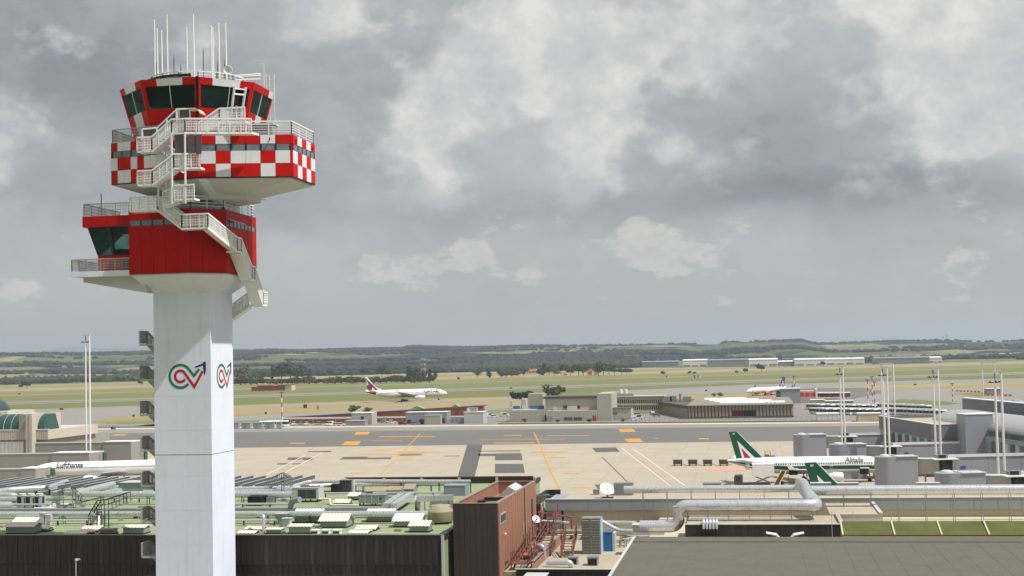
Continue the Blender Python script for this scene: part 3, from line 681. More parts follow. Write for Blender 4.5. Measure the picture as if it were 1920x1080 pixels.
for dx in (-.15, .55):
    gd.bar((p1[0] + dx, 1.0, p1[2] - .05), (p1[0] + dx, 1.0, p1[2] - 1.5), .05)
for k in range(7): gd.bar((p1[0] - .15, 1.0, p1[2] - .1 - k * .21), (p1[0] + .55, 1.0, p1[2] - .1 - k * .21), .035)
tpart(gd, 'roof_gangway', M_steel)
bx = T(490, 225, -3.4)
tpart(MB().box(bx[0] - 1.15, bx[0] + 1.15, -3.9, -2.5, 49.95, 51.1), 'terrace_hut', mat('hut_grey', (150, 150, 150), .6)); tpart(MB().box(bx[0] - 1.25, bx[0] + 1.25, -4.0, -2.4, 51.1, 51.2), 'hut_roof', M_under)
# ---------------------------------------------------------------- stairs
def stair(name, A, B, wv, rise=.18, both=True, mesh=.27, mt=M_steel):
    """open steel flight from floor point A to floor point B; wv = width vector"""
    A, B, w = Vector(A), Vector(B), Vector(wv); U = Vector((0, 0, 1)); mb = MB(); n = max(2, round(abs(B.z - A.z) / rise))
    if abs(B.z - A.z) < .05:
        mb.loft([[A, A + w, B + w, B], [p - U * .16 for p in (A, A + w, B + w, B)]][::-1])
    else:
        d = (B - A) / n
        for i in range(n):
            a = A + d * i; h = Vector((d.x, d.y, 0)); z = Vector((0, 0, a.z + (d.z if d.z > 0 else 0)))
            q = [Vector((a.x, a.y, z.z)), Vector((a.x, a.y, z.z)) + w, Vector((a.x, a.y, z.z)) + w + h, Vector((a.x, a.y, z.z)) + h]
            mb.loft([[p - U * .05 for p in q], q])
        for s_ in (0, 1):
            o = w * s_; mb.loft([[A + o - U * .18, A + o + U * .14, B + o + U * .14, B + o - U * .18], [p + w.normalized() * .05 for p in (A + o - U * .18, A + o + U * .14, B + o + U * .14, B + o - U * .18)]])
        mb.loft([[A - U * .2, A + w - U * .2, B + w - U * .2, B - U * .2], [p - U * .03 for p in (A - U * .2, A + w - U * .2, B + w - U * .2, B - U * .2)]])
    st = tpart(fixn_mb(mb), name, mt)
    for s_ in ((0, 1) if both else (0,)):
        rb = MB(); railing(rb, [A + w * s_, B + w * s_], 1.12, .85, (.2, .4, .6, .8), .036, mesh=mesh * .5, top=.065); tpart(rb, 'handrail', mt, st)
    return st
def fixn_mb(mb): return mb
YF = -8.7                                  # outer plane of the stairs in front of the chequered cabin
wv = (0, 1.15, 0)
def S(px, py, y=YF): return T(px, py, y)
zA, zB = S(270, 282)[2], 49.95
zD, zE, zF = S(270, 345)[2], S(345, 313)[2], S(340, 372)[2]
xl0, xl1, xr0, xr1 = S(257, 282)[0], S(285, 282)[0], S(322, 250)[0], S(347, 250)[0]
xe0, xe1 = S(326, 312)[0], S(372, 313)[0]
stair('stair_landing', (xl0, YF, zA), (xl1, YF, zA), wv)
stair('stair_flight', (xl1, YF, zA), (xr0, YF, zB), wv)
stair('stair_landing', (xr0, YF, zB), (xr1, YF, zB), wv, both=False)
wk0 = (xr1, YF, zB); wk1 = (T(470, 254, -7.2)[0], -7.0, zB)
stair('stair_walkway', wk0, wk1, (.28, 1.1, 0), both=False)
bt = MB(); bt.bar((xr1, YF, zB + 1.3), (xr1 + .02, YF, zB + 1.3), .1)
stair('stair_landing', (xl0, YF, zD), (xl1, YF, zD), wv)
stair('stair_flight', (xl1, YF, zD), (xe0, YF, zE), wv)
stair('stair_landing', (xe0, YF, zE), (xe1, YF + .3, zE), wv, both=False)
stair('stair_flight', (xe0, YF + 1.25, zE), (xl1, YF + 1.25, zA), (0, .85, 0))
stair('stair_flight', (xe0, YF + 1.25, zF), (xl1, YF + 1.25, zD), (0, .85, 0))
stair('stair_landing', (xe0, YF, zF), (xe1 - .4, YF, zF), wv, both=False)
stair('stair_flight', (S(297, 392)[0], YF + .9, 43.95), (xe0, YF + .9, zF), (0, .8, 0), both=False)
for px in (322, 347):
    x = S(px, 300)[0]; tpart(MB().bar((x, YF + .02, 43.9), (x, YF + .02, zB), .12), 'stair_post', M_steel)
tpart(MB().bar((xl1, YF + 1.2, 43.9), (xl1, YF + 1.2, zD), .12), 'stair_post', M_steel)
tpart(MB().bar((S(300, 300)[0], YF + 1.2, 43.9), (S(300, 300)[0], YF + 1.2, zD + .4), .12), 'stair_post', M_steel)
# wind screens around the stair head
M_screen = mat('dark_screen', (92, 88, 88), .4, var=.08)
for xa, xb, za, zb in ((xe0, xr1, zE + 1.15, zB - .2), (xr1 + .1, xe1 - .35, zE + 1.15, zB - .25), (xe1 - .3, xe1 + .3, zE + 1.05, zB - .3)):
    tpart(MB().box(xa + .06, xb - .06, YF + .1, YF + .14, za, zb), 'wind_screen', M_screen)
scr = [(xl0 + .1, xl1 - .05, zA + 1.25, zA + 1.95, 0), (xr0 + .25, xr1 - .05, zB + 1.25, zB + 2.1, 0)]
for xa, xb, za, zb, _ in scr:
    tpart(MB().box(xa, xb, YF + 1.1, YF + 1.14, za, zb), 'wind_screen', M_screen)
for k in range(2):
    t0, t1 = k * .5 + .04, k * .5 + .47; xa, xb = xl1 + (xr0 - xl1) * t0, xl1 + (xr0 - xl1) * t1; za, zb = zA + (zB - zA) * t0, zA + (zB - zA) * t1
    tpart(MB().slabxz([(xa, za + 1.25), (xb, zb + 1.25), (xb, zb + 2.05), (xa, za + 2.05)], YF + 1.1, YF + 1.14), 'wind_screen', M_screen)
fr = MB(); fr.tube([(xl0, YF + 1.08, zA + 2.0), (xl1, YF + 1.08, zA + 2.05), (xr0, YF + 1.08, zB + 2.15), (xr1, YF + 1.08, zB + 2.15), (xr1, YF + 1.08, zB + 1.1)], .07, 6)
for t_ in (0, .5, 1): fr.bar((xl1 + (xr0 - xl1) * t_, YF + 1.08, zA + (zB - zA) * t_ + 1.1), (xl1 + (xr0 - xl1) * t_, YF + 1.08, zA + (zB - zA) * t_ + 2.08), .12)
fr.bar((xl0, YF + 1.08, zA + 1.1), (xl0, YF + 1.08, zA + 2.0), .12)
tpart(fr, 'screen_frame', M_steel)
cx0 = xr1 + .05
tpart(MB().slabxz([(cx0, zB + 2.05), (cx0 + .6, zB + 2.1), (cx0 + .95, zB + 1.95), (cx0 + 1.2, zB + 1.6), (cx0 + 1.15, zB + 1.55), (cx0 + .9, zB + 1.86), (cx0 + .58, zB + 2.02), (cx0, zB + 1.98)], YF + .4, YF + 1.5), 'curved_canopy', mat('canopy_cream', (206, 200, 176), .6))
# flight up to the control room door
dl = on1(.76, 51.3, .1)
xd0, xd1 = T(412, 226, -6.0)[0], T(460, 226, -6.0)[0]; zd = T(436, 227, -6.0)[2]
stair('stair_landing', (xd0, -6.1, zd), (xd1, -6.1, zd), (0, 1.3, 0), both=False)
stair('stair_flight', (T(372, 252, -6.1)[0], -6.1, 50.0), (xd0, -6.1, zd), (0, 1.0, 0))
# stairs wrapping down from the lower terrace
YL = -6.7
p0, p1 = T(243, 393, YL), T(296, 394, YL); q0_, q1_ = T(341, 427, YL), T(390, 428, YL)
stair('stair_landing', (p0[0], YL, 43.75), (p1[0], YL, 43.75), (0, 1.2, 0), both=False)
stair('stair_flight', (p1[0], YL, 43.75), (q0_[0], YL, q0_[2]), (0, 1.1, 0))
stair('stair_landing', (q0_[0], YL, q0_[2]), (q1_[0], YL, q0_[2]), (0, 1.1, 0), both=False)
XS = 5.5
l3 = (XS, -3.3, T(430, 470, -3.4)[2])
stair('stair_flight', (q1_[0], YL, q0_[2]), l3, (-.72, .72, 0))
stair('stair_landing', l3, (XS, -2.4, l3[2]), (-1.05, 0, 0), both=False)
l4 = (XS, .2, l3[2] - 2.3)
stair('stair_flight', (XS, -2.4, l3[2]), l4, (-1.05, 0, 0))
stair('stair_landing', l4, (XS, .9, l4[2]), (-1.05, 0, 0))
l5 = (XS, 3.0, l4[2] - 2.2)
stair('stair_flight', (XS, .9, l4[2]), l5, (-1.05, 0, 0))
stair('stair_landing', l5, (XS, 4.1, l5[2]), (-1.5, 0, 0))
stair('stair_flight', (4.0, 3.3, l5[2]), (1.4, 3.3, l5[2] - 1.7), (0, 1.1, 0))
# zigzag behind the shaft
z = 5.0; pz = 3.12; side = 0
ztop = T(276, 645, -2.0)[2]
for k in range(12):
    zz = ztop - k * pz
    if zz < 2: break
    stair('stair_landing', (-HS - 1.4, -2.5, zz), (-HS - 1.4, -1.1, zz), (1.4, 0, 0), mesh=.2, mt=M_steelg)
    stair('stair_flight', (-HS - 1.3, -1.1, zz), (-HS - 1.3, 2.6, zz - 1.75), (1.2, 0, 0), mesh=.4, mt=M_steelg)
    if k == 11: break
# ---------------------------------------------------------------- controller at the open door
def person(name, label, loc, rz, shirt, legs):
    skin = mat('skin', (196, 150, 122), .6, var=.05)
    t_ = thing(name, label, 'person', loc, rz)
    me = bpy.data.meshes.new('body'); J = {'pel': (0, 0, .95), 'chest': (0, -.03, 1.25), 'neck': (0, -.03, 1.48), 'head': (0, -.05, 1.6), 'top': (0, -.04, 1.76), 'ls': (.2, -.03, 1.42), 'le': (.3, -.08, 1.15), 'lh': (.2, -.35, 1.05),
        'rs': (-.2, -.03, 1.42), 're': (-.3, -.08, 1.15), 'rh': (-.2, -.35, 1.05), 'lk': (.11, -.02, .5), 'lf': (.11, 0, .06), 'lt': (.11, -.2, .04), 'rk': (-.11, -.02, .5), 'rf': (-.11, 0, .06), 'rt': (-.11, -.2, .04)}
    ks = list(J); ed = [('pel', 'chest'), ('chest', 'neck'), ('neck', 'head'), ('head', 'top'), ('chest', 'ls'), ('ls', 'le'), ('le', 'lh'), ('chest', 'rs'), ('rs', 're'), ('re', 'rh'), ('pel', 'lk'), ('lk', 'lf'), ('lf', 'lt'), ('pel', 'rk'), ('rk', 'rf'), ('rf', 'rt')]
    me.from_pydata([J[k] for k in ks], [(ks.index(a), ks.index(b)) for a, b in ed], [])
    o = bpy.data.objects.new('body', me); COL.objects.link(o); o.parent = t_
    sm = o.modifiers.new('skin', 'SKIN'); rad = {'pel': .16, 'chest': .17, 'neck': .065, 'head': .1, 'top': .07, 'ls': .075, 'le': .05, 'lh': .035, 'rs': .075, 're': .05, 'rh': .035, 'lk': .075, 'lf': .05, 'lt': .04, 'rk': .075, 'rf': .05, 'rt': .04}
    for i, k in enumerate(ks): me.skin_vertices[0].data[i].radius = (rad[k], rad[k] * (.8 if k in ('chest', 'pel') else 1))
    me.skin_vertices[0].data[0].use_root = True
    o.modifiers.new('sub', 'SUBSURF').levels = 1; o.modifiers['sub'].render_levels = 2
    mm = bpy.data.materials.new('clothed_body'); mm.use_nodes = True; t = NT(mm.node_tree); tc = t.node('ShaderNodeTexCoord'); sp = t.node('ShaderNodeSeparateXYZ'); t.l.new(tc.outputs['Object'], sp.inputs[0])
    t.put(t.n['Principled BSDF'].inputs['Base Color'], t.ramp(t.math('DIVIDE', sp.outputs[2], 2.0), [(0, lin(legs)), (.48, lin(legs)), (.485, lin(shirt)), (.735, lin(shirt)), (.74, lin((196, 150, 122))), (1, lin((196, 150, 122)))], 'CONSTANT'))
    o.data.materials.append(mm); sm.use_smooth_shade = True
    h = MB(); h.lathe((0, -.035, 1.68), [(.1, -.05), (.118, .03), (.1, .1), (.05, .13)], 12); h.build('hair', mat('fair_hair', (150, 120, 84), .8), t_, local=True, smooth=True)
    hd = MB()
    for s_ in (-1, 1):
        for f in range(4): hd.tube([(s_ * (.17 + f * .02), -.38, 1.05), (s_ * (.165 + f * .02), -.44 + .008 * abs(f - 1.5), 1.03), (s_ * (.165 + f * .02), -.46, .99)], .009, 5)
        hd.tube([(s_ * .17, -.36, 1.06), (s_ * .13, -.41, 1.05)], .01, 5)
    hd.build('fingers', skin, t_, local=True)
    fc = MB(); fc.lathe((0, -.148, 1.6), [(.004, .03), (.012, -.01), (.016, -.02)], 6)
    for s_ in (-1, 1): fc.cbox((s_ * .035, -.142, 1.635), (.022, .012, .01)); fc.cbox((s_ * .102, -.045, 1.61), (.02, .03, .055))
    fc.cbox((0, -.14, 1.565), (.045, .01, .01)); fc.build('face_features', mat('face_darker_tone', (120, 82, 66), .7), t_, local=True)  # nose, eyes, ears and mouth in one darker tone
    return t_
pp = on1(.755, zd, .55)
person('person', 'fair-haired person in dark shirt standing in the open control room doorway', (TX + pp[0], TY + pp[1], zd + .02), R(45), (40, 44, 66), (40, 42, 50))
# ================================================================ terminal roofs in front
M_wall = mat('dark_bronze_cladding', (46, 41, 39), .55, var=.14, vs=.3, streak=.6, dirt=lin((80, 86, 84)))
M_deck = mat('green_roof_membrane', (138, 150, 116), .85, var=.2, vs=.18, streak=.25, dirt=lin((110, 116, 96)), bump=.05)
M_galv = mat('bright_duct_metal', (214, 216, 220), .3, metal=.7, var=.08, vs=1.2)
M_galv2 = mat('dull_duct_metal', (150, 153, 156), .45, metal=.5, var=.12, vs=1.0)
M_hood = mat('cream_sheet_metal', (214, 208, 192), .6, var=.08, vs=.7, streak=.15)
M_hood2 = mat('weathered_sheet_metal', (150, 142, 118), .7, var=.14, vs=.9, streak=.3)
M_body = mat('grey_green_box', (138, 146, 140), .65, var=.1, vs=.8)
M_grey = mat('mid_grey_panel', (146, 150, 156), .55, var=.07, vs=.4, streak=.15)
M_greyl = mat('light_grey_panel', (186, 188, 188), .55, var=.06, vs=.4)
M_beige = mat('beige_roof_screed', (166, 157, 138), .9, var=.18, vs=.3, bump=.05)
M_cream = mat('cream_wall', (186, 178, 154), .8, var=.06, vs=.3, streak=.15)
M_brownf = mat('front_darker_brown', (62, 53, 49), .6, var=.16, vs=.4, streak=.35, dirt=lin((44, 38, 36)))  # front panels toned a darker, greyer brown than the side panels
M_brown = mat('brown_ribbed_cladding', (150, 108, 88), .6, var=.14, vs=.35, streak=.3, dirt=lin((166, 134, 112)))
M_rust = mat('rust_red_steel', (108, 68, 54), .7, var=.15, vs=1.5)
M_shadow = mat('black_grille_shade', (28, 28, 30), .6, var=.1)  # black of grilles and belts; also painted shade inside openings and slots
M_moss = mat('mossy_panel', (82, 87, 40), .9, var=.45, vs=.5, streak=.5, dirt=lin((90, 78, 52)), bump=.2)
M_roofb = mat('brown_grey_roof_sheet', (92, 89, 79), .8, var=.2, vs=.5, streak=.2)
DZ = 14.0
hall = thing('terminal_hall', 'long dark-clad terminal hall with green roof deck full of ducts', 'building', (-75, 123.5, 0))
MB().box(-135, -28.3, 123.75, 181.8, 0, DZ).build('hall_body', [M_deck], hall)
MB().box(-135, -28.25, 123.44, 123.8, DZ - .05, DZ + .42).build('parapet', M_wall, hall)
MB().box(-28.55, -28.18, 123.8, 182, DZ - .05, DZ + .42).build('parapet', M_wall, hall)
MB().box(-135, -28.2, 123.38, 123.86, DZ + .42, DZ + .48).build('parapet_coping', mat('coping_zinc', (120, 108, 104), .5, var=.1), hall)
MB().box(-28.34, -28.12, 123.36, 123.6, 0, DZ + .4).build('corner_trim', M_greyl, hall)
pm = MB(); pm.box(-.262, .262, -.05, .06, 0, 2.72); pm.box(-.275, -.225, -.09, 0, 0, 2.72)
zt = G(400, 1064.5, 11.7)[2]
p_src = None
k = 0
x = -28.9
while x > -80:
    if p_src is None:
        p_src = pm.build('cladding_panel', M_wall, hall, local=True); o = p_src
        o0 = ORG[hall.name]; o.location = (x - o0[0], 123.5 - o0[1] + random.uniform(-.012, .012), 11.72)
        pm2 = MB(); pm2.box(-.262, .262, -.05, .06, 0, 3.0); pm2.box(-.275, -.225, -.09, 0, 0, 3.0); l_src = pm2.build('cladding_panel', M_wall, hall, local=True); l_src.location = (x - o0[0], 123.56 - o0[1], 8.68)
    else:
        share(p_src, 'cladding_panel', hall, (x, 123.5 + random.uniform(-.012, .012), 11.72)); share(l_src, 'cladding_panel', hall, (x, 123.56 + random.uniform(-.012, .012), 8.68))
    x -= .55
MB().box(-80, -28.3, 123.38, 123.5, 11.66, 11.73).build('cladding_rail', M_frame, hall)
MB().box(-135, -28.3, 123.56, 123.75, 0, 14).build('wall_behind_cladding', M_wall, hall)
# rear parapet of the hall with rust coping and cream posts
rp = thing('roof_screen', 'low dark roof screen with rust coping and cream posts behind the ducts', 'screen', (-40, 181, DZ))
xa, xb = V(648, 897, 178)[0], V(1000, 896, 178)[0]
MB().box(xa, xb, 178, 178.15, DZ, DZ + .8).build('screen_panel', mat('screen_dark', (60, 62, 54), .8), rp)
MB().box(xa, xb, 177.9, 178.2, DZ + .8, DZ + .92).build('coping', M_rust, rp)
for k in range(6):
    x = V(650 + k * 70.5, 900, 178)[0]; MB().box(x - .15, x + .15, 177.7, 177.98, DZ, DZ + .8).build('post', M_cream, rp)

for k in range(26):
    y = 125.6 + k * 2.1; MB().box(-134, -28.7, y, y + .12, DZ, DZ + .012).build('membrane_seam', mat('membrane_seam', (120, 132, 100), .9, var=.15), hall)
for k in range(34):
    x = random.uniform(-92, -30); y = random.uniform(125, 172); L_ = random.uniform(1.5, 7)
    if random.random() < .6: MB().tube([(x, y, DZ + .12), (x + L_, y, DZ + .12)], random.choice((.05, .07, .1)), 6).build('conduit', random.choice((M_greyl, M_galv2, M_hood2)), hall)
    else: MB().tube([(x, y, DZ + .1), (x + .2, y + L_, DZ + .1)], .05, 6).build('conduit', M_galv2, hall)
for k in range(22):
    x = random.uniform(-90, -30); y = random.uniform(124.6, 170); MB().cbox((x, y, DZ + .12), (random.uniform(.3, .7), random.uniform(.3, .6), .24), random.uniform(-.3, .3)).build('roof_block', random.choice((M_greyl, M_beige, M_frame, M_hood2)), hall)
# ---- skylight fins ---------------------------------------------------------------
def fins(label, pxs, y0=164.5, y1=177.5, h=.72):
    x0 = V(pxs[0], 910, y0)[0]
    t_ = thing('skylight', label, 'skylight', (x0, y0, DZ))
    src = None
    for px in pxs:
        x = V(px, 909.5, y0)[0]
        if src is None:
            src = MB().slabyz([(0, h + .12), (0, h + .6), (y1 - y0, h + .6), (y1 - y0, h + .12)], -.04, .04).build('fin', mat('fin_sheet', (84, 90, 92), .5, var=.08), t_, local=True)
            cap = MB().box(-.09, .09, -.1, y1 - y0 + .1, h + .6, h + .66).build('fin_cap', mat('fin_cap_zinc', (164, 168, 170), .5), t_, local=True)
            pst = MB().box(-.08, .08, 1.0, 1.2, 0, h + .2).build('fin_post', M_frame, t_, local=True)
        else:
            for s_, n_ in ((src, 'fin'), (cap, 'fin_cap'), (pst, 'fin_post')): share(s_, n_, t_, (x, y0, DZ))
    MB().box(x0 - .5, V(pxs[-1], 909.5, y0)[0] + .5, y0 + 1.2, y1 - .2, DZ, DZ + .45).build('skylight_kerb', mat('skylight_glazing', (166, 176, 178), .4, var=.08), t_)
    return t_
fins('row of slanted grey skylight fins left of the tower shaft', [-62 + 24.4 * k for k in range(11)])
fins('row of slanted grey skylight fins right of the tower shaft', [430 + 24.6 * k - 24.6 * 5 for k in range(10)])

# ---- ducts --------------------------------------------------------------------------
def P3(q): return q if len(q) == 3 and abs(q[2]) < 0 else G(*q)
def duct(label, pts, r, m=M_galv, legs=4.5, rect=None, zf=DZ, straps=3.0, name='duct', cat='duct', px=True, seg=14):
    P = [Vector(G(*q)) if px else Vector(q) for q in pts]
    t_ = thing(name, label, cat, (P[0].x, P[0].y, zf))
    # round the bends
    path = [P[0]]
    for i in range(1, len(P) - 1):
        a, b, c = P[i - 1], P[i], P[i + 1]; d0 = (a - b); d1 = (c - b); rr = min(r * 2.2, d0.length * .45, d1.length * .45)
        s0, s1 = b + d0.normalized() * rr, b + d1.normalized() * rr
        for k in range(7):
            u = k / 6; path.append(s0 * (1 - u) ** 2 + b * 2 * u * (1 - u) + s1 * u ** 2)
    path.append(P[-1])
    if rect:
        mb = MB()
        for a, b in zip(P[:-1], P[1:]):
            d = (b - a); ln = d.length; d.normalize(); s_ = Vector((-d.y, d.x, 0)); s_ = s_.normalized() if s_.length > .01 else Vector((1, 0, 0)); u = d.cross(s_)
            q = [a + s_ * rect[0] / 2 * i + u * rect[1] / 2 * j for i, j in ((-1, -1), (1, -1), (1, 1), (-1, 1))]
            mb.loft([q, [p + d * ln for p in q]])
        fixn(mb.build('duct_run', m, t_))
    else:
        fixn(MB().tube(path, r, seg).build('pipe', m, t_, smooth=True))
    st = MB(); sp = MB()
    for a, b in zip(P[:-1], P[1:]):
        L = (b - a).length
        if not rect and straps:
            for k in range(1, int(L / straps) + 1):
                p = a.lerp(b, k * straps / L) if k * straps < L else None
                if p is not None: d = (b - a).normalized() * .04; sp.tube([p - d, p + d], r * 1.06, seg)
        if legs and abs(b.z - a.z) < .3 * L:
            for k in range(int(L / legs) + 1):
                p = a.lerp(b, min(1, (k + .3) * legs / max(L, .01))); s_ = Vector((-(b - a).y, (b - a).x, 0)).normalized() * r * .8
                lg = MB(); lg.bar((p + s_).xy.to_3d() + Vector((0, 0, zf)), p + s_ * .9, .07); lg.bar((p - s_).xy.to_3d() + Vector((0, 0, zf)), p - s_ * .9, .07); lg.bar(p - s_ * 1.1 - Vector((0, 0, r * .9)), p + s_ * 1.1 - Vector((0, 0, r * .9)), .07)
                lg.build('support', M_frame, t_)
    if sp.v: o = sp.build('straps', m, t_); o['kind'] = 'stuff'
    return t_
for a, b, c, lab in ((-40, 120, 946, 'thin grey pipe pair crossing left of the catwalk'), (200, 292, 934, 'thin pipe running to the shaft below the fat duct'), (440, 545, 945, 'thin pipe in front of the pump cabinets'), (596, 680, 925, 'thin grey pipe right of the chiller'), (700, 830, 924, 'thin grey pipe behind the slanting ducts'), (440, 520, 976, 'thin pale pipe low on the green deck right of the shaft'), (92, 170, 976, 'thin pale pipe low on the green deck left of the gooseneck')):
    duct(lab, [(a, c, 14.5), (b, c - .5, 14.5)], .12, M_galv, straps=0, legs=3.2)
duct('longest silver round duct running across the hall roof behind the tower', [(-120, 964, 15), (836, 963, 15)], .28)
duct('flat grey rectangular duct just behind the longest round duct', [(-120, 957, 14.9), (722, 954.5, 14.9)], .3, M_galv2, rect=(.9, .35))
duct('fat silver duct ending in a rounded cap by the chiller', [(136, 926.5, 15.2), (548, 927, 15.2)], .36, legs=3)
duct('oblique silver duct tapering up from the fat duct to the fins', [(140, 926, 15.3), (180, 916, 15.4), (212, 908, 15.5)], .42, legs=0)
duct('pale silver duct curving below the left skylight fins', [(-60, 930, 15), (20, 918.5, 15), (90, 914.5, 15), (125, 904, 15.2)], .38, legs=0)
duct('silver duct with a downturned end left of the three condensers', [(-90, 928, 15), (28, 928.5, 15), (31, 935, 14.2)], .33, legs=0)
duct('silver duct passing behind the three condensers', [(-90, 936, 14.8), (110, 935, 14.8)], .28)
duct('short stubby silver duct end at the picture edge below the condensers', [(-60, 949, 14.6), (23, 947, 14.6)], .36, legs=0)
duct('thin silver pipe under the right fins', [(430, 916.5, 15), (540, 914.5, 15), (580, 903, 15.4), (660, 902, 15.4), (882, 903, 15.4)], .24, legs=5)
duct('second silver pipe just below the thin one behind the dark box', [(500, 922, 15), (575, 912, 15), (640, 908.5, 15), (846, 907.5, 15), (852, 910, 14.8)], .26, legs=5)
duct('upper silver pipe crossing between the shaft and the chiller', [(430, 921.5, 15.1), (532, 920, 15.1), (545, 924, 15)], .22, legs=0)
duct('small white pipe leading from the chiller to a low riser', [(597, 935.5, 14.6), (618, 935, 14.6), (620, 947, 14.1), (672, 947.5, 14.1)], .11, M_hood, legs=0, straps=0)
duct('first slanting square duct beside the air handler', [(724, 949, 14.9), (752, 930, 14.9)], .3, M_galv, rect=(.75, .6), legs=0)
duct('second slanting square duct beside the air handler', [(738, 949, 14.9), (770, 928, 14.9)], .3, M_galv, rect=(.75, .6), legs=0)
duct('square duct with riser running towards the brown plant block', [(783, 956, 14.2), (783, 935, 15.6), (850, 933, 15.6)], .35, M_galv, rect=(.6, .6), legs=2.5)
duct('lower patched square duct under the raised one by the brown block', [(806, 946, 14.6), (850, 945, 14.6)], .3, M_galv2, rect=(.5, .8), legs=3)
duct('hooded blue-grey gooseneck stack in front of the chiller', [(545, 972, 14.0), (545, 941, 15.75), (562, 936.5, 16.1)], .3, mat('blue_grey_metal', (130, 146, 156), .5, metal=.2, var=.1), legs=0, name='gooseneck', cat='vent pipe')
duct('slim silver gooseneck rising in front of the long duct right of the shaft', [(494, 1000, 14.0), (494, 966, 15.7), (480, 963, 15.7)], .15, legs=0, name='gooseneck', cat='vent pipe')
duct('slim silver gooseneck beside the steel catwalk left of the shaft', [(185, 995, 14.0), (185, 966, 15.4), (172, 963, 15.5)], .16, legs=0, name='gooseneck', cat='vent pipe')

# ---- hoods ------------------------------------------------------------------------------
def hood(label, x0, x1, yt, ye, yb, m=M_hood, body=M_body, D=1.1, ribs=True, zf=DZ, gable=True):
    mid = (x0 + x1) / 2; b = G(mid, yb, zf); Y = b[1]
    A, B = V(x0, ye, Y - .25), V(x1, ye, Y - .25); ze = (A[2] + B[2]) / 2; rz_ = V(mid, yt, Y + D)[2]
    rz_ = max(rz_, ze + .08)
    t_ = thing('vent_hood', label, 'roof vent', (b[0], Y, zf))
    ov = (B[0] - A[0]) * .06
    MB().box(A[0] + ov, B[0] - ov, Y, Y + 2 * D - .25, zf, ze + .02).build('hood_body', body, t_)
    def sheet(ya, za, yb_, zb, n):
        mb = MB(); N = 2 * n
        ring = []
        for i in range(N + 1):
            x = A[0] + (B[0] - A[0]) * i / N; dz = .05 if (i % 2 and ribs) else 0
            ring.append((x, dz))
        top0 = [(x, ya, za + dz) for x, dz in ring]; top1 = [(x, yb_, zb + dz) for x, dz in ring]
        v = top0 + top1 + [(p[0], p[1], p[2] - .05) for p in top0] + [(p[0], p[1], p[2] - .05) for p in top1]; M1 = N + 1
        f = []
        for i in range(N): f += [(i, i + 1, M1 + i + 1, M1 + i), (2 * M1 + i + 1, 2 * M1 + i, 3 * M1 + i, 3 * M1 + i + 1), (2 * M1 + i, 2 * M1 + i + 1, i + 1, i)]
        f += [(0, M1, 3 * M1, 2 * M1), (N, 2 * M1 + N, 3 * M1 + N, M1 + N)]
        return mb.add(v, f)
    n = max(4, int((B[0] - A[0]) / .33))
    sheet(Y - .25, ze, Y + D, rz_, n).build('roof_sheet', m, t_)
    if gable:
        sheet(Y + 2 * D, ze, Y + D, rz_, n).build('roof_sheet', m, t_)
        MB().slabyz([(Y, ze), (Y + 2 * D - .25, ze), (Y + D, rz_ - .06)], A[0] + ov, B[0] - ov).build('gable', body, t_)
    MB().box(A[0] + ov - .08, B[0] - ov + .08, Y - .08, Y + 2 * D - .17, zf, zf + .12).build('curb', M_frame, t_)
    return t_
M_hw = mat('white_ribbed_sheet', (224, 224, 220), .5, var=.05, vs=.7, streak=.1)
hood('white ribbed gable hood just right of the blue-grey gooseneck', 547, 601, 954, 968.5, 981, M_hw)
hood('cream ribbed gable hood in front and right of the white one', 595.5, 651.5, 963, 977.5, 990, M_hood)
hood('white ribbed gable hood below the long air handler', 682.5, 736.6, 954, 968.5, 979, M_hw)
hood('white ribbed gable hood in front of the two slanting square ducts', 734, 790, 963, 977.5, 989, M_hw)
hood('small cream gable hood nearest the brown plant block', 764, 804.7, 976, 986.5, 998.5, M_hood, D=.9)
hood('grey hood with wavy white edge behind the dark parapet', 537, 583, 982, 987.5, 1001.5, M_hood, D=.8)
hood('low grey box hood with red-brown rim by the slim gooseneck', 495, 527.5, 989, 992.5, 1001.5, M_hood, D=.6, ribs=False)
hood('flat cream hood touching the tower shaft on its right', 441, 476, 995, 1000, 1001.8, M_hood, D=.8)
hood('flat cream hood behind the slim gooseneck right of the shaft', 456, 491, 986.5, 992.5, 996, M_hood, D=.8)
hood('flat cream hood at the parapet below the small white gables', 650, 688.5, 994, 1000, 1001.8, M_hood, D=.9)
hood('flat cream hood one step behind the one at the parapet', 662.6, 703.5, 985, 992.5, 996, M_hood, D=.9)
hood('little cream hood in front of the dark box', 650, 673, 923, 930.5, 938, M_hood, D=.9)
hood('little cream hood by the white riser pipe', 622.5, 654, 936, 943, 947, M_hood, D=.8)
hood('brown four-bay hood beyond the air handler', 682, 723, 913, 921, 928, M_hood2, D=1.2, ribs=False)
hood('brown hood between the four-bay one and the steep gable', 725, 752, 911, 919, 927, M_hood2, D=1.1, ribs=False)
hood('steep weathered gable hood in front of the silver pipes', 755, 776, 907, 917, 928, M_hood2, D=1.1, ribs=False)
hood('broad cream gable hood at the far left of the parapet', 5, 62, 979, 988, 1002, M_hood, D=1.0)
hood('cream flat hood beside the broad gable one at the far left', 62, 88, 987, 992, 997, M_hood, D=.7)
hood('flat cream hood left of the slim gooseneck by the catwalk', 147, 183, 986, 995, 998, M_hood, D=.9)
hood('flat cream hood overhanging the parapet left of the shaft', 117, 160, 995, 1001, 1002.2, M_hood, D=.8)
hood('grey box hood with dark rim right below the catwalk', 183, 212, 990, 993, 1002, M_hood2, D=.6, ribs=False)
hood('cream gable hood with grey front next to the rear stairs', 226, 270, 984, 989.5, 1002, M_hood, D=.8)
hood('long sloping cream hood pointing at the twin fan units', 20, 72, 964, 980, 984, M_hood, D=1.3)
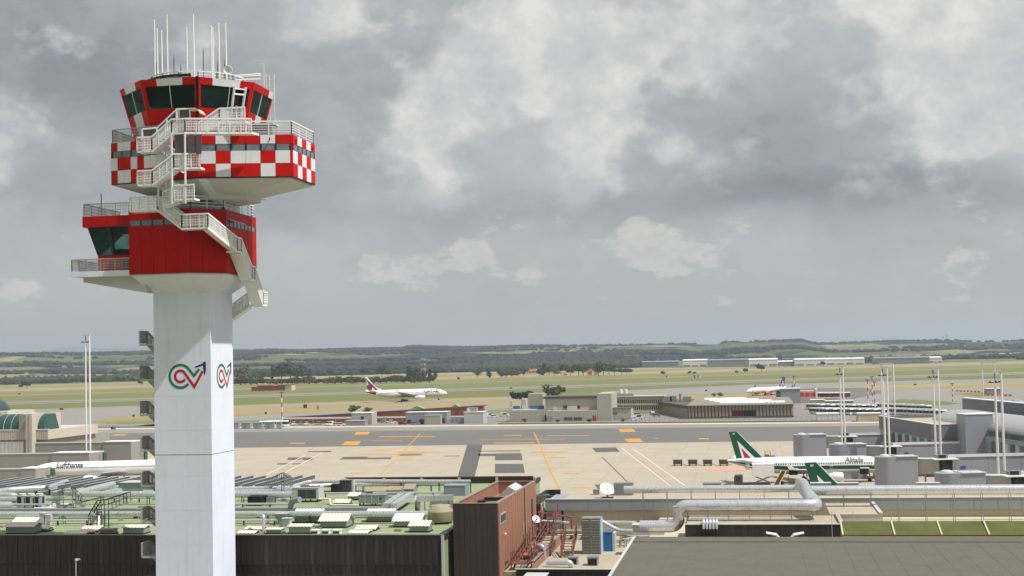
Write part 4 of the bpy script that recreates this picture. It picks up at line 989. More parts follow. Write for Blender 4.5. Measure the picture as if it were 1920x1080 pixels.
hood('pale curved hood over the long duct by the condensers', 52, 92, 951, 961, 968, M_greyl, D=1.2, ribs=False)
hood('pale sloping hood behind the curved one', 88, 118, 943, 951, 957, M_greyl, D=1.4, ribs=False)
# ---- boxes and machines ------------------------------------------------------------------
def boxunit(name, label, cat, x0, x1, yt, yb, depth, m, zf=DZ, legs=0.0, extra=None, group=None):
    b = G((x0 + x1) / 2, yb, zf); Y = b[1]; A, B = V(x0, yt, Y), V(x1, yt, Y); z1 = (A[2] + B[2]) / 2
    t_ = thing(name, label, cat, (b[0], Y, zf), group=group)
    MB().box(A[0], B[0], Y, Y + depth, zf + legs, z1).build('casing', m, t_)
    if legs:
        for x in (A[0] + .15, (A[0] + B[0]) / 2, B[0] - .15):
            for y in (Y + .1, Y + depth - .1): MB().box(x - .06, x + .06, y - .06, y + .06, zf, zf + legs).build('leg', M_frame, t_)
    MB().box(A[0] - .04, B[0] + .04, Y - .04, Y + depth + .04, z1, z1 + .06).build('top_cover', m, t_)
    if extra: extra(t_, A[0], B[0], Y, Y + depth, zf + legs, z1)
    return t_
def ex_cond(t_, x0, x1, y0, y1, z0, z1):
    MB().box(x0 + .1, x0 + (x1 - x0) * .62, y0 - .03, y0, z0 + (z1 - z0) * .35, z1 - .1).build('grille', M_shadow, t_)
    MB().lathe(((x0 + x1) / 2, (y0 + y1) / 2, z1 + .06), [(.40, 0), (.42, .2), (.36, .24), (.3, .18)], 14).build('fan_ring', M_greyl, t_)
    MB().box(x1 - .1, x1 + .02, y0 + .15, y1 - .3, z0 + .6, z1 - .1).build('side_grille', M_shadow, t_)
for k, nm in enumerate(('left', 'middle', 'right')):
    boxunit('condenser', 'white condenser with dark grille, %s one of the three together' % nm, 'air conditioner', 31 + 16.2 * k, 45 + 16.2 * k, 930.5, 953.5, 1.0, M_greyl, extra=ex_cond, group='three condensers on the hall roof')
def ex_fan(t_, x0, x1, y0, y1, z0, z1):
    MB().box(x1 - .01, x1 + .03, y0 + .08, y1 - .08, z0 + .5, z1 - .08).build('fan_grille', M_shadow, t_)
    MB().lathe((x1 + .04, (y0 + y1) / 2, (z0 + z1) / 2 + .25), [(.26, 0), (.28, .05), (.2, .06)], 12, axis='x').build('fan_ring', M_greyl, t_)
boxunit('fan_unit', 'upright white fan unit at the tip of the sloping hood', 'air conditioner', 73.5, 82, 963, 985, .7, M_greyl, extra=ex_fan)
boxunit('fan_unit', 'upright white fan unit right of its twin by the green deck', 'air conditioner', 83.5, 92, 966, 985, .7, M_greyl, extra=ex_fan)
def ex_chill(t_, x0, x1, y0, y1, z0, z1):
    w = x1 - x0
    MB().box(x0 + w * .22, x0 + w * .9, y0 - .03, y0, z0 + .12, z1 - .2).build('grille', mat('coil_dark', (58, 68, 66), .5, var=.15, vs=2), t_)
    MB().box(x0 + w * .55, x0 + w * .565, y0 - .05, y0 - .03, z0 + .12, z1 - .2).build('grille_bar', M_galv2, t_)
    for k in range(4): MB().lathe((x0 + w * (.32 + .18 * k), (y0 + y1) / 2, z1 + .06), [(.34, 0), (.36, .14), (.3, .16), (.28, .1)], 12).build('fan_ring', M_rust, t_)
boxunit('chiller', 'large pale chiller with dark coil face and four rust-rimmed fans', 'chiller', 548, 597, 915, 942, 2.0, M_greyl, legs=.35, extra=ex_chill)
def ex_side(t_, x0, x1, y0, y1, z0, z1): MB().box(x1, x1 + .25, y0, y1, z0, z1 - .02).build('pale_flange', M_greyl, t_)  # pale grey slab along the right-hand side
boxunit('plant_box', 'dark square plant box with a pale side in front of the rear screen', 'plant box', 637, 659, 901.5, 925, 1.8, mat('charcoal_box', (74, 74, 70), .6, var=.1), extra=ex_side)
boxunit('plant_box', 'black open-fronted box left of the dark plant box', 'plant box', 620, 634, 909, 927, 1.2, M_shadow)
boxunit('pump_set', 'dark pump cabinet under the fat duct end', 'pump', 464, 490, 932, 949, 1.4, M_shadow, legs=.15)
boxunit('pump_set', 'grey skid of pipework and pump beside the dark cabinet', 'pump', 500, 512, 934, 948, 1.0, M_galv2, legs=.2)
def ex_ahu(t_, x0, x1, y0, y1, z0, z1):
    w = x1 - x0
    for k in range(1, 4): MB().box(x0 + w * k / 4 - .03, x0 + w * k / 4 + .03, y0 - .03, y0, z0, z1).build('panel_joint', M_galv, t_)
    MB().lathe((x0 + w * .82, y0 - .02, z1 - .35), [(.14, .0), (.14, .02), (.05, .03)], 10, axis='y').build('port', M_shadow, t_)
boxunit('air_handler', 'long dull grey air handler on feet behind the white gables', 'air handler', 672, 722, 929, 949, 1.6, M_galv2, legs=.3, extra=ex_ahu)
boxunit('air_handler', 'blue-grey air handler with flared lid beside the brown block', 'air handler', 832, 872, 911, 930, 2.2, mat('blue_grey_box', (132, 142, 154), .6, var=.08), extra=None)
def ex_lid(t_, x0, x1, y0, y1, z0, z1): MB().box(x0 - .1, x1 + .1, y0 - .1, y1 + .1, z1 + .05, z1 + .12).build('lid', M_greyl, t_)
boxunit('roof_cabinet', 'grey cabinet standing on the green deck by the gooseneck', 'cabinet', 516, 536, 965, 984, .8, M_galv2, extra=ex_lid)
boxunit('roof_cabinet', 'small pale cabinet in front of the grey one', 'cabinet', 529.5, 543, 974, 990, .6, M_greyl, extra=ex_lid)
boxunit('roof_cabinet', 'grey screen box between fins and fat duct left of the shaft', 'cabinet', 222, 300, 906, 921, 3.0, M_body, extra=ex_lid)
def ex_hatch(t_, x0, x1, y0, y1, z0, z1): MB().box(x0 + .08, x1 - .08, y0 - .03, y0, z0 + .06, z1 - .1).build('opening', M_shadow, t_)
for k, nm in enumerate(('leftmost', 'middle', 'rightmost')):
    boxunit('intake_box', 'small white intake box with dark opening at the parapet, %s of three' % nm, 'roof vent', 582 + 20.5 * k, 596 + 20.5 * k, 995, 1001.5, .7, M_hw, extra=ex_hatch, group='intake boxes at the parapet')
tk = G(826, 981, DZ)
tank = thing('roof_tank', 'stained beige round tank next to the brown plant block', 'tank', tk)
fixn(MB().lathe(tk, [(1.25, .2), (1.3, .3), (1.3, 1.2), (1.2, 1.3), (.9, 1.7), (.2, 1.9)], 22).build('shell', M_hood2, tank, smooth=True)); MB().cbox((tk[0], tk[1], DZ + .1), (2.0, 2.0, .2)).build('plinth', M_frame, tank)
for lx in (-1.0, 1.0): MB().cbox((tk[0] + lx * .6, tk[1] + .6, DZ + 1.6), (.5, 1.4, .3), .4 * lx).build('cover_plate', M_beige, tank)
# steel catwalk and steps over ducts
def catwalk(label, pts, w=.9, m=M_frame):
    P = [Vector(G(*q)) for q in pts]; t_ = thing('catwalk', label, 'catwalk', (P[0].x, P[0].y, DZ)); d = MB(); rl = MB()
    for a, b in zip(P[:-1], P[1:]):
        o = Vector((0, w, 0)); d.loft([[a, a + o, b + o, b], [p - Vector((0, 0, .1)) for p in (a, a + o, b + o, b)]][::-1])
        for q in (Vector((0, 0, 0)), o):
            r_ = MB(); railing(r_, [a + q, b + q], 1.0, 1.1, (.5,), .022); r_.build('handrail', m, t_)
    d.build('deck', M_galv2, t_)
    for p in P[1:-1]:
        lg = MB(); lg.bar((p.x, p.y, DZ), p, .08); lg.bar((p.x, p.y + w, DZ), (p.x, p.y + w, p.z), .08); lg.build('leg', m, t_)
    return t_
catwalk('steel catwalk stepping over the long duct left of the shaft', [(166, 985, 14.05), (182, 958, 15.9), (196, 956, 15.9), (238, 942, 16.3)])
catwalk('light steel stair bridge right of the three condensers', [(98, 944, 14.2), (112, 936, 15.3), (136, 936, 15.3), (154, 950, 14.1)], .8, M_galv2)
catwalk('thin grey steps climbing the right skylight fins', [(498, 916, 14.8), (528, 903, 16.4), (548, 914, 15.0)], .8, M_galv2)
lp = G(142, 1079, 9.0)
lamp = thing('street_lamp', 'single white street lamp in front of the dark wall', 'lamp', (V(142, 1070, 118)[0], 118, 0))
lx, lz = V(142.5, 1051, 118)[0], V(142.5, 1050, 118)[2]
MB().tube([(lx, 118, 0), (lx, 118, lz)], [.07, .05], 8).build('pole', M_steel, lamp); fixn(MB().lathe((lx + .15, 118, lz), [(.05, -.06), (.26, 0), (.24, .1), (.08, .15)], 12).build('lamp_head', M_steel, lamp, smooth=True))

# ================================================================ brown plant block and court
BX0, BX1, BY0, BY1, BZ = -27.75, -23.45, 125.8, 148.0, 17.0
blk = thing('plant_block', 'tall brown metal-clad plant block with open top', 'building', ((BX0 + BX1) / 2, BY0, 0))
MB().box(BX0 + .08, BX1 - .08, BY0 + .08, BY1 - .08, 0, 15.7).build('block_core', M_brown, blk)
cp = MB()
for a in ((BX0 + .08, BX1 - .08, BY0 + .08, BY0 + .3), (BX0 + .08, BX1 - .08, BY1 - .3, BY1 - .08), (BX0 + .08, BX0 + .3, BY0 + .3, BY1 - .3), (BX1 - .3, BX1 - .08, BY0 + .3, BY1 - .3)):
    MB().box(*a, 15.7, BZ - .02).build('parapet_wall', M_brown, blk)
for a in ((BX0, BX1, BY0, BY0 + .36), (BX0, BX1, BY1 - .36, BY1), (BX0, BX0 + .36, BY0 + .36, BY1 - .36), (BX1 - .36, BX1, BY0 + .36, BY1 - .36)):
    MB().box(*a, BZ - .02, BZ + .04).build('coping', mat('brown_coping', (140, 122, 110), .5, var=.1), blk)
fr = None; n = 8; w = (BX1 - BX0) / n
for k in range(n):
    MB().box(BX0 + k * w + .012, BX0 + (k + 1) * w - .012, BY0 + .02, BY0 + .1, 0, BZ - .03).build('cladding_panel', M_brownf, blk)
n = 34; w = (BY1 - BY0) / n
for k in range(n):
    a, b = BY0 + k * w + .014, BY0 + (k + 1) * w - .014
    for s_, x in ((1, BX1), ): MB().box(x - .1, x - .02 + random.uniform(-.01, .01), a, b, 0, BZ - .03).build('cladding_panel', M_brown, blk)
for k, (yy, h) in enumerate(((127.6, .6), (129.2, .6), (131.4, .5), (135.5, .5), (139, .45))):
    MB().box(BX0 + .4, BX1 - .5, yy, yy + .4, 15.75, 15.75 + h).build('roof_beam', M_black, blk)
MB().tube([(BX1 - 2, 130, 16.6), (BX1 - 1.0, 130.4, 16.6), (BX1 - .7, 138, 16.7)], .12, 6).build('roof_pipe', M_galv2, blk)
MB().tube([(BX1 - 1.4, 129, 16.4), (BX1 - .5, 129.5, 16.4), (BX1 - .5, 137, 16.5)], .1, 6).build('roof_pipe', M_galv2, blk)
MB().slabxz([(BX1 - 2.6, 16.2), (BX1 - 1.5, 17.25), (BX1 - .4, 16.6)], 139.5, 144).build('roof_hatch', M_greyl, blk)
MB().tube([(BX1 + .08, 140.4, BZ), (BX1 + .08, 140.4, 11)], .1, 6).build('downpipe', M_hood2, blk)
MB().box(BX1 - .06, BX1 + .02, 126.6, 129.4, 15.0, 15.9).build('side_window', M_greyl, blk)
for k in range(3): MB().box(BX1 - .04, BX1 + .04, 126.75 + k * .88, 127.5 + k * .88, 15.1, 15.8).build('window_pane', M_gdark, blk)
MB().box(BX1 - .06, BX1 + .03, 139.0, 139.8, 10.6, 13.6).build('service_door', M_hood2, blk); MB().box(BX1 - .06, BX1 + .03, 144.8, 145.4, 11, 15.4).build('dark_slot', M_shadow, blk)
fixn(MB().lathe((BX1 + .15, 128.2, 13.9), [(.05, -.14), (.14, 0), (.05, .14)], 10).build('wall_lamp', M_hood, blk))
# court between plant block and big brown roof
CZ = 10.5
court = thing('service_court', 'sunken beige service court beside the brown plant block', 'building', (-17, 127.5, 0))
MB().box(BX1 + .02, -10.6, 127.7, 152.9, 0, CZ).build('court_floor', M_beige, court)
n = 22; w = (-10.6 - BX1 - 1.2) / n
for k in range(n): MB().box(BX1 + 1.2 + k * w + .01, BX1 + 1.2 + (k + 1) * w - .01, 127.5 + random.uniform(-.012, .012), 127.68, 0, CZ + .25).build('cladding_panel', M_wall, court)
MB().box(BX1 + 1.1, -10.6, 127.42, 127.75, CZ + .25, CZ + .32).build('coping', M_greyl, court)
MB().slabyz([(127.8, CZ), (127.8, CZ + .5), (146, CZ + .9), (146, CZ)], BX1 + 2.6, BX1 + 2.8).build('dividing_wall', M_brown, court)
MB().box(BX1 + 2.55, BX1 + 2.85, 127.9, 146, CZ + .9, CZ + .97).build('wall_coping', M_galv2, court)
ledge = thing('ledge_roof', 'pale ledge roof at the foot of the court wall', 'roof', (-19, 122, 0))
MB().box(V(985, 1078, 122.6)[0], V(1023, 1078, 122.6)[0], 119, 124, 0, V(1000, 1075, 124)[2]).build('ledge_slab', M_hood, ledge); MB().box(V(985, 1078, 122.6)[0] - .1, V(1023, 1078, 122.6)[0] + .1, 118.9, 124.1, V(1000, 1075, 124)[2], V(1000, 1075, 124)[2] + .06).build('ledge_edge', M_greyl, ledge)
# rear hall: grey fascia over a cream wall
rh = thing('rear_hall', 'low hall with grey fascia over cream wall behind the court', 'building', (0, 153, 0))
RX0, RX1 = V(1056, 945, 153)[0], 60
MB().box(RX0, RX1, 153.05, 161.5, 0, 13.28).build('cream_wall', M_cream, rh)
MB().box(RX0 - .2, RX1, 153.0, 161.6, 13.3, 14.3).build('hall_roof', M_beige, rh)
MB().box(RX0 - 1.9, RX0 - .2, 152.9, 160.5, 10, 14.3).build('side_wall', M_grey, rh)
k = 0; x = RX0 - 2.0
while x < RX1 - 3:
    MB().box(x + .01, x + 2.39, 152.8, 152.98, 13.3, 14.5).build('fascia_panel', M_grey, rh); x += 2.4
MB().box(RX0 - 2.0, RX1, 152.75, 153.2, 14.5, 14.56).build('fascia_coping', M_greyl, rh)
# dark annex between block and rear hall
dk = thing('dark_annex', 'dark clad roof annex with green deck behind the plant block', 'building', (-22, 150, 0))
ax0_, ax1_ = BX1 + .1, V(1037, 905, 165)[0]
MB().box(ax0_, ax1_ - 1.0, 150.5, 166, 0, 13.2).build('annex_body', M_wall, dk); MB().box(ax0_, ax1_ - 1.0, 150.6, 165.9, 13.2, 13.3).build('annex_deck', M_deck, dk)
for a in ((ax0_, ax1_ - .8, 150.2, 150.5), (ax1_ - 1.1, ax1_ - .8, 150.5, 166), (ax0_, ax1_ - .8, 166, 166.3)): MB().box(*a, 8, 14.3).build('annex_parapet', M_wall, dk)
r_ = MB(); railing(r_, [(ax0_ + .3, 158, 13.3), (ax1_ - 1.3, 158, 13.3)], 1.1, 1.5, (.5,), .03); r_.build('guard_rail', M_galv2, dk)
rr_ = MB(); rr_.tube([(ax0_ - .3, 150.1, 13.4), (ax0_ + 3.4, 150.0, 12.9), (ax0_ + 3.4, 150.0, 10.6)], .12, 6); rr_.build('red_pipe', mat('red_pipe_paint', (146, 72, 58), .6), dk)
MB().tube([(ax0_ - .3, 150.0, 12.5), (ax0_ + 3.2, 150, 12.3)], .16, 8).build('pale_pipe', M_greyl, dk)
# rust stairs
def rstair(label, A, B, w, legs=True):
    A, B, W_v = Vector(A), Vector(B), Vector(w); t_ = thing('steel_stair', label, 'stair', (A.x, A.y, CZ)); n = max(3, round(abs(B.z - A.z) / .22)) if abs(B.z - A.z) > .2 else 0
    U = Vector((0, 0, 1))
    if n:
        for i in range(n):
            p = A.lerp(B, (i + .5) / n); MB().loft([[p, p + W_v, p + W_v + (B - A).xy.to_3d().normalized() * .26, p + (B - A).xy.to_3d().normalized() * .26], [q + U * .05 for q in (p, p + W_v, p + W_v + (B - A).xy.to_3d().normalized() * .26, p + (B - A).xy.to_3d().normalized() * .26)]]).build('tread', M_rust, t_)
        for s_ in (0, 1): MB().bar(A + W_v * s_, B + W_v * s_, .14).build('stringer', M_rust, t_)
    else:
        MB().loft([[A, A + W_v, B + W_v, B], [q + U * .06 for q in (A, A + W_v, B + W_v, B)]]).build('platform', M_rust, t_)
        for q in (A, B, A + W_v, B + W_v): MB().bar((q.x, q.y, CZ), q, .1).build('leg', M_rust, t_)
    for s_ in (0, 1): r_ = MB(); railing(r_, [A + W_v * s_, B + W_v * s_], 1.05, 1.2, (.5,), .04); r_.build('handrail', M_rust, t_)
    return t_
xs_ = BX1 + .5
rstair('rust-red stair flight climbing along the brown block', (xs_ + .3, 130.2, 11.0), (xs_ + .9, 139.5, 13.0), (1.2, 0, 0))
rstair('rust-red platform at the foot of the plant block stair', (xs_ + .1, 128.4, 11.1), (xs_ + .1, 130.2, 11.1), (1.9, 0, 0))
rstair('rust-red upper flight behind the white dish', (xs_ + .9, 140.5, 13.0), (xs_ + 1.0, 143.2, 14.2), (1.5, 0, 0))
sx = V(1025, 1000, 140)[0]
rstair('rust-red landing with lattice sides in mid court', (sx - .9, 140.5, 12.3), (sx + 1.4, 140.5, 12.3), (0, 1.6, 0))
rstair('rust-red ladder stair down to the court floor', (sx + 1.9, 136.5, 10.6), (sx + 1.9, 140.3, 12.3), (1.1, 0, 0))
rstair('rust-red stair half hidden under the lattice landing', (sx - .6, 137.5, 10.6), (sx - .6, 140.3, 12.3), (1.3, 0, 0))
# dishes
def satdish(label, c, r, zf, yaw=-.3, el=.5):
    t_ = thing('satellite_dish', label, 'satellite dish', (c[0], c[1], zf)); prof = [(r * u, -.28 * r * (1 - u * u)) for u in (.02, .3, .55, .8, 1.0)] + [(r * u, -.28 * r * (1 - u * u) - .03) for u in (.98, .8, .55, .3, .02)]
    mb = MB().lathe((0, 0, 0), prof, 24); mt = Matrix.Translation(c) @ Matrix.Rotation(yaw, 4, 'Z') @ Matrix.Rotation(R(90) - el, 4, 'X')
    mb.xform(lambda p: tuple(mt @ Vector(p))); fixn(mb.build('reflector', M_steel, t_, smooth=True))
    f = mt @ Vector((0, 0, r * .75)); fd = MB()
    for a in (0, 2.1, 4.2): fd.bar(mt @ Vector((r * .95 * math.cos(a), r * .95 * math.sin(a), 0)), f, .03)
    fd.build('feed_arm', M_galv2, t_); MB().tube([(c[0], c[1] + .3 * r, zf), (c[0], c[1] + .3 * r, c[2])], .09, 8).build('mast', M_galv2, t_)
    MB().cbox((c[0], c[1] + .2, zf + .05), (1.6 * r, 1.4 * r, .1)).build('base_frame', M_frame, t_)
    return t_
satdish('big white satellite dish on the beige rear roof', V(1138, 916, 156), .82, 14.3, .5, .75)
satdish('small white satellite dish above the rust stairs', V(1005.5, 973, 139), .42, 12.0, .6, .6)
# court equipment
def ex_lv(t_, x0, x1, y0, y1, z0, z1):
    n = 22
    for k in range(n):
        z = z0 + .1 + (z1 - z0 - .2) * k / n
        for a, b in ((x0 + .06, (x0 + x1) / 2 - .05), ((x0 + x1) / 2 + .05, x1 - .06)): MB().loft([[(a, y0 - .01, z), (b, y0 - .01, z), (b, y0 - .09, z + .02), (a, y0 - .09, z + .02)], [(a, y0 - .01, z + .12), (b, y0 - .01, z + .12), (b, y0 - .09, z + .06), (a, y0 - .09, z + .06)]]).build('louvre', M_grey_lv, t_)
    MB().box((x0 + x1) / 2 - .06, (x0 + x1) / 2 + .06, y0 - .1, y0, z0, z1).build('mullion', M_grey_lv, t_)
    MB().box(x0, x1, y0 - .1, y0, (z0 + z1) / 2 - .06, (z0 + z1) / 2 + .06).build('transom', M_grey_lv, t_)
    MB().box(x1, x1 + .05, y0, y1, z0, z1 - .05).build('side_panel', mat('pale_blue_panel', (170, 196, 220), .5), t_)
M_grey_lv = mat('louvre_grey', (128, 128, 122), .6, var=.08, vs=1)
boxunit('cooling_tower', 'tall grey louvred cooling unit with pale top in the court', 'cooling unit', 1090, 1125, 973, 1039, 1.9, M_grey_lv, zf=CZ, extra=ex_lv)
boxunit('plant_box', 'bright blue cabinet right of the tall louvred unit', 'plant box', 1128.5, 1148, 999, 1034, 1.4, mat('blue_paint', (44, 98, 146), .5, var=.12, vs=1.0, streak=.2), zf=CZ, extra=ex_side)
duct('silver pipe sloping down behind the blue cabinet', [(1126, 977, 13), (1160, 996, 12), (1194, 997, 12)], .27, zf=CZ, legs=0)
duct('silver pipe running straight behind the sloping one', [(1136, 980, 12.6), (1194, 981, 12.6)], .24, zf=CZ, legs=3)
duct('brown pipe crossing the court behind the rust stairs', [(1045, 996, 11.6), (1090, 996, 11.6)], .2, M_hood2, zf=CZ, legs=0)
duct('fat silver pipe with two downturned ends at the court front', [(1025, 1055, 10.9), (1068, 1054, 11.0), (1073, 1062, 10.6)], .26, zf=CZ, legs=0)
duct('silver pipe elbow pair left of the court stairs', [(1003, 1045, 10.8), (1003, 1023, 12.0), (1019, 1024, 12.0), (1020, 1046, 10.7)], .2, zf=CZ, legs=0)
duct('second silver hoop pipe just behind the first one', [(1008, 1041, 10.8), (1008, 1020, 12.1), (1024, 1021, 12.1)], .16, zf=CZ, legs=0)
boxunit('vent_box', 'open grey vent box at the court front, left one', 'roof vent', 1065, 1082, 1046, 1059, 1.1, M_galv2, zf=CZ, extra=ex_hatch)
boxunit('vent_box', 'round-shouldered grey vent box at the court front, right one', 'roof vent', 1101, 1120, 1046, 1061, 1.2, M_galv2, zf=CZ, extra=ex_hatch)
tb = thing('red_sheet', 'faded red corrugated sheet lying on blocks in the court', 'sheet', G(998, 1048, CZ)); cpt = G(998, 1048, CZ)
for k in range(9): MB().cbox((cpt[0] - 1.0 + k * .24, cpt[1], CZ + .5 - .03 * k + (.02 if k % 2 else 0)), (.235, 1.6, .04), 0).build('sheet_strip', mat('faded_red_sheet', (206, 112, 92), .7, var=.1), tb)
MB().cbox((cpt[0], cpt[1], CZ + .2), (1.8, .3, .4)).build('block', M_beige, tb)
rk = thing('pipe_rack', 'rack of weathered pipes and valves between stair and cooling unit', 'pipe rack', G(1070, 1010, CZ)); c0 = G(1070, 1012, CZ)
for k in range(5): MB().tube([(c0[0] - 1.4, c0[1] + k * .5, CZ + .5 + .12 * (k % 3)), (c0[0] + 1.6, c0[1] + k * .5, CZ + .5 + .12 * (k % 3))], .1, 8).build('pipe', M_hood2 if k % 2 else M_greyl, rk)
for x in (-1.2, 0, 1.2): MB().box(c0[0] + x - .06, c0[0] + x + .06, c0[1] - .1, c0[1] + 2.2, CZ, CZ + .42).build('rack_leg', M_rust, rk)
vr = thing('valve_manifold', 'tangle of pale valves and small pipes right of the blue cabinet', 'manifold', G(1165, 1020, CZ)); c0 = G(1162, 1026, CZ)
for k in range(7):
    x = c0[0] + (k % 4) * .55; y = c0[1] + (k // 4) * .9; MB().tube([(x, y, CZ), (x, y, CZ + .7 + .1 * (k % 3)), (x + .5, y + .1, CZ + .8 + .1 * (k % 3))], .09, 6).build('valve_pipe', M_greyl if k % 3 else M_hood2, vr)
for z in (.5, 1.0): MB().tube([(c0[0] - .1, c0[1] + 1.2, CZ + z), (c0[0] + 3.0, c0[1] + 1.3, CZ + z)], .08, 6).build('header_pipe', M_greyl, vr)

# ================================================================ right-hand roofs
big = thing('near_roof', 'broad brown-grey sheet metal roof in the near right corner', 'roof', (10, 125, 0))
RXL = V(1190, 1010, 125)[0]
src = None; x = RXL
MB().box(RXL, 42, 84, 125, 0, 13.9).build('roof_body', M_roofb, big)
MB().box(RXL + .05, 42, 121.95, 125.05, 13.9, 14.06).build('ridge_flashing', M_roofb, big)
MB().box(RXL + .05, 42, 121.72, 121.96, 13.9, 13.93).build('expansion_gap', M_shadow, big)
while x < 32:
    if src is None: src = MB().box(.003, 1.797, -38, -3.3, -.06, .04).box(1.77, 1.81, -38, -3.3, .04, .05).build('roof_sheet', M_roofb, big, local=True); o0 = ORG[big.name]; src.location = (x - o0[0], 0, 14.0)
    else: share(src, 'roof_sheet', big, (x, 125, 14.0 + random.uniform(-.006, .006)))
    x += 1.8
MB().box(RXL - .12, RXL + .1, 86, 125.1, 13.7, 14.12).build('verge_trim', M_greyl, big)
rs = None
mid = thing('mid_deck', 'cream sunken roof deck between the near roof and rear hall', 'roof', (10, 140, 0))
MB().box(-10.6, 60, 125.1, 152.9, 0, 12.5).build('deck_slab', M_cream, mid)
mossb = thing('mossy_canopy', 'sloping canopy of moss-green panels with white ribs', 'canopy', (15, 128, 12.5))
x0m = V(1578, 990, 128.5)[0]; zm0, zm1 = V(1700, 1003, 126.9)[2], V(1700, 977, 129.9)[2]; edges = [x0m] + [V(q, 990, 128.5)[0] for q in (1674, 1761, 1849)] + [V(1945, 990, 128.5)[0], V(2040, 990, 128.5)[0]]
for a, b in zip(edges[:-1], edges[1:]):
    MB().loft([[(a + .06, 126.9, zm0 - .05), (b - .06, 126.9, zm0 - .05), (b - .06, 129.9, zm1 - .05), (a + .06, 129.9, zm1 - .05)], [(a + .06, 126.9, zm0), (b - .06, 126.9, zm0), (b - .06, 129.9, zm1), (a + .06, 129.9, zm1)]]).build('moss_panel', M_moss, mossb)
for a in edges: MB().loft([[(a - .07, 126.8, zm0 - .03), (a + .07, 126.8, zm0 - .03), (a + .07, 129.9, zm1), (a - .07, 129.9, zm1)], [(a - .07, 126.8, zm0 + .08), (a + .07, 126.8, zm0 + .08), (a + .07, 129.9, zm1 + .1), (a - .07, 129.9, zm1 + .1)]]).build('white_rib', M_cream, mossb)
MB().box(edges[0], edges[-1], 129.95, 130.2, 12.5, zm1 - .08).build('back_wall', M_cream, mossb); MB().box(edges[0], edges[-1], 126.6, 126.88, 12.5, zm0 - .1).build('gutter', M_brown, mossb)
dbx = thing('dark_plant_room', 'long low dark-fronted plant room under the big silver duct', 'building', (0, 131, 12.5))
dx0, dx1 = V(1284, 977, 132)[0], V(1580, 977, 132)[0]
MB().box(dx0, dx1, 132.1, 139.5, 12.5, 14.2).build('room_body', M_wall, dbx); MB().box(dx0 + .1, dx1 - .3, 132.3, 139.4, 14.2, 14.25).build('room_deck', M_beige, dbx)
n = 5; w = (dx1 - dx0) / n
for k in range(n): MB().box(dx0 + k * w + .02, dx0 + (k + 1) * w - .02, 131.96, 132.08, 12.9, 14.28).build('front_panel', M_wall, dbx)
MB().box(dx0, dx1 + .05, 131.9, 132.3, 14.28, 14.34).build('front_coping', M_greyl, dbx); MB().box(dx1 - .3, dx1 + .1, 132.3, 139.6, 14.2, 14.5).build('side_kerb', M_beige, dbx)
MB().box(dx0, dx1, 130.6, 131.95, 12.5, 13.0).build('front_ledge', M_brown, dbx)
gb = thing('grey_plant_room', 'pale grey flat-roofed box beside the duct elbow', 'building', (8, 141, 12.5))
gx0, gx1 = V(1556, 955, 140)[0], V(1655, 955, 140)[0]
MB().box(gx0, gx1, 140, 150, 12.5, 14.2).build('box_body', M_greyl, gb); MB().box(gx0, gx1, 139.95, 150.05, 14.2, 14.28).build('box_roof', M_beige, gb); MB().box(gx1 - .35, gx1, 140.0, 150, 14.28, 14.45).build('roof_kerb', M_greyl, gb)
# big silver duct with its bends
def frames(t_, x0, x1, y, z0, z1, w, step=2.2, m=M_galv2):
    n = int((x1 - x0) / step); U = Vector((0, 0, 1))
    for k in range(n + 1):
        x = x0 + (x1 - x0) * k / max(1, n); f = MB()
        f.bar((x, y - w, z0), (x, y - w, z1), .06); f.bar((x, y + w, z0), (x, y + w, z1), .06); f.bar((x, y - w, (z0 + z1) / 2), (x, y + w, (z0 + z1) / 2), .05)
        f.build('support', m, t_)
    for yy in (y - w, y + w): MB().bar((x0, yy, z0 + .3), (x1, yy, z0 + .3), .05).build('support_rail', m, t_)
YD = 135.5
xd0, xd1 = V(1272, 948, YD)[0], V(1533, 948, YD)[0]
zd_ = V(1400, 948, YD)[2]; zl_ = V(1230, 987, YD)[2]
dct = duct('fattest silver duct with a big elbow above the dark plant room', [(V(1200, 987, YD)[0], YD, zl_), (xd0, YD, zl_), (xd0, YD, zd_), (xd1, YD, zd_), (xd1 - 1.0, 146.8, zd_ + .6)], .58, px=False, legs=0, straps=1.9, zf=14.2, seg=20)
frames(dct, xd0 + .8, xd1 - .5, YD, 14.25, zd_ - .3, .7, 1.9)
xp0, xp1 = V(1170, 917, 148)[0], V(1497, 917, 148)[0]; zp = V(1330, 917, 148)[2]
d2 = duct('straight silver duct along the rear roof ending at a grey box', [(xp0, 148, zp), (xp1, 148, zp)], .4, px=False, legs=0, straps=2.2, zf=12.5, seg=16); frames(d2, xp0 + 2, xp1 - 1, 148, 12.5, zp - .2, .6, 2.4)
xq0, xq1 = V(1512, 919, 147)[0], 46
zq = V(1700, 919, 147)[2]
d3 = duct('long silver duct running off to the right above the grey fascia', [(xq0, 147, zq), (xq1, 147, zq)], .52, px=False, legs=0, straps=2.0, zf=12.5, seg=18); frames(d3, xq0 + 1, xq1 - 2, 147, 12.5, zq - .3, .7, 2.6)
d4 = duct('silver duct hump looping up beside the green tail fin', [(xp1 + .1, 147.2, zp), (xp1 + .1, 147.2, V(1495, 904, 147)[2]), (xp1 + .5, 146.2, V(1495, 905, 147)[2]), (V(1566, 945, 137)[0] - 2.2, 136.5, zd_ + .1)], .5, px=False, legs=0, straps=1.2, zf=14.2, seg=18)
def ex_cor(t_, x0, x1, y0, y1, z0, z1):
    n = 14
    for k in range(n): MB().box(x0 + (x1 - x0) * k / n, x0 + (x1 - x0) * (k + .5) / n, y0 - .06, y0, z0, z1).build('rib', M_grey, t_)
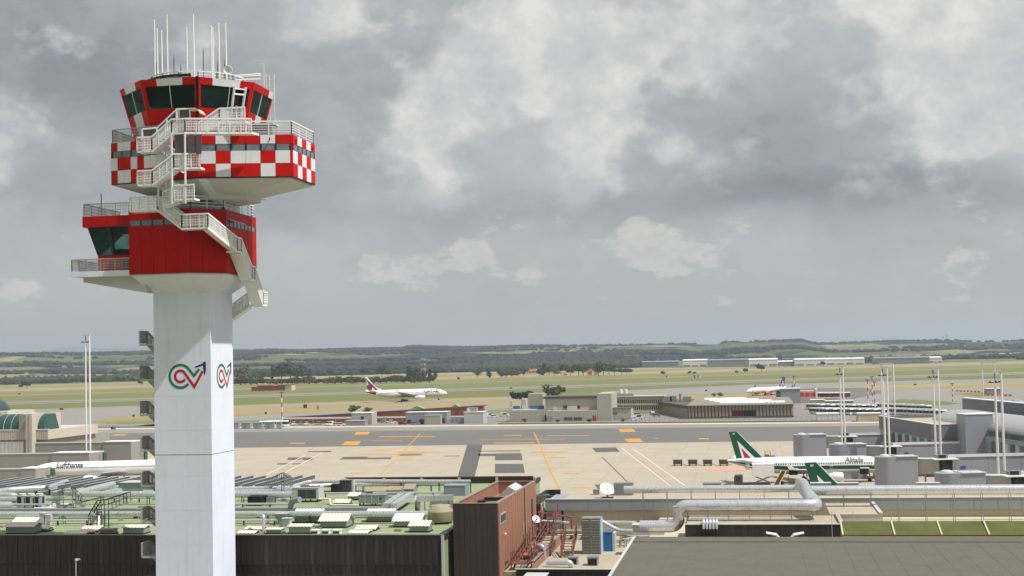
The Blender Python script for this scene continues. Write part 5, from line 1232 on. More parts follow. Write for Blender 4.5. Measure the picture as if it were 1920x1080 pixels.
for a, b, c, d, lab in ((1151, 1186, 907, 929, 'grey ribbed box at the left end of the straight rear duct'), (1318, 1352, 907, 922, 'grey ribbed box behind the middle of the straight rear duct')):
    boxunit('duct_box', lab, 'plant box', a, b, c, d, 1.5, M_galv2, zf=14.3 if a < 1200 else 14.3, extra=ex_cor)
for a, b, lab in ((1520, 1558, 'pale ribbed roof box left of the near tail fin base'), (1571, 1610, 'pale ribbed roof box right of the near tail fin base'), (1720, 1763, 'pale ribbed roof box under the third jet bridge')):
    boxunit('duct_box', lab, 'plant box', a, b, 906.5, 914, 1.2, M_greyl, zf=14.3, extra=ex_cor)
boxunit('duct_box', 'small dark box left of the big dish', 'plant box', 1112, 1123, 919, 928, .7, M_galv2, zf=14.3)
boxunit('duct_box', 'grey open duct casing at the left end of the fattest duct', 'plant box', 1186, 1245, 986, 1003, 1.6, M_greyl, zf=12.5, extra=ex_lid)
rsr = thing('pipe_riser', 'bundle of five black pipes with silver elbows at the dark plant room', 'pipes', (V(1330, 980, 131.7)[0], 131.7, 12.5))
for k in range(5):
    x = V(1319 + k * 6.1, 980, 131.7)[0]
    fixn(MB().tube([(x, 133.4, 14.65), (x, 132.2, 14.68), (x, 131.85, 14.6), (x, 131.72, 14.4), (x, 131.7, 13.9)], .13, 10).build('elbow', M_galv, rsr, smooth=True)); MB().tube([(x, 131.7, 13.92), (x, 131.7, 12.4)], .14, 8).build('riser', M_black, rsr)
for s_, lab in ((-1, 'curved white roof vent, left half of the winged pair'), (1, 'curved white roof vent, right half of the winged pair')):
    xc = V(1472, 1000, 126.5)[0]; vt = thing('wing_vent', lab, 'roof vent', (xc, 126.5, 12.5)); MB().slabxz([(xc + s_ * .12, 12.5), (xc + s_ * .3, 13.4), (xc + s_ * .8, 14.0), (xc + s_ * 1.6, 14.2), (xc + s_ * 1.65, 14.25), (xc + s_ * .75, 14.1), (xc + s_ * .2, 13.5), (xc, 12.5)], 126.0, 127.2).build('vent_shell', M_hw, vt)
    MB().box(xc + s_ * .7 - .3, xc + s_ * .7 + .3, 126.1, 127.1, 12.5, 13.6).build('vent_throat', M_frame, vt)
for px_, lab in ((1560, 'slim lightning rod in front of the duct bend'), (1600, 'slim lightning rod on the dark plant room corner'), (1672, 'slim mast on the grey fascia behind the canopy')):
    rd_ = thing('lightning_rod', lab, 'rod', (V(px_, 990, 131)[0], 131, 12.5)); x = V(px_, 990, 131)[0]; MB().bar((x, 131, 12.5), (x, 131, 15.6), .05).build('rod', M_greyl, rd_); MB().cbox((x, 131, 12.56), (.3, .3, .12)).build('foot', M_galv2, rd_)
# ================================================================ aircraft
M_acw = mat('aircraft_white', (232, 233, 234), .3, var=.02, vs=.4, spec=.5)
M_acg = mat('aircraft_grey_belly', (176, 178, 180), .4, var=.05, vs=.4)
M_tyre = mat('tyre_rubber', (34, 34, 34), .8, var=.1)
M_alg = mat('livery_green', (12, 84, 54), .35, var=.03); M_alr = mat('livery_red', (196, 34, 40), .35, var=.03)
M_maroon = mat('livery_maroon', (112, 24, 62), .4, var=.04); M_navy = mat('livery_blue', (40, 48, 140), .4, var=.04)
M_txt = mat('livery_dark_lettering', (40, 42, 52), .5, var=0); M_win = mat('cabin_window', (36, 40, 46), .2, var=0)
M_intake = mat('engine_intake', (40, 40, 44), .5)
def airliner(name, label, loc, rz, L, Rf, zc, fin, wing, eng, stripe=None, side=-1, text=None, windows=(.13, .86), gear=(), finmat=M_acw, engmat=None, tailmat=None, decals=()):
    t_ = thing(name, label, 'airliner', loc, rz)
    nose, tail = L / 2, -L / 2; N = 28
    prof = [(0, .04, -.32), (.25, .28, -.30), (.7, .5, -.24), (1.4, .74, -.15), (2.3, .91, -.06), (3.4, 1, 0)]
    st = [(nose - a * Rf, b * Rf, zc + c * Rf) for a, b, c in prof]
    tl = 6.6 * Rf; xt = tail + tl
    for k in range(1, 12): st.append((nose - 3.4 * Rf + (xt - nose + 3.4 * Rf) * k / 12, Rf, zc))
    for a, b, c in ((0, 1, 0), (.2, .93, .06), (.4, .8, .17), (.6, .62, .32), (.8, .40, .50), (.94, .22, .60), (1.0, .1, .64)): st.append((xt - tl * a, b * Rf, zc + c * Rf))
    rings = [[(x, r_ * math.cos(2 * math.pi * j / N), z + r_ * math.sin(2 * math.pi * j / N)) for j in range(N)] for x, r_, z in st]
    def mf(k, i):
        a = math.degrees(2 * math.pi * (i + .5) / N); s_ = math.sin(math.radians(a)); x = (st[k][0] + st[k + 1][0]) / 2
        if tailmat and x < tail + tailmat[0] * L: return tailmat[1](s_)
        if stripe and stripe[0] < s_ < stripe[1] and x < nose - 2.2 * Rf: return 1
        if s_ < -.62: return 2
        return 0
    mats = [M_acw, stripe[2] if stripe else M_acw, M_acg, tailmat[2] if tailmat else M_acw]
    fixn(MB().loft(rings, 0, True, mf).build('fuselage', mats, t_, local=True, smooth=True))
    # cabin windows and cockpit panes (too small to pick apart)
    wn = MB()
    x = nose - windows[0] * L
    while x > nose - windows[1] * L:
        for sd in (-1, 1):
            z0, z1 = zc + .16 * Rf, zc + .33 * Rf
            ya, yb = sd * (math.sqrt(Rf ** 2 - (z0 - zc) ** 2) + .015), sd * (math.sqrt(Rf ** 2 - (z1 - zc) ** 2) + .015)
            wn.quad((x - .13, ya, z0), (x + .13, ya, z0), (x + .13, yb, z1), (x - .13, yb, z1))
        x -= .533
    o = wn.build('cabin_windows', M_win, t_, local=True); o['kind'] = 'stuff'
    for sd in (-1, 1):
        MB().quad((nose - 1.5 * Rf, sd * .78 * Rf * .78, zc + .3 * Rf), (nose - .95 * Rf, sd * .5 * Rf, zc + .12 * Rf), (nose - 1.15 * Rf, sd * .42 * Rf, zc + .32 * Rf), (nose - 1.6 * Rf, sd * .6 * Rf, zc + .5 * Rf)).build('cockpit_pane', M_win, t_, local=True)
        for fr_ in (.11, .38, .88):
            xx = nose - fr_ * L; pts = []
            for zz in (-.35, .0, .3, .55): pts.append((zc + zz * Rf, sd * (math.sqrt(1 - zz * zz) * Rf + .012)))
            dm = MB()
            for (za, ya), (zb, yb) in zip(pts[:-1], pts[1:]): dm.quad((xx - .42, ya, za), (xx + .42, ya, za), (xx + .42, yb, zb), (xx - .42, yb, zb))
            dm.build('cabin_door', mat('door_grey', (216, 218, 220), .35, var=.02), t_, local=True)
    # wings
    def surf(nm, root, tip, z0, z1, th, m, sgn, y0):
        sec = lambda xl, xt_, y, z, t: [(xl, y, z), (xl - .12 * (xl - xt_), y, z + t), (xl - .5 * (xl - xt_), y, z + t * .9), (xt_, y, z + .02), (xt_, y, z - .02), (xl - .5 * (xl - xt_), y, z - t * .6), (xl - .12 * (xl - xt_), y, z - t * .7)]
        return fixn(MB().loft([sec(root[0], root[1], sgn * y0, z0, th), sec(tip[0], tip[1], sgn * tip[2], z1, th * .35)]).build(nm, m, t_, local=True, smooth=True))
    for sg in (-1, 1):
        w_ = surf('wing', (wing['x0'], wing['x0'] - wing['c0']), (wing['x1'], wing['x1'] - wing['c1'], wing['span'] / 2), zc - .62 * Rf, wing['zt'], .38 * Rf / 2, M_acg, sg, .3 * Rf)
        if wing.get('let'): MB().slabxz([(wing['x1'], wing['zt']), (wing['x1'] - wing['c1'], wing['zt']), (wing['x1'] - wing['c1'] * 1.4, wing['zt'] + wing['let']), (wing['x1'] - wing['c1'] * 1.0, wing['zt'] + wing['let'])], sg * wing['span'] / 2 - .05, sg * wing['span'] / 2 + .05).build('winglet', wing.get('letmat', M_acw), t_, local=True)
        surf('tailplane', (tail + fin['sx'], tail + fin['sx'] - fin['sc0']), (tail + fin['sx'] - fin['sw'], tail + fin['sx'] - fin['sw'] - fin['sc1'], fin['sp'] / 2), zc + .45 * Rf, zc + .45 * Rf + .08 * fin['sp'], .12, M_acw, sg, .3)
        ex, ey, ez, er, el = eng
        e_ = fixn(MB().lathe((ex, sg * ey, ez), [(er * .82, el * .5), (er * .95, el * .46), (er, el * .3), (er * .98, -.0), (er * .75, -el * .32), (er * .5, -el * .38), (er * .38, -el * .6), (er * .05, -el * .66)], 20, axis='x').build('engine', engmat or M_acw, t_, local=True, smooth=True))
        MB().lathe((ex + el * .5, sg * ey, ez), [(er * .8, .012), (er * .3, .0), (er * .05, .1)], 18, axis='x').build('intake', M_intake, e_, local=True)
        MB().slabxz([(ex + el * .3, ez + er * .9), (ex + el * .2, ez + er * 1.5), (ex - el * .7, ez + er * 1.7), (ex - el * .5, ez + er * .8)], sg * ey - .12, sg * ey + .12).build('pylon', M_acg, t_, local=True)
    # fin
    F = fin['pts']; th = fin.get('th', .22)
    fo = MB().loft([[(p[0], -th, p[1]) for p in F], [(p[0], th, p[1]) for p in F]]); fn_ = fixn(fo.build('tail_fin', finmat, t_, local=True))
    for pts, m, lift in decals:
        for sd in (-1, 1):
            q = [(p[0], sd * (th + lift), p[1]) for p in pts]; MB().poly(q if sd < 0 else q[::-1]).build('fin_emblem', m, fn_, local=True)
    if text:
        for body, x0, z0, size, m, shear in text:
            vs, fs = text_mesh(body, size, shear, .028 * size, 8)
            for sd in (-1, 1):
                mb = MB(); vv = []
                wid = max(v[0] for v in vs)
                for v in vs:
                    xx = x0 + (v[0] if sd < 0 else wid - v[0]); zz = z0 + v[1]; dz = max(-.98 * Rf, min(.98 * Rf, zz - zc)); vv.append((xx, sd * (math.sqrt(Rf ** 2 - dz ** 2) + .025), zz))
                mb.add(vv, fs if sd < 0 else [f[::-1] for f in fs]); mb.build('lettering', m, t_, local=True)
    for gx, gy, wr, n in gear:
        g_ = MB().tube([(gx, gy, wr), (gx, gy, zc - .7 * Rf)], .14, 8).build('landing_gear', M_galv2, t_, local=True)
        for k in range(n):
            for s_ in (-1, 1):
                wx = gx + (k - (n - 1) / 2) * wr * 2.2; wl = MB().lathe((wx, gy + s_ * .45, wr), [(wr * .5, -.2), (wr * .9, -.2), (wr, -.12), (wr, .12), (wr * .9, .2), (wr * .5, .2)], 14, axis='y').build('wheel', M_tyre, g_, local=True)
    return t_
# fin outline of the green-tailed jets measured off the photograph: metres from the tail cone tip
def az(zx, zy): return (-18.8 + (zx - 155) / 47.0, 5.9 + (408 - zy) / 49.0)
F320 = [az(265, 465), az(180, 118), az(268, 115), az(510, 395), az(600, 440), az(600, 480), az(290, 500)]
a_white = [az(268, 215), az(506, 468), az(330, 468)]
a_green = None
a_inner = [az(312, 300), az(458, 468), az(352, 468)]
dec = [(a_white, M_acw, .01), (a_inner, M_alr, .02), ([az(180, 118), az(268, 115), az(510, 395), az(545, 415), az(532, 416), az(256, 122)], M_alg, .004), ([az(264, 113), az(272, 113), az(560, 425), az(545, 425)], M_acw, .02)]
A320 = dict(L=37.6, Rf=1.98, zc=3.95, wing=dict(x0=4.2, c0=7.0, x1=-4.6, c1=1.6, span=34.1, zt=4.4, let=1.2, letmat=M_acw), eng=(4.6, 5.75, 1.75, 1.02, 4.0),
            fin=dict(pts=F320, sx=6.2, sc0=3.6, sw=3.0, sc1=1.5, sp=12.4))
tailgreen = (.24, lambda s_: 3 if (-.55 < s_ < .55) else 0, M_alg)
pa = V(1492, 872, 325)
ali = airliner('airliner', 'white airliner with green tail carrying a white and red triangle at the gate', (V(1366, 872, 326)[0] + 18.5, 326, 0), R(3.5), stripe=(-.36, -.06, M_alg), text=[('Alitalia', 7.6, 4.68, 1.45, mat('lettering_grey', (58, 62, 60), .5, var=0), .25)], gear=((-1.2, 3.8, .55, 1), (-1.2, -3.8, .55, 1), (13.2, 0, .4, 1)), finmat=M_alg, decals=dec, windows=(.14, .80), tailmat=None, **A320)
for x0_, z_ in ((-4.0, 2.5), (11.8, 2.6)):
    MB().box(x0_ - .95, x0_ + .95, -1.95, -1.62, 1.9, 3.15).build('open_cargo_hold', M_shadow, ali, local=True)
    MB().cbox((x0_, -2.6, 3.35), (2.0, 1.5, .1)).build('cargo_door_flap', M_acw, ali, local=True)
f2 = V(1512, 862, 236)
ali2 = airliner('airliner', 'second green tail fin rising behind the near silver duct', (f2[0] + 18.3 - .5, 236, 0), R(6), stripe=(-.36, -.06, M_alg), text=[('Alitalia', 7.6, 4.68, 1.45, MATS['lettering_grey'], .25)], gear=((-1.2, 3.8, .55, 1), (-1.2, -3.8, .55, 1), (13.2, 0, .4, 1)), finmat=M_alg, decals=dec, windows=(.14, .80), **A320)
for pl, bd in ((ali, '60'), (ali2, '60')):
    vs, fs = text_mesh(bd, .55, 0, .01); mb = MB(); x0_, z0_ = az(225, 148); mb.add([(x0_ - .1 + v[0], -.25, z0_ + v[1]) for v in vs], fs); mb.build('fin_number', M_acw, pl, local=True)
# long white jet behind the fins, nose towards the left pier
lh = V(190, 880, 338)
A321 = dict(A320, L=44.5)
A321['fin'] = dict(A320['fin'], pts=[(p[0] - 3.45, p[1]) for p in F320])
lc = Vector((V(88, 885, 330)[0], 331)) ; rzl = R(180 + 14)
ctr = lc - Vector((math.cos(rzl), math.sin(rzl))) * (44.5 / 2 - 5.6)
airliner('airliner', 'long white airliner parked behind the skylight fins left of the shaft', (ctr.x, ctr.y, 0), rzl, text=[('Lufthansa', 22.25 - 14.6, 4.66, 1.75, mat('lettering_navy', (24, 30, 66), .5, var=0), 0)], gear=((-1.5, 3.8, .55, 1), (-1.5, -3.8, .55, 1), (16, 0, .4, 1)), finmat=M_navy, windows=(.13, .84), **A321)
# wide-body taxiing on the far taxiway
def qz(zx, zy): return (-29.4 + (zx - 455) / 19.6, 8.6 + (440 - zy) / 22.8)   # metres on the fin
FQ = [qz(515, 520), qz(465, 300), qz(430, 238), qz(475, 230), qz(560, 360), qz(650, 440), qz(670, 500)]
qdec = [([qz(430, 238), qz(440, 235), qz(560, 370), qz(660, 490), qz(630, 495), qz(540, 400)], M_maroon, .03), ([qz(470, 300), qz(500, 330), qz(545, 380), qz(535, 470), qz(500, 470), qz(480, 420), qz(462, 378), qz(492, 352)], M_maroon, .04), ([qz(545, 395), qz(575, 440), qz(560, 480), qz(530, 465)], M_acw, .06)]
g1, g2 = G(748, 752.5), G(813, 750)
qd = math.atan2(RW[1], RW[0])
qc = G(766, 752)
airliner('airliner', 'white airliner with maroon tail emblem taxiing across the airfield', (qc[0] - 1, qc[1], 0), qd, 58.8, 2.82, 5.6, dict(pts=FQ, sx=9.0, sc0=6.0, sw=6.0, sc1=2.4, sp=19.4, th=.3), dict(x0=8.0, c0=11.5, x1=-11.0, c1=2.4, span=60.3, zt=7.2, let=1.8), (7.5, 9.4, 2.7, 1.6, 6.2),
         text=[('QATAR', 11.8, 5.7, 3.1, mat('lettering_plum', (74, 60, 80), .5, var=0), 0)], gear=((-2.0, 5.3, .7, 2), (-2.0, -5.3, .7, 2), (23.0, 0, .55, 1)), decals=qdec, windows=(.12, .84), tailmat=(.15, lambda s_: 3 if s_ < .35 else 0, M_maroon))
# smaller jet with blue fin far right, nose left
sc_ = G(1440, 741.5); Fs = [(p[0] * .95 - .6, 4.6 + (p[1] - 5.9) * 1.18) for p in F320]
sas = airliner('airliner', 'white airliner with blue fin and orange engines parked behind the ribbed hangar', (sc_[0] - .5, sc_[1] + 6, 0), R(180 + 46), 39.5, 1.88, 3.6, dict(pts=Fs, sx=5.6, sc0=3.4, sw=3.2, sc1=1.3, sp=14.3, th=.22), dict(x0=4.5, c0=7.4, x1=-5.2, c1=1.4, span=34.3, zt=4.6, let=2.4, letmat=M_navy), (4.6, 4.9, 1.55, 1.0, 4.0), gear=((-1, 2.9, .55, 1), (-1, -2.9, .55, 1), (14, 0, .35, 1)), finmat=M_navy, engmat=mat('engine_orange_red', (206, 70, 50), .4))
vs, fs = text_mesh('SAS', 2.2, 0, .05); wd = max(v[0] for v in vs)
for sd in (-1, 1): MB().add([((-16.6 + wd - v[0]) if sd > 0 else (-16.6 + v[0]), sd * .26, 6.0 + v[1]) for v in vs], fs if sd < 0 else [f[::-1] for f in fs]).build('fin_lettering', M_acw, sas, local=True)

# ================================================================ right pier with jet bridges
M_pier = mat('pier_grey_panel', (150, 152, 160), .55, var=.06, vs=.2, streak=.12)
M_pierd = mat('pier_dark_grey', (118, 119, 126), .6, var=.06, vs=.2, streak=.1)
M_edge = mat('white_edge_trim', (226, 226, 226), .5, var=.03)
M_glg = glass_mat('pier_green_glass', (58, 98, 84), .08)
M_jb = mat('bridge_cab_beige', (170, 166, 154), .6, var=.08, vs=.5)
PE1 = Vector((.18, -.984)); PE2 = Vector((.984, .18)); PO = Vector((10.4, 374.8))
def pp_(s, d, z): v = PO + PE1 * s + PE2 * d; return (v.x, v.y, z)
prz = math.atan2(PE2.y, PE2.x)
def pbox(mb, s0, s1, d0, d1, z0, z1, mi=0):
    return mb.loft([[pp_(s0, d0, z0), pp_(s1, d0, z0), pp_(s1, d1, z0), pp_(s0, d1, z0)], [pp_(s0, d0, z1), pp_(s1, d0, z1), pp_(s1, d1, z1), pp_(s0, d1, z1)]], mi)
pier = thing('passenger_pier', 'grey passenger pier with barrel-vaulted glazed roof on the right', 'building', pp_(40, 45, 0))
# front wing with white parapet edge
fixn(pbox(MB(), -8, 40, 24.5, 42, 0, 11.2).build('front_wing', M_pier, pier))
for a in ((-8, 40, 24.3, 24.6), (39.8, 40.2, 24.6, 34), (-8.2, -7.8, 24.3, 42)): pbox(MB(), *a, 8.6, 12.0).build('parapet', M_pierd, pier)
for a in ((-8.1, 40.3, 24.2, 24.8), (39.7, 40.3, 24.8, 34.2)): pbox(MB(), *a, 12.0, 12.16).build('white_coping', M_edge, pier)
pbox(MB(), -7.5, 39.6, 24.8, 41.5, 11.2, 11.3).build('wing_deck', M_beige, pier)
for k in range(6):
    s0 = 3 + k * 6.2; pbox(MB(), s0, s0 + 3.2, 24.42, 24.5, 1.0, 8.2).build('glazing_bay', M_glg, pier); pbox(MB(), s0 + 3.4, s0 + 5.6, 24.40, 24.5, .5, 8.4).build('wall_panel', M_greyl, pier)
# main body and vault
fixn(pbox(MB(), 2, 150, 34.0, 52, 0, 9.4).build('main_body', M_pier, pier))
fixn(pbox(MB(), 40, 46, 29.5, 36, 0, 14.5).build('stair_tower', M_pier, pier))
pbox(MB(), 39.9, 46.1, 29.4, 36.1, 14.5, 14.65).build('tower_coping', M_edge, pier)
def vault(s0, s1, nm, m): 
    mb = MB(); n = 10; r0 = []
    for k in range(n + 1):
        a = math.pi * (1 - k / n * .62); r0.append((43 + 8.2 * math.cos(a), 10.9 + 2.9 * math.sin(a)))
    th = [(43 + (d - 43) * .97, 10.8 + (z - 10.9) * .94) for d, z in r0][::-1]; ring = r0 + th
    return fixn(mb.loft([[pp_(s0, d, z) for d, z in ring], [pp_(s1, d, z) for d, z in ring]]).build(nm, m, pier))
s_ = 4.0
M_vault = mat('vault_sheet', (182, 182, 184), .42, metal=.3, var=.06, vs=.6)
vk = 0
while s_ < 112: vault(s_, s_ + 1.0, 'vault_sheet', M_vault); s_ += 1.2
fixn(pbox(MB(), 3, 150, 43, 51, 9.4, 12.2).build('vault_core', M_pierd, pier))
for k in range(66):
    s0 = 4 + k * 1.65
    if 39 < s0 < 46: continue
    pbox(MB(), s0 + .08, s0 + 1.57, 34.75, 34.85, 9.5, 10.7).build('vault_window', M_glg, pier)
pbox(MB(), 3.5, 112, 34.6, 34.74, 9.2, 9.5).build('window_sill', M_edge, pier); pbox(MB(), 3.5, 112, 34.7, 34.9, 10.7, 10.88).build('window_head', M_pierd, pier)
pbox(MB(), -26, 150, 53, 54.2, 0, 15.6).build('rear_parapet', M_pierd, pier); pbox(MB(), -26, 150, 52.8, 54.4, 15.6, 15.8).build('rear_coping', M_edge, pier)
fixn(pbox(MB(), -26, 150, 54.2, 90, 0, 14.6).build('rear_block', M_pier, pier))
for k in range(9): pbox(MB(), 50 + k * 6, 52.6 + k * 6, 33.9, 34.0, .5, 8.6).build('glazing_bay', M_glg, pier); pbox(MB(), 53 + k * 6, 55 + k * 6, 33.88, 34.0, .5, 8.6).build('wall_panel', M_greyl, pier)
for k, (sx, dx, w_, h_) in enumerate(((-20, 58, 2, .8), (-12, 62, 1.4, .9), (-2, 60, 1.6, .7), (10, 66, 5, 2.2), (24, 62, 3, 1.4), (34, 60, 2, 1))):
    pbox(MB(), sx, sx + w_, dx, dx + w_, 14.6, 14.6 + h_).build('rooftop_unit', M_greyl, pier)
# jet bridges
def jetbridge(k, s0, lab, wl):
    t_ = thing('jet_bridge', lab, 'jet bridge', pp_(s0, 0, 0), group='jet bridges of the right pier')
    n = 10; rot = [pp_(s0 + 2.6 * math.sin(a), 2.0 - 2.6 * math.cos(a), 0) for a in [math.pi * (j / n) for j in range(n + 1)]]
    outline = [pp_(s0 - 2.6, 7.4, 0), pp_(s0 - 2.6, 1.6, 0)] + [pp_(s0 + 2.6 * math.sin(a - math.pi / 2), 1.6 - 2.6 * math.cos(a - math.pi / 2) * .9, 0) for a in [math.pi * j / 10 for j in range(1, 10)]] + [pp_(s0 + 2.6, 1.6, 0), pp_(s0 + 2.6, 7.4, 0)]
    fixn(MB().prism([p[:2] for p in outline], 0, 8.0).build('rotunda', M_pier, t_, smooth=True))
    fixn(MB().lathe(pp_(s0 - .8, 1.6, 8.0), [(1.2, 0), (1.1, .2), (.6, .38), (.1, .42)], 16).build('rotunda_dome', M_greyl, t_, smooth=True))
    r_ = MB(); railing(r_, [pp_(s0 + 2.5, 2.5, 8.0), pp_(s0 + 2.5, 7.0, 8.0)], .5, 2, (), .03); r_.build('roof_rail', M_galv2, t_)
    pbox(MB(), s0 - 2.8, s0 + 2.8, 3.2, 7.6, 8.0, 8.12).build('rotunda_roof', M_greyl, t_)
    # boarding cab swung towards the aircraft
    c0 = PO + PE1 * (s0 + 1.6) + PE2 * 10.2
    MB().cbox((c0.x, c0.y, 5.9), (5.6, 3.0, 3.0), prz + R(-28)).build('boarding_tunnel', M_jb, t_); MB().cbox((c0.x, c0.y, 7.46), (5.9, 3.3, .12), prz + R(-28)).build('tunnel_roof', M_greyl, t_)
    MB().cbox((c0.x + 2.6, c0.y - 1.7, 6.0), (2.2, 2.8, 2.6), prz + R(10)).build('cab', M_shadow, t_); MB().cbox((c0.x + 2.7, c0.y - 1.7, 7.5), (5.0, 3.2, .18), prz).build('cab_roof', M_edge, t_)
    MB().cbox((c0.x + 2.4, c0.y - 1.2, 8.0), (1.8, 1.4, .8), prz).build('cab_unit', M_galv2, t_); MB().cbox((c0.x + 2.2, c0.y - 2.0, 8.0), (1.5, .1, .6), prz).build('unit_grille', M_shadow, t_)
    for dx in (-1, 1.5): MB().bar((c0.x + dx, c0.y, 0), (c0.x + dx, c0.y, 4.5), .35).build('leg', M_galv2, t_)
    # fixed walkway of panels
    d = 12.0; j = 0
    while d < wl:
        e = min(wl, d + 3.4); fixn(pbox(MB(), s0 - 1.6, s0 + 1.6, d + .02, e - .02, 3.4, 7.6 + .02 * (d - 12)).build('walkway_panel', M_pier, t_)); d = e
    pbox(MB(), s0 + 1.5, s0 + 1.75, 11.9, wl, 7.6, 8.1).build('white_edge', M_edge, t_)
    pbox(MB(), s0 - 1.7, s0 + 1.5, 11.9, wl, 7.85, 8.0).build('walkway_roof', M_pierd, t_)
    cb = MB(); cb.tube([pp_(s0 + 2.1, 12.5 + q * .5, 3.2 + .16 * math.sin(q * 1.7)) for q in range(20)], .2, 6); cb.build('service_hose', M_black, t_)
    for dd in (14, 22, 30):
        if dd < wl: pbox(MB(), s0 - .5, s0 + .5, dd, dd + .8, 0, 3.4).build('column', M_pierd, t_)
    MB().cbox(pp_(s0 + 1.72, 17, 5.5), (1.0, .06, .6), prz).build('blue_notice', mat('notice_blue', (40, 84, 160), .5), t_)
    return t_
for k, (lab, wl) in enumerate((('jet bridge farthest along the right pier with grey rounded rotunda', 24.4), ('jet bridge second from the far end, behind the white fuselage', 33.9), ('jet bridge whose rotunda hides the nose of the green-tailed jet', 33.9), ('nearest jet bridge at the right edge above the long silver duct', 33.9))):
    jetbridge(k, k * 39.8, lab, wl)
# floodlight masts
def mast(label, px, ptop, Y, h=None, gap=1.1, frame=1.2, cross=True, base=0, dx=None):
    tp = V(px, ptop, Y); hh = h or tp[2]; t_ = thing('floodlight_mast', label, 'light mast', (tp[0], Y, 0), group='twin-pole floodlight masts')
    for s_ in (-.5, .5): MB().tube([(tp[0] + s_ * gap, Y, base), (tp[0] + s_ * gap, Y, hh - (1.2 if s_ < 0 and cross else 0))], [.26, .2], 8).build('pole', M_edge, t_)
    MB().cbox((tp[0] - .1, Y, hh + .1), (gap + frame, .9, .28)).build('head_frame', M_greyl, t_)
    if cross:
        MB().bar((tp[0] - gap - .7, Y, hh - 1.9), (tp[0] + .3, Y, hh - 1.9), .16).build('lamp_bar', M_frame, t_)
        for q in (-1.6, -.5, .2): MB().cbox((tp[0] + q * gap * .8, Y - .2, hh - 1.75), (.3, .3, .25)).build('floodlight', M_frame, t_)
        MB().cbox((tp[0] - gap * .5, Y, hh - .7), (.3, .3, 1.0)).build('hoist_box', M_galv2, t_)
    return t_
mast('twin-pole floodlight mast in front of the farthest jet bridge', 1577, 688, 355, gap=.75, frame=.6)
mast('twin-pole floodlight mast above the second jet bridge', 1658.5, 689, 332, gap=.95, frame=.6)
mast('twin-pole floodlight mast before the vaulted pier roof', 1753.5, 691, 312, gap=1.05, frame=.6)
mast('twin-pole floodlight mast nearest the right edge', 1870.5, 698, 276, gap=1.15, frame=.7)
mast('broad gantry mast behind the second floodlight mast', 1663, 682.5, 395, gap=3.3, frame=.5, cross=False)
mast('broad gantry mast far behind the pier at the right edge', 1853, 680.5, 540, gap=4.5, frame=.6, cross=False)
mast('tall twin-pole floodlight mast left of the tower', 164, 629, 357, gap=1.15, frame=.6)

# ================================================================ left pier with green domes
M_dome = glass_mat('dome_green_glass', (44, 74, 68), .3)
M_lpc = mat('left_pier_concrete', (192, 184, 170), .8, var=.06, vs=.3, streak=.2)
M_lpb = mat('left_bridge_panel', (150, 148, 142), .7, var=.05, vs=.2, streak=.12)
lp_ = thing('domed_pier', 'left pier with green glass domes and ribbed concrete eaves', 'building', (-150, 340, 0))
YP = 378.0
xe = V(94, 810, YP)[0]; xc_ = V(58, 800, YP)[0]
zE0, zE1 = V(60, 824, YP)[2], V(60, 806, YP)[2]
MB().box(-230, xe - 1.0, YP, YP + 40, 0, zE0).build('pier_body', M_lpb, lp_)
n = 54; w = .7
for k in range(n): MB().box(xe - (k + 1) * w + .05, xe - k * w - .05, YP - 1.2, YP - .9 + .15 * (k % 2), zE0, zE1 - .02 * k * 0).build('eaves_rib', M_lpc, lp_)
MB().box(-230, xe, YP - .9, YP + 30, zE0 + .05, zE1 - .05).build('eaves_slab', M_lpc, lp_)
MB().box(xe - n * w, xe + .1, YP - 1.3, YP - .6, zE1, zE1 + .2).build('eaves_coping', M_edge, lp_)
for px0, px1, lift in ((V(0, 800, YP)[0] - 26, V(46, 800, YP)[0], 0), (V(66, 800, YP)[0], V(86, 800, YP)[0], 0)):
    mb = MB(); n2 = 7
    for k in range(n2): 
        a0, a1 = R(90 * k / n2), R(90 * (k + 1) / n2); r_ = 4.6
        q = lambda a: (YP + 4 - r_ * math.cos(a), zE1 + r_ * math.sin(a))
        MB().loft([[(px0, *q(a0)), (px1 - 1.2 * math.sin(a0), *q(a0)), (px1 - 1.2 * math.sin(a1), *q(a1)), (px0, *q(a1))], [(px0, q(a0)[0] + .1, q(a0)[1]), (px1 - 1.2 * math.sin(a0), q(a0)[0] + .1, q(a0)[1]), (px1 - 1.2 * math.sin(a1), q(a1)[0] + .1, q(a1)[1]), (px0, q(a1)[0] + .1, q(a1)[1])]]).build('dome_pane', M_dome, lp_)
    MB().box(px0, px1 - 1.6, YP + 4, YP + 12, zE1, zE1 + 4.55).build('dome_roof', M_lpc, lp_)
    for xx in np.arange(px0 + 1, px1 - 1, 2.4): MB().tube([(xx, YP + 4 - 4.65 * math.cos(R(a)), zE1 + 4.65 * math.sin(R(a))) for a in range(0, 91, 15)], .06, 5).build('dome_rib', M_greyl, lp_)
    mb2 = MB().loft([[(px1 - 1.2 * math.sin(R(a)) * 1.0, YP + 4 - 4.6 * math.cos(R(a)), zE1 + 4.6 * math.sin(R(a))) for a in range(0, 91, 15)] + [(px1 - 1.2, YP + 8, zE1 + 4.5), (px1, YP + 8, zE1)], [(px1 - .1 - 1.2 * math.sin(R(a)), YP + 4 - 4.6 * math.cos(R(a)), zE1 + 4.6 * math.sin(R(a))) for a in range(0, 91, 15)] + [(px1 - 1.3, YP + 8, zE1 + 4.5), (px1 - .1, YP + 8, zE1)]])
    mb2.build('dome_end', M_dome, lp_)
xt_ = V(58, 790, YP - 2)[0]; zt_ = V(58, 776, YP - 2)[2]
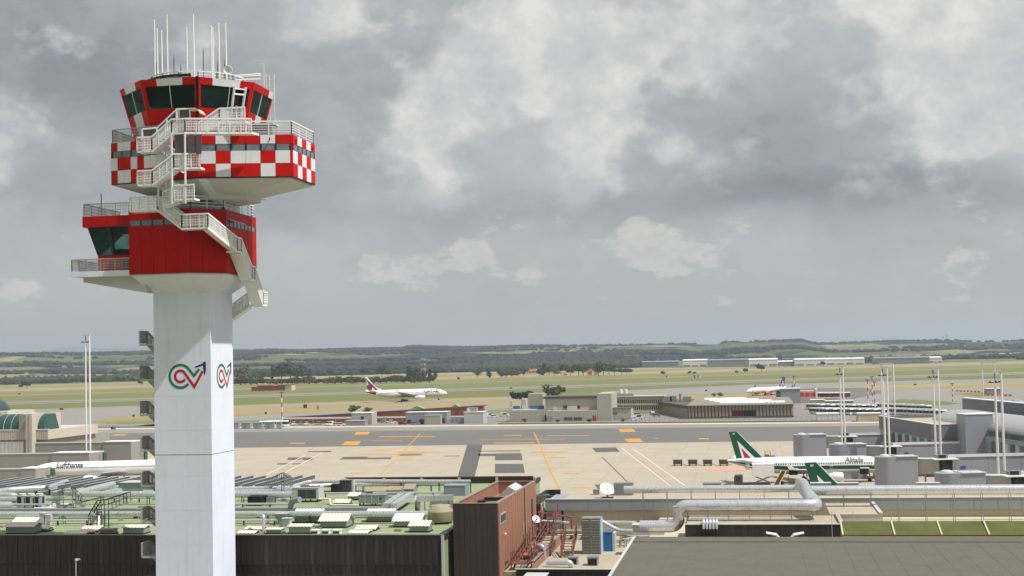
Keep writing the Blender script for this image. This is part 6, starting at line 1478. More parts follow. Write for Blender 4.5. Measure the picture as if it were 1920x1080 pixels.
MB().box(xt_ - 1.0, xt_ + .15, YP - 3.2, YP + 5, 0, zt_).build('concrete_tower', M_lpc, lp_); MB().box(xt_ + .25, xt_ + 1.1, YP - 3.4, YP + 4, 0, zt_ + .1).build('concrete_tower', M_lpc, lp_); MB().box(xt_ - 4, xt_ - 1.0, YP - 1.5, YP + 6, zE1, zt_ - .2).build('tower_core', M_lpb, lp_)
MB().box(V(0, 790, YP)[0] - 30, V(14, 790, YP + 8)[0], YP + 8, YP + 24, zE1 + 3, zE1 + 5.2).build('upper_drum', M_lpc, lp_)
ur = V(12, 775, YP + 10); fixn(MB().lathe((ur[0] - 10.5, YP + 16, zE1 + 5.0), [(7.4, 0), (7.1, 1.2), (6.0, 2.8), (4, 4.0), (2, 4.6), (.2, 4.8)], 28).build('upper_dome', M_dome, lp_, smooth=True))
for k in range(14): MB().box(V(45, 830, YP)[0] - (k + 1) * 1.2 + .04, V(45, 830, YP)[0] - k * 1.2 - .04, YP - .3, YP - .05, 3.0, zE0 - .5).build('white_wall_panel', M_edge, lp_)
def lbridge(label, Y, px0, px1, px2, ytop, zr):
    z1 = V((px0 + px1) / 2, ytop, Y)[2]; xa, xb, xc = V(px0, ytop, Y)[0], V(px1, ytop, Y)[0], V(px2, ytop, Y + 3)[0]
    t_ = thing('jet_bridge', label, 'jet bridge', (xb, Y, 0), group='jet bridges of the left pier')
    x = xa; wv_ = 6.0
    while x < xb - .1: e = min(xb, x + wv_); MB().box(x + .02, e - .02, Y, Y + 4, 2.6, z1 - .25).build('walkway_panel', M_lpb, t_); x = e
    fixn(MB().prism([(xb, Y - .4), (xc - 1.5, Y - .4), (xc, Y + 1.8), (xc, Y + 5), (xb, Y + 5)], 0, z1 - .12).build('rotunda', M_lpb, t_))
    MB().prism([(xb, Y - .5), (xc - 1.5, Y - .5), (xc + .1, Y + 1.8), (xc + .1, Y + 5), (xb, Y + 5)], z1 - .12, z1 + .06).build('rotunda_edge', M_edge, t_)
    MB().box(xa, xb, Y - .1, Y + .2, z1 - .25, z1 + .04).build('white_edge', M_edge, t_)
    MB().box(xc + .02, xc + .9, Y + 2.2, Y + 4.2, 3.4, z1 - .6).build('folding_canopy', M_lpc, t_); MB().box(xc + .9, xc + 1.4, Y + 2.4, Y + 4, 3.2, z1 - .3).build('canopy_frame', M_dome, t_)
    MB().cbox((xa + (xb - xa) * .5, Y - .05, z1 - 3.0), (.5, .1, .5)).build('wall_vent', M_frame, t_)
    for x in (xa + 3, xb - 2): MB().box(x - .4, x + .4, Y + 1.5, Y + 2.5, 0, 2.6).build('column', M_lpc, t_)
    return t_
lbridge('jet bridge passing behind the left floodlight mast', 366, 66, 194, 265, 829, 0)
lbridge('long jet bridge in front of the left floodlight mast', 347, -160, 98, 188, 850.5, 0)
lbridge('jet bridge touching the nose of the long white jet', 321, -200, 40, 90, 879, 0)
# ================================================================ ground vehicles
M_glass = glass_mat('vehicle_glass', (36, 42, 48), .06)
def wheels(t_, pts, r, w=.24):
    for x, y in pts:
        wl = MB().lathe((x, y, r), [(r * .55, -w / 2), (r * .92, -w / 2), (r, -w / 4), (r, w / 4), (r * .92, w / 2), (r * .55, w / 2)], 12, axis='y').build('wheel', M_tyre, t_, local=True)
def make_bus(m):
    t_ = thing('airport_bus', 'bus', 'bus'); L, W, H = 13.6, 3.0, 3.05
    MB().box(-L / 2, L / 2, -W / 2, W / 2, .35, 1.35).build('body', m, t_, local=True)
    MB().loft([[(-L / 2 + .05, -W / 2 + .04, 1.35), (L / 2 - .05, -W / 2 + .04, 1.35), (L / 2 - .05, W / 2 - .04, 1.35), (-L / 2 + .05, W / 2 - .04, 1.35)], [(-L / 2 + .2, -W / 2 + .1, 2.55), (L / 2 - .2, -W / 2 + .1, 2.55), (L / 2 - .2, W / 2 - .1, 2.55), (-L / 2 + .2, W / 2 - .1, 2.55)]]).build('window_band', M_glass, t_, local=True)
    MB().loft([[(-L / 2 + .1, -W / 2 + .05, 2.55), (L / 2 - .1, -W / 2 + .05, 2.55), (L / 2 - .1, W / 2 - .05, 2.55), (-L / 2 + .1, W / 2 - .05, 2.55)], [(-L / 2 + .3, -W / 2 + .3, H), (L / 2 - .3, -W / 2 + .3, H), (L / 2 - .3, W / 2 - .3, H), (-L / 2 + .3, W / 2 - .3, H)]]).build('roof', M_acw, t_, local=True)
    MB().box(-3, 2, -.8, .8, H, H + .22).build('roof_unit', M_acw, t_, local=True)
    for x in (-4.1, -1.4, 1.4, 4.1):
        for s_ in (-1, 1): MB().box(x - .06, x + .06, s_ * (W / 2 - .07) - .03, s_ * (W / 2 - .07) + .03, 1.35, 2.56).build('pillar', m, t_, local=True)
    wheels(t_, [(x, y) for x in (-4.4, 4.4) for y in (-1.35, 1.35)], .48, .3)
    return t_
def make_car(m, van=False):
    t_ = thing('parked_car', 'car', 'van' if van else 'car'); L, W = (4.9, 1.9) if van else (4.0, 1.7)
    h0, h1 = (1.05, 1.95) if van else (.85, 1.45)
    lo = [(-L / 2, .3), (-L / 2 + .02, h0), (L / 2 - .9, h0 + .02), (L / 2 - .05, h0 - .2), (L / 2, .35), (L / 2 - .1, .28), (-L / 2 + .1, .25)]
    fixn(MB().slabxz(lo, -W / 2, W / 2).build('body', m, t_, local=True))
    a, b = (-L / 2 + .06, L / 2 - 1.0) if van else (-L / 2 + .15, L / 2 - 1.0)
    fixn(MB().loft([[(a, -W / 2 + .03, h0), (b, -W / 2 + .03, h0), (b, W / 2 - .03, h0), (a, W / 2 - .03, h0)], [(a + .2, -W / 2 + .2, h1), (b - .75, -W / 2 + .2, h1), (b - .75, W / 2 - .2, h1), (a + .2, W / 2 - .2, h1)]]).build('glasshouse', M_glass, t_, local=True))
    MB().loft([[(a + .17, -W / 2 + .18, h1 - .02), (b - .7, -W / 2 + .18, h1 - .02), (b - .7, W / 2 - .18, h1 - .02), (a + .17, W / 2 - .18, h1 - .02)], [(a + .3, -W / 2 + .26, h1 + .08), (b - .85, -W / 2 + .26, h1 + .08), (b - .85, W / 2 - .26, h1 + .08), (a + .3, W / 2 - .26, h1 + .08)]]).build('roof', m, t_, local=True)
    if van: 
        for s_ in (-1, 1): MB().box(a, a + 1.9, s_ * (W / 2 - .1) - .05, s_ * (W / 2 - .1) + .05, h0, h1 - .05).build('side_panel', m, t_, local=True)
    for s_ in (-1, 1): MB().cbox((L / 2 - .02, s_ * .6, .68), (.08, .32, .16)).build('headlight', M_edge, t_, local=True)
    wheels(t_, [(x, y) for x in (-L / 2 + .75, L / 2 - .8) for y in (-W / 2 + .1, W / 2 - .1)], .31, .2)
    return t_
M_carw = mat('car_white', (226, 226, 224), .35, var=.02, coat=.3); M_cars = mat('car_silver', (168, 170, 172), .35, metal=.4, var=.02, coat=.3); M_carr = mat('car_red', (150, 34, 30), .35, var=.02, coat=.3); M_card = mat('car_dark', (44, 48, 56), .35, var=.02, coat=.3)
PROT = {}
def placed(kind, build, loc, rz, label, group):
    if kind not in PROT: o = build(); PROT[kind] = o; o.location = loc; o.rotation_euler = (0, 0, rz); o['label'] = label; o['group'] = group; return o
    o = copy_tree(PROT[kind], loc, rz, label, group); return o
CARS = {'w': lambda: make_car(M_carw), 's': lambda: make_car(M_cars), 'd': lambda: make_car(M_card), 'r': lambda: make_car(M_carr), 'v': lambda: make_car(M_carw, True)}
cw = {'w': 'white', 's': 'silver', 'd': 'dark', 'r': 'red', 'v': 'white'}
row1 = [(551, 797, 'w'), (564, 797, 's'), (574.5, 797, 'w'), (596, 797, 's'), (618, 798, 'v'), (632, 798.5, 'w'), (640, 798.5, 'w'), (722, 793.5, 'w'), (736, 793.5, 'w'), (755, 796, 'r'), (779, 796, 's')]
for i, (px, py, k) in enumerate(row1):
    placed(k, CARS[k], G(px, py), R(-90 + random.uniform(-12, 12)) if i < 5 else R(random.uniform(-20, 20)), '%s %s in front of the brick wall, %s from the black bus' % (cw[k], 'van' if k == 'v' else 'car', ordw(i)), 'vehicles along the brick wall')
row2 = [(918, 782, 'v'), (927, 783, 'w'), (946, 781, 'v'), (1183, 783, 'v'), (1190, 775, 'w'), (1196, 780, 's'), (1188, 788, 'w'), (1196, 786, 'v'), (1208, 771, 's'), (1218, 772, 'v'), (1226, 778, 's'), (1231, 781, 's')]
for i, (px, py, k) in enumerate(row2):
    placed(k, CARS[k], G(px, py), R(random.uniform(-30, 30)), '%s %s %s, %s in from the left' % (cw[k], 'van' if k == 'v' else 'car', 'by the gate left of the beige building' if i < 3 else 'in the yard right of the beige building', ordw(i if i < 3 else i - 3)), 'vehicles beside the beige building')
b0 = placed('bus', lambda: make_bus(M_acw), (0, 0, 0), 0, 'x', 'airport buses')
bk = G(514, 801); b0.location = bk; b0.rotation_euler = (0, 0, R(4)); b0['label'] = 'white-roofed airport bus with dark windows behind the glass shelters'
i = 0
for row, (x0, x1, y0, n, lab) in enumerate(((1538, 1642, 777, 8, 'front row of the bus park'), (1530, 1625, 768.5, 6, 'second row of the bus park'), (1668, 1752, 777, 7, 'row beside the pier front wing'), (1640, 1725, 767, 6, 'row behind the pier front wing'))):
    for k in range(n):
        px = x0 + (x1 - x0) * k / (n - 1); p = G(px, y0 + (k / (n - 1)) * (4 if row in (2, 3) else 1.5))
        placed('bus', None, p, R(-58 + random.uniform(-3, 3)), 'white airport bus, %s from the left in the %s' % (ordw(k), lab), 'airport buses')
# catering truck, loader, carts and tugs beside the green-tailed jet
def truck(label, loc, rz, cabm, boxm, lift):
    t_ = thing('catering_truck', label, 'truck', loc, rz)
    MB().box(-3.2, 3.2, -1.0, 1.0, .75, 1.05).build('chassis', M_frame, t_, local=True)
    fixn(MB().slabxz([(-4.4, .6), (-4.4, 2.0), (-4.1, 2.9), (-2.5, 2.95), (-2.5, .6)], -1.2, 1.2).build('cab', cabm, t_, local=True)); MB().box(-4.42, -4.2, -1.05, 1.05, 1.75, 2.6).build('windscreen', M_glass, t_, local=True); MB().box(-4.0, -2.9, -1.23, 1.23, 1.75, 2.55).build('side_window', M_glass, t_, local=True)
    MB().box(-.3, 4.4, -1.25, 1.25, lift, lift + 2.6).build('box_body', boxm, t_, local=True)
    MB().box(-.35, 4.45, -1.28, 1.28, lift + 2.6, lift + 2.7).build('box_roof', M_edge, t_, local=True)
    for s_ in (-.8, .8): MB().bar((0, s_, 1.05), (3.8, s_, lift), .18).bar((3.8, s_, 1.05), (0, s_, lift), .18).build('scissor_arm', M_galv2, t_, local=True)
    wheels(t_, [(x, y) for x in (-3.4, 2.0, 3.2) for y in (-1.05, 1.05)], .5, .34)
    return t_
truck('dark-cab catering truck with raised white box at the tail of the jet', (G(1406, 908)[0] + 1.0, 314, 0), R(2), mat('cab_grey', (70, 74, 80), .5, var=.05), M_acw, 2.6)
bl = G(1462, 907); t_ = thing('belt_loader', 'yellow-edged belt loader under the rear of the jet', 'belt loader', (bl[0], 313, 0), R(75))
MB().box(-2.4, 1.6, -1.0, 1.0, .5, .95).build('chassis', M_edge, t_, local=True); MB().loft([[(-3.6, -.5, .9), (-3.6, .5, .9), (3.4, .5, 3.3), (3.4, -.5, 3.3)], [(-3.6, -.5, 1.1), (-3.6, .5, 1.1), (3.4, .5, 3.5), (3.4, -.5, 3.5)]]).build('belt', M_shadow, t_, local=True)
for s_ in (-.58, .58): MB().bar((-3.6, s_, 1.1), (3.4, s_, 3.55), .16).build('side_rail', M_yel, t_, local=True)
MB().box(-1.9, -.9, -1.0, -.5, .95, 1.7).build('driver_seat', M_frame, t_, local=True); wheels(t_, [(x, y) for x in (-1.7, 1.0) for y in (-.95, .95)], .36)
def cart(label, px, py):
    t_ = thing('baggage_cart', label, 'baggage cart', G(px, py), R(2), 'baggage carts in a line')
    MB().box(-1.25, 1.25, -.75, .75, .4, .55).build('bed', M_galv2, t_, local=True)
    for x in (-1.2, 1.2):
        MB().box(x - .05, x + .05, -.75, .75, .55, 1.75).build('end_panel', mat('cart_mesh', (176, 172, 150), .7), t_, local=True)
    MB().box(-1.2, 1.2, .68, .74, .55, 1.6).build('back_panel', MATS['cart_mesh'], t_, local=True); MB().box(-1.3, 1.3, -.8, .8, 1.75, 1.82).build('canopy', MATS['cart_mesh'], t_, local=True)
    MB().bar((1.25, 0, .42), (2.1, 0, .35), .1).build('drawbar', M_frame, t_, local=True); wheels(t_, [(x, y) for x in (-.9, .9) for y in (-.6, .6)], .22, .14)
for i, (px, lab) in enumerate(((1271, 'leftmost'), (1299, 'second'), (1327, 'third'), (1357, 'rightmost'))): cart('%s open baggage cart in the line behind the jet tail' % lab, px, 873.5)
def tug(label, px, py, m, rz):
    t_ = thing('baggage_tug', label, 'tug', G(px, py), rz); MB().box(-1.4, 1.4, -.7, .7, .3, .95).build('body', m, t_, local=True); MB().box(-1.2, -.2, -.6, .6, .95, 1.15).build('seat_deck', M_frame, t_, local=True)
    for x, y in ((-1.2, -.6), (-1.2, .6), (.2, -.6), (.2, .6)): MB().bar((x, y, .95), (x, y, 2.0), .07).build('post', M_frame, t_, local=True)
    MB().box(-1.3, .3, -.68, .68, 2.0, 2.07).build('canopy', m, t_, local=True); wheels(t_, [(x, y) for x in (-.9, .9) for y in (-.6, .6)], .28)
tug('small tug beside the far side of the green-tailed jet', 1443, 860, M_hood2, R(5)); tug('white tug between engine and cargo hold of the jet', 1575, 906, M_edge, R(80))
cn = thing('traffic_cone', 'orange traffic cone under the white fuselage', 'cone', G(1478, 898)); fixn(MB().lathe((0, 0, 0), [(.3, 0), (.3, .04), (.17, .06), (.03, .75)], 10).build('cone_body', mat('cone_orange', (222, 84, 34), .6), cn, local=True)); MB().lathe((0, 0, .35), [(.125, 0), (.105, .14)], 10).build('reflective_band', M_edge, cn, local=True)

# ================================================================ buildings across the taxi lane
M_brick = mat('orange_brick', (150, 90, 60), .9, var=.12, vs=.15, bump=.1, bs=3)
M_bconc = mat('pale_concrete', (176, 170, 158), .85, var=.08, vs=.15, streak=.2)
M_bbeige = mat('beige_render', (188, 178, 152), .85, var=.06, vs=.15, streak=.1)
M_rib = mat('ribbed_concrete', (150, 140, 120), .85, var=.1, vs=.2, streak=.3)
def face_box(nm, m, parent, px0, px1, pyt, Y, depth, zb=0.0, pyb=None):
    a, b = V(px0, pyt, Y), V(px1, pyt, Y); z1 = (a[2] + b[2]) / 2; z0 = V((px0 + px1) / 2, pyb, Y)[2] if pyb else zb
    return MB().box(a[0], b[0], Y, Y + depth, z0, z1).build(nm, m, parent), (a[0], b[0], z0, z1)
def decals(nm, m, parent, rects, Y, proud=.12):
    for (a, b, c, d) in rects:
        p, q = V(a, d, Y), V(b, c, Y); MB().box(p[0], q[0], Y - proud, Y + .02, p[2], q[2]).build(nm, m, parent)
bw = thing('brick_wall_building', 'long low orange brick building with rising roofline', 'building', (-170, 648, 0))
za, zb = V(530, 784, 648)[2], V(906, 761.5, 648)[2]; xa, xb = V(530, 784, 648)[0], V(906, 761.5, 648)[0]
n = 16
for k in range(n):
    x0, x1 = xa + (xb - xa) * k / n, xa + (xb - xa) * (k + 1) / n; z0, z1 = za + (zb - za) * k / n, za + (zb - za) * (k + 1) / n
    MB().slabxz([(x0 + .04, 0), (x1 - .04, 0), (x1 - .04, z1), (x0 + .04, z0)], 648, 652).build('brick_bay', M_brick, bw)
    if k % 2 == 0: MB().box(x0 - .25, x0 + .25, 647.7, 648, 0, z0 - .6).build('pilaster', mat('brick_dark', (112, 76, 56), .9), bw)
MB().slabxz([(xa, za), (xb, zb), (xb, zb + .25), (xa, za + .25)], 647.8, 660).build('roof_edge', M_roofd, bw)
y_b = V(600, 786, 645)
MB().slabxz([(V(530, 786, 645)[0], V(530, 786, 645)[2]), (V(880, 782, 645)[0], V(880, 782, 645)[2]), (V(880, 780, 645)[0], V(880, 779.5, 645)[2]), (V(530, 783, 645)[0], V(530, 783, 645)[2])], 643.5, 645).build('white_canopy_beam', M_edge, bw)
for px in range(545, 880, 42): x = V(px, 786, 644.3)[0]; MB().bar((x, 644.3, 0), (x, 644.3, V(px, 785, 644.3)[2]), .2).build('canopy_post', M_edge, bw)
for px0, px1, py in ((770, 795, 764), (846, 862, 761)): p = V(px0, py, 655); q = V(px1, py, 655); MB().slabxz([(p[0], p[2] - .6), (q[0], q[2] - .6), ((p[0] + q[0]) / 2, q[2] + .8)], 655, 660).build('green_roof_light', mat('roof_light_green', (130, 164, 130), .6), bw)
def kiosk(label, rects, Y, m, extra=()):
    a = V(rects[0][0], rects[0][3], Y); t_ = thing('kiosk', label, 'building', (a[0], Y, 0))
    for k, (a, b, c, d, mm, dep, off) in enumerate(rects):
        o, (x0, x1, z0, z1) = face_box('block', mm, t_, a, b, c, Y + off, dep); MB().box(x0 - .15, x1 + .15, Y + off - .15, Y + off + dep + .15, z1, z1 + .18).build('flat_roof', M_greyl if k % 2 else M_edge, t_)
    for nm, mm, r, off in extra: decals(nm, mm, t_, r, Y + off)
    return t_
M_doorb = mat('navy_door', (44, 50, 92), .5)
kiosk('white cube kiosk with grey lean-to by the brick wall', [(659, 697, 774.5, 800, M_bconc, 9, 4), (648, 684, 789, 801, M_grey, 5, -3)], 622, M_bconc, [('door_panel', M_doorb, [(677, 682, 780.5, 787)], 4)])
kiosk('grey flat-roofed hut with navy doors in front of the brick wall', [(760, 838, 773, 799, M_grey, 8, 3), (796, 826, 779, 799, M_bconc, 3, 0)], 620, M_grey, [('door_panel', M_doorb, [(764, 770, 787, 793), (787, 794, 786, 797)], 3), ('door_panel', M_doorb, [(827.5, 834, 784, 793)], 3)])
pk = kiosk('pale windowless box with rooftop plant beside the gate', [(869.5, 906, 773, 798, M_greyl, 9, 0)], 620, M_greyl)
q = V(885, 768, 623); MB().box(q[0] - 2.2, q[0] + 2.2, 622, 626, V(885, 773, 620)[2] + .2, V(885, 764, 624)[2]).build('rooftop_plant', M_galv2, pk); MB().lathe((q[0] - 1.6, 622.4, V(885, 773, 620)[2] + .2), [(.8, 0), (.8, 1.3), (.3, 1.5)], 12).build('rooftop_fan', M_greyl, pk)
for k in range(4): q = V(845 + k * 7, 788, 624); MB().box(q[0] - .7, q[0] + .7, 624, 625.2, 0, 2.4).build('stored_panel', M_grey, pk)
# beige hall
bh = thing('beige_hall', 'beige concrete service hall with tall blank end walls', 'building', (-85, 632, 0))
face_box('main_block', M_bconc, bh, 1022, 1121, 746, 634, 22); face_box('front_annex', M_bconc, bh, 1024, 1118, 770, 629, 6)
o, r_ = face_box('right_wall', M_bconc, bh, 1119, 1146, 738, 631, 26); o2, r2 = face_box('left_wing', M_bconc, bh, 955, 1021, 769, 632, 14); face_box('rear_block', M_bconc, bh, 990, 1017, 738, 655, 10)
face_box('blue_glazing', mat('blue_glazing', (70, 108, 160), .3, var=.1), bh, 962, 975, 761, 640, .4, pyb=767); face_box('blue_glazing', MATS['blue_glazing'], bh, 994, 1020, 760.5, 640, .4, pyb=767)
a_ = V(1018, 745.5, 634); b_ = V(1123, 744.5, 634); MB().box(a_[0], b_[0], 633.4, 656, a_[2] - .6, a_[2] + .35).build('roof_slab', M_roofd, bh)
decals('red_window', mat('dark_red_glazing', (92, 40, 44), .4), bh, [(1056.5 + k * 8, 1063.5 + k * 8, 760, 766.2) for k in range(4)], 634)
decals('window', M_gdark, bh, [(1058 + k * 3.1, 1060.5 + k * 3.1, 782.5, 787.5) for k in range(5)] + [(1076 + k * 3.1, 1078.5 + k * 3.1, 782.5, 787.5) for k in range(5)], 629)
decals('door_panel', M_grey, bh, [(1026, 1031, 780, 792), (1031.5, 1036, 780, 792)], 629); decals('door_panel', mat('red_door', (140, 40, 36), .5), bh, [(1112, 1114, 779, 790), (1115.5, 1117.5, 779, 790)], 629)
for px, py, w_, h_ in ((1039, 764, 1.5, 1.6), (1072, 764, 4.5, 2.2), (981, 754, 2.2, 2.6), (958, 757, 1.4, 2.8)): q = V(px, py, 632); MB().box(q[0] - w_ / 2, q[0] + w_ / 2, 632.5, 632.5 + w_, q[2] - 1.5, q[2] - 1.5 + h_).build('rooftop_unit', M_greyl, bh)
lb = thing('low_annex', 'low plain concrete annex with two dark windows right of the beige hall', 'building', (-60, 634, 0)); face_box('block', M_bconc, lb, 1146, 1183, 767, 634, 12); decals('window', M_gdark, lb, [(1149.5, 1152, 773, 777), (1154, 1156.5, 773, 777)], 634)
q = V(1146, 767, 634); MB().box(q[0], V(1183, 767, 634)[0], 633.7, 646, q[2], q[2] + .3).build('flat_roof', M_roofd, lb)
co = thing('arcaded_office', 'pale two-storey office with rows of narrow dark windows', 'building', (-60, 690, 0))
YO = 700
face_box('block', M_bbeige, co, 1140, 1245, 745.5, YO, 16); n = 24
decals('window', M_gdark, co, [(1146 + k * 4.0, 1148 + k * 4.0, 749, 756.5) for k in range(n)], YO, .05); decals('window', M_gdark, co, [(1146 + k * 4.0, 1148 + k * 4.0, 760.5, 768) for k in range(n)], YO, .05)
q = V(1140, 745.5, YO); MB().box(q[0] - .4, V(1245, 745.5, YO)[0] + .4, YO - .5, YO + 16.4, q[2], q[2] + .5).build('roof_slab', M_bconc, co); MB().box(q[0], V(1245, 745.5, YO)[0], YO - .35, YO, V(1190, 759.5, YO)[2], V(1190, 757.5, YO)[2]).build('string_course', M_bbeige, co)
q = V(1171, 737, YO + 5); MB().box(q[0] - 4, q[0] + 4.5, YO + 4, YO + 9, V(1171, 745, YO)[2] + .4, q[2] - .4).build('rooftop_plant', M_galv2, co)
for dx in (-2, .6): MB().lathe((q[0] + dx, YO + 6, q[2] - .5), [(.9, 0), (.9, 2.2), (.6, 2.3)], 12).build('rooftop_tank', M_edge, co)
# ribbed hangar
hg = thing('ribbed_hangar', 'low hangar with fluted concrete front and white skylight strips', 'building', (0, 640, 0))
YH = 636
xa, xb = V(1289, 760, YH)[0], V(1488, 758, YH)[0]; zt_ = V(1390, 760, YH)[2]; zt2 = zt_
MB().box(xa, xb, YH + .8, YH + 95, 0, zt_ - .1).build('hangar_body', M_rib, hg)
n = 31; w = (xb - xa) / n
for k in range(n):
    x0 = xa + k * w
    if 12 < k < 20: MB().prism([(x0, YH + .8), (x0 + w * .28, YH), (x0 + w * .72, YH), (x0 + w, YH + .8)], zt_ - 2.3, zt_ - .05).build('fluted_panel', M_rib, hg)
    else: MB().prism([(x0, YH + .8), (x0 + w * .28, YH), (x0 + w * .72, YH), (x0 + w, YH + .8)], .9, zt_ - .05).build('fluted_panel', M_rib, hg)
MB().box(xa + 13 * w, xa + 16.5 * w, YH + .7, YH + .78, .9, zt_ - 2.3).build('hangar_door', mat('hangar_door_red', (92, 36, 36), .6), hg); MB().box(xa + 16.5 * w, xa + 20 * w, YH + .72, YH + .79, .9, zt_ - 2.3).build('hangar_opening', M_shadow, hg)
MB().box(xa - .3, xb + .3, YH - .4, YH + 95, zt_ - .05, zt_ + .3).build('hangar_roof', mat('hangar_roof_gravel', (134, 126, 114), .9, var=.15, vs=.2), hg)
pl = [(xa, YH), (V(1235, 750, YH + 70)[0], YH + 70), (V(1235, 750, YH + 70)[0] + 6, YH + 95), (xa, YH + 95)]
MB().prism(pl, 0, zt_ - 1.2).build('angled_end', M_rib, hg); MB().prism([(p[0] - (1.5 if i == 1 else 0), p[1]) for i, p in enumerate(pl)], zt_ - 1.2, zt_ + .1).build('angled_end_roof', M_roofd, hg)
for k in range(4):
    ya = YH + 22 + k * 18; xo = xa + 14 + k * -3; MB().slabyz([(ya, zt_ + .3), (ya + 8, zt_ + .3), (ya + 5, zt_ + .9)], xo, xo + 30 - k * 3).build('skylight_strip', M_edge, hg)
for k in range(3): MB().lathe((V(1439 + k * 8, 755, YH + 10)[0], YH + 10, zt_ + .3), [(.8, 0), (.8, .7), (.2, 1)], 10).build('roof_vent', M_edge, hg)
for px, w_, h_ in ((1252, 4, 2.4), (1262, 3, 2.6), (1275, 1, 3.8), (1288, 4, 2.2)): q = V(px, 748, YH + 60); MB().box(q[0] - w_ / 2, q[0] + w_ / 2, YH + 60, YH + 63, zt_ + .2, zt_ + .2 + h_).build('rooftop_unit', M_galv2, hg)
# boundary fence before the hangar: posts and rails
fe = thing('wire_fence', 'long dark wire fence along the edge of the taxi lane', 'fence', (-60, 608, 0)); fx = V(930, 795, 606)[0]; fx1 = V(1580, 790, 596)[0]; n = 70
for k in range(n + 1): x = fx + (fx1 - fx) * k / n; y = 612 - 18 * k / n; MB().bar((x, y, 0), (x, y, 2.4), .12).build('fence_post', M_galv2, fe)
for z in (.3, 1.3, 2.3): MB().bar((fx, 612, z), (fx1, 594, z), .06).build('fence_rail', M_frame, fe)
MB().loft([[(fx, 612.3, 0), (fx1, 594.3, 0), (fx1, 594.3, .55), (fx, 612.3, .55)], [(fx, 612.5, 0), (fx1, 594.5, 0), (fx1, 594.5, .55), (fx, 612.5, .55)]]).build('kerb_wall', M_bconc, fe)
# grey hut, red engines, containers
gh = thing('grey_hut', 'tall grey hut behind the hangar next to the red vehicles', 'building', (V(1480, 745, 800)[0], 800, 0)); face_box('block', M_grey, gh, 1464, 1500, 729.5, 800, 12); q = V(1464, 729.5, 800); MB().box(q[0] - .3, V(1500, 729, 800)[0] + .3, 799.7, 812.3, q[2], q[2] + .35).build('flat_roof', M_edge, gh); decals('dark_window', M_gdark, gh, [(1456, 1463, 733, 739), (1456, 1463, 741, 748)], 800); face_box('side_bay', M_galv2, gh, 1455, 1464, 731, 800.2, 8)
fs_ = thing('red_shed', 'open shed with three red vehicle bays beside the grey hut', 'building', (V(1515, 740, 805)[0], 805, 0))
for k in range(3): decals('red_bay', mat('bay_red', (206, 40, 34), .5), fs_, [(1498.5 + k * 11, 1507 + k * 11, 736, 743.5)], 805)
face_box('shed_body', M_lpc, fs_, 1496, 1531, 733, 805.2, 10); face_box('shed_end', M_edge, fs_, 1529, 1532.5, 728.5, 804.6, 10); face_box('low_wing', M_bconc, fs_, 1496, 1578, 746, 803, 6)
for k in range(5): placed('fire', lambda: make_bus(mat('fire_red', (180, 30, 28), .4)), G(1538 + k * 9, 744.5), R(-8), 'red airport vehicle behind the bus park, %s from the shed' % ordw(k), 'red vehicles by the shed')
for nm, lab, a, b, c, Y, dp_, m_ in (('storage_container', 'long beige storage container in front of the bus park', 1608, 652 + 1000, 775.5, 590, 8, M_bconc), ('low_shed', 'low white-roofed shed right of the ribbed hangar', 1532, 1573, 776, 600, 8, M_edge), ('gate_office', 'dull grey block at the rear of the bus park', 1520, 1546, 750, 720, 8, M_bconc), ('gate_office', 'wide dull shed behind the bus park under the red masts', 1546, 1600, 752, 740, 8, M_grey), ('site_cabin', 'grey site cabin with red barriers on the far asphalt', 1850, 1880, 729, 900, 10, M_grey)):
    t_ = thing(nm, lab, 'building', (V((a + b) / 2, c, Y)[0], Y, 0)); o, (x0, x1, z0, z1) = face_box('block', m_, t_, a, b, c, Y, dp_); MB().box(x0 - .2, x1 + .2, Y - .2, Y + dp_ + .2, z1, z1 + .2).build('flat_roof', M_edge, t_)
    n = 6
    for k in range(n): MB().box(x0 + (x1 - x0) * (k + .1) / n, x0 + (x1 - x0) * (k + .9) / n, Y - .05, Y, z0 + .3, z1 - .3).build('wall_panel', m_, t_)
for k, (a, b, y_) in enumerate(((1793, 1840, 734.5), (1842, 1900, 741.5))):
    t_ = thing('red_barrier', 'low red barrier line %s on the far asphalt' % ('left of the site cabin' if k == 0 else 'in front of the site cabin'), 'barrier', G(a, y_)); p, q = G(a, y_), G(b, y_ + 2); n = 7
    for j in range(n): x0, x1 = p[0] + (q[0] - p[0]) * j / n, p[0] + (q[0] - p[0]) * (j + .9) / n; yy = p[1] + (q[1] - p[1]) * j / n; MB().box(x0, x1, yy, yy + .5, 0, 1.1).build('barrier_block', mat('barrier_red', (206, 78, 52), .6), t_)
gs = None
for k in range(8):
    px = 443 + k * 11 + (k % 2) * 3; p = G(px, 804); t_ = thing('glass_shelter', 'frosted glass shelter by the taxi lane, %s from the shaft' % ordw(k), 'shelter', p, 0, 'glass shelters')
    MB().box(p[0] - 1.2, p[0] + 1.0, p[1], p[1] + 2, .2, 2.6).build('glass_box', mat('frosted_glass', (150, 160, 166), .25, var=.1), t_); MB().box(p[0] - 1.3, p[0] + 1.1, p[1] - .1, p[1] + 2.1, 2.6, 2.72).build('shelter_roof', M_galv2, t_)
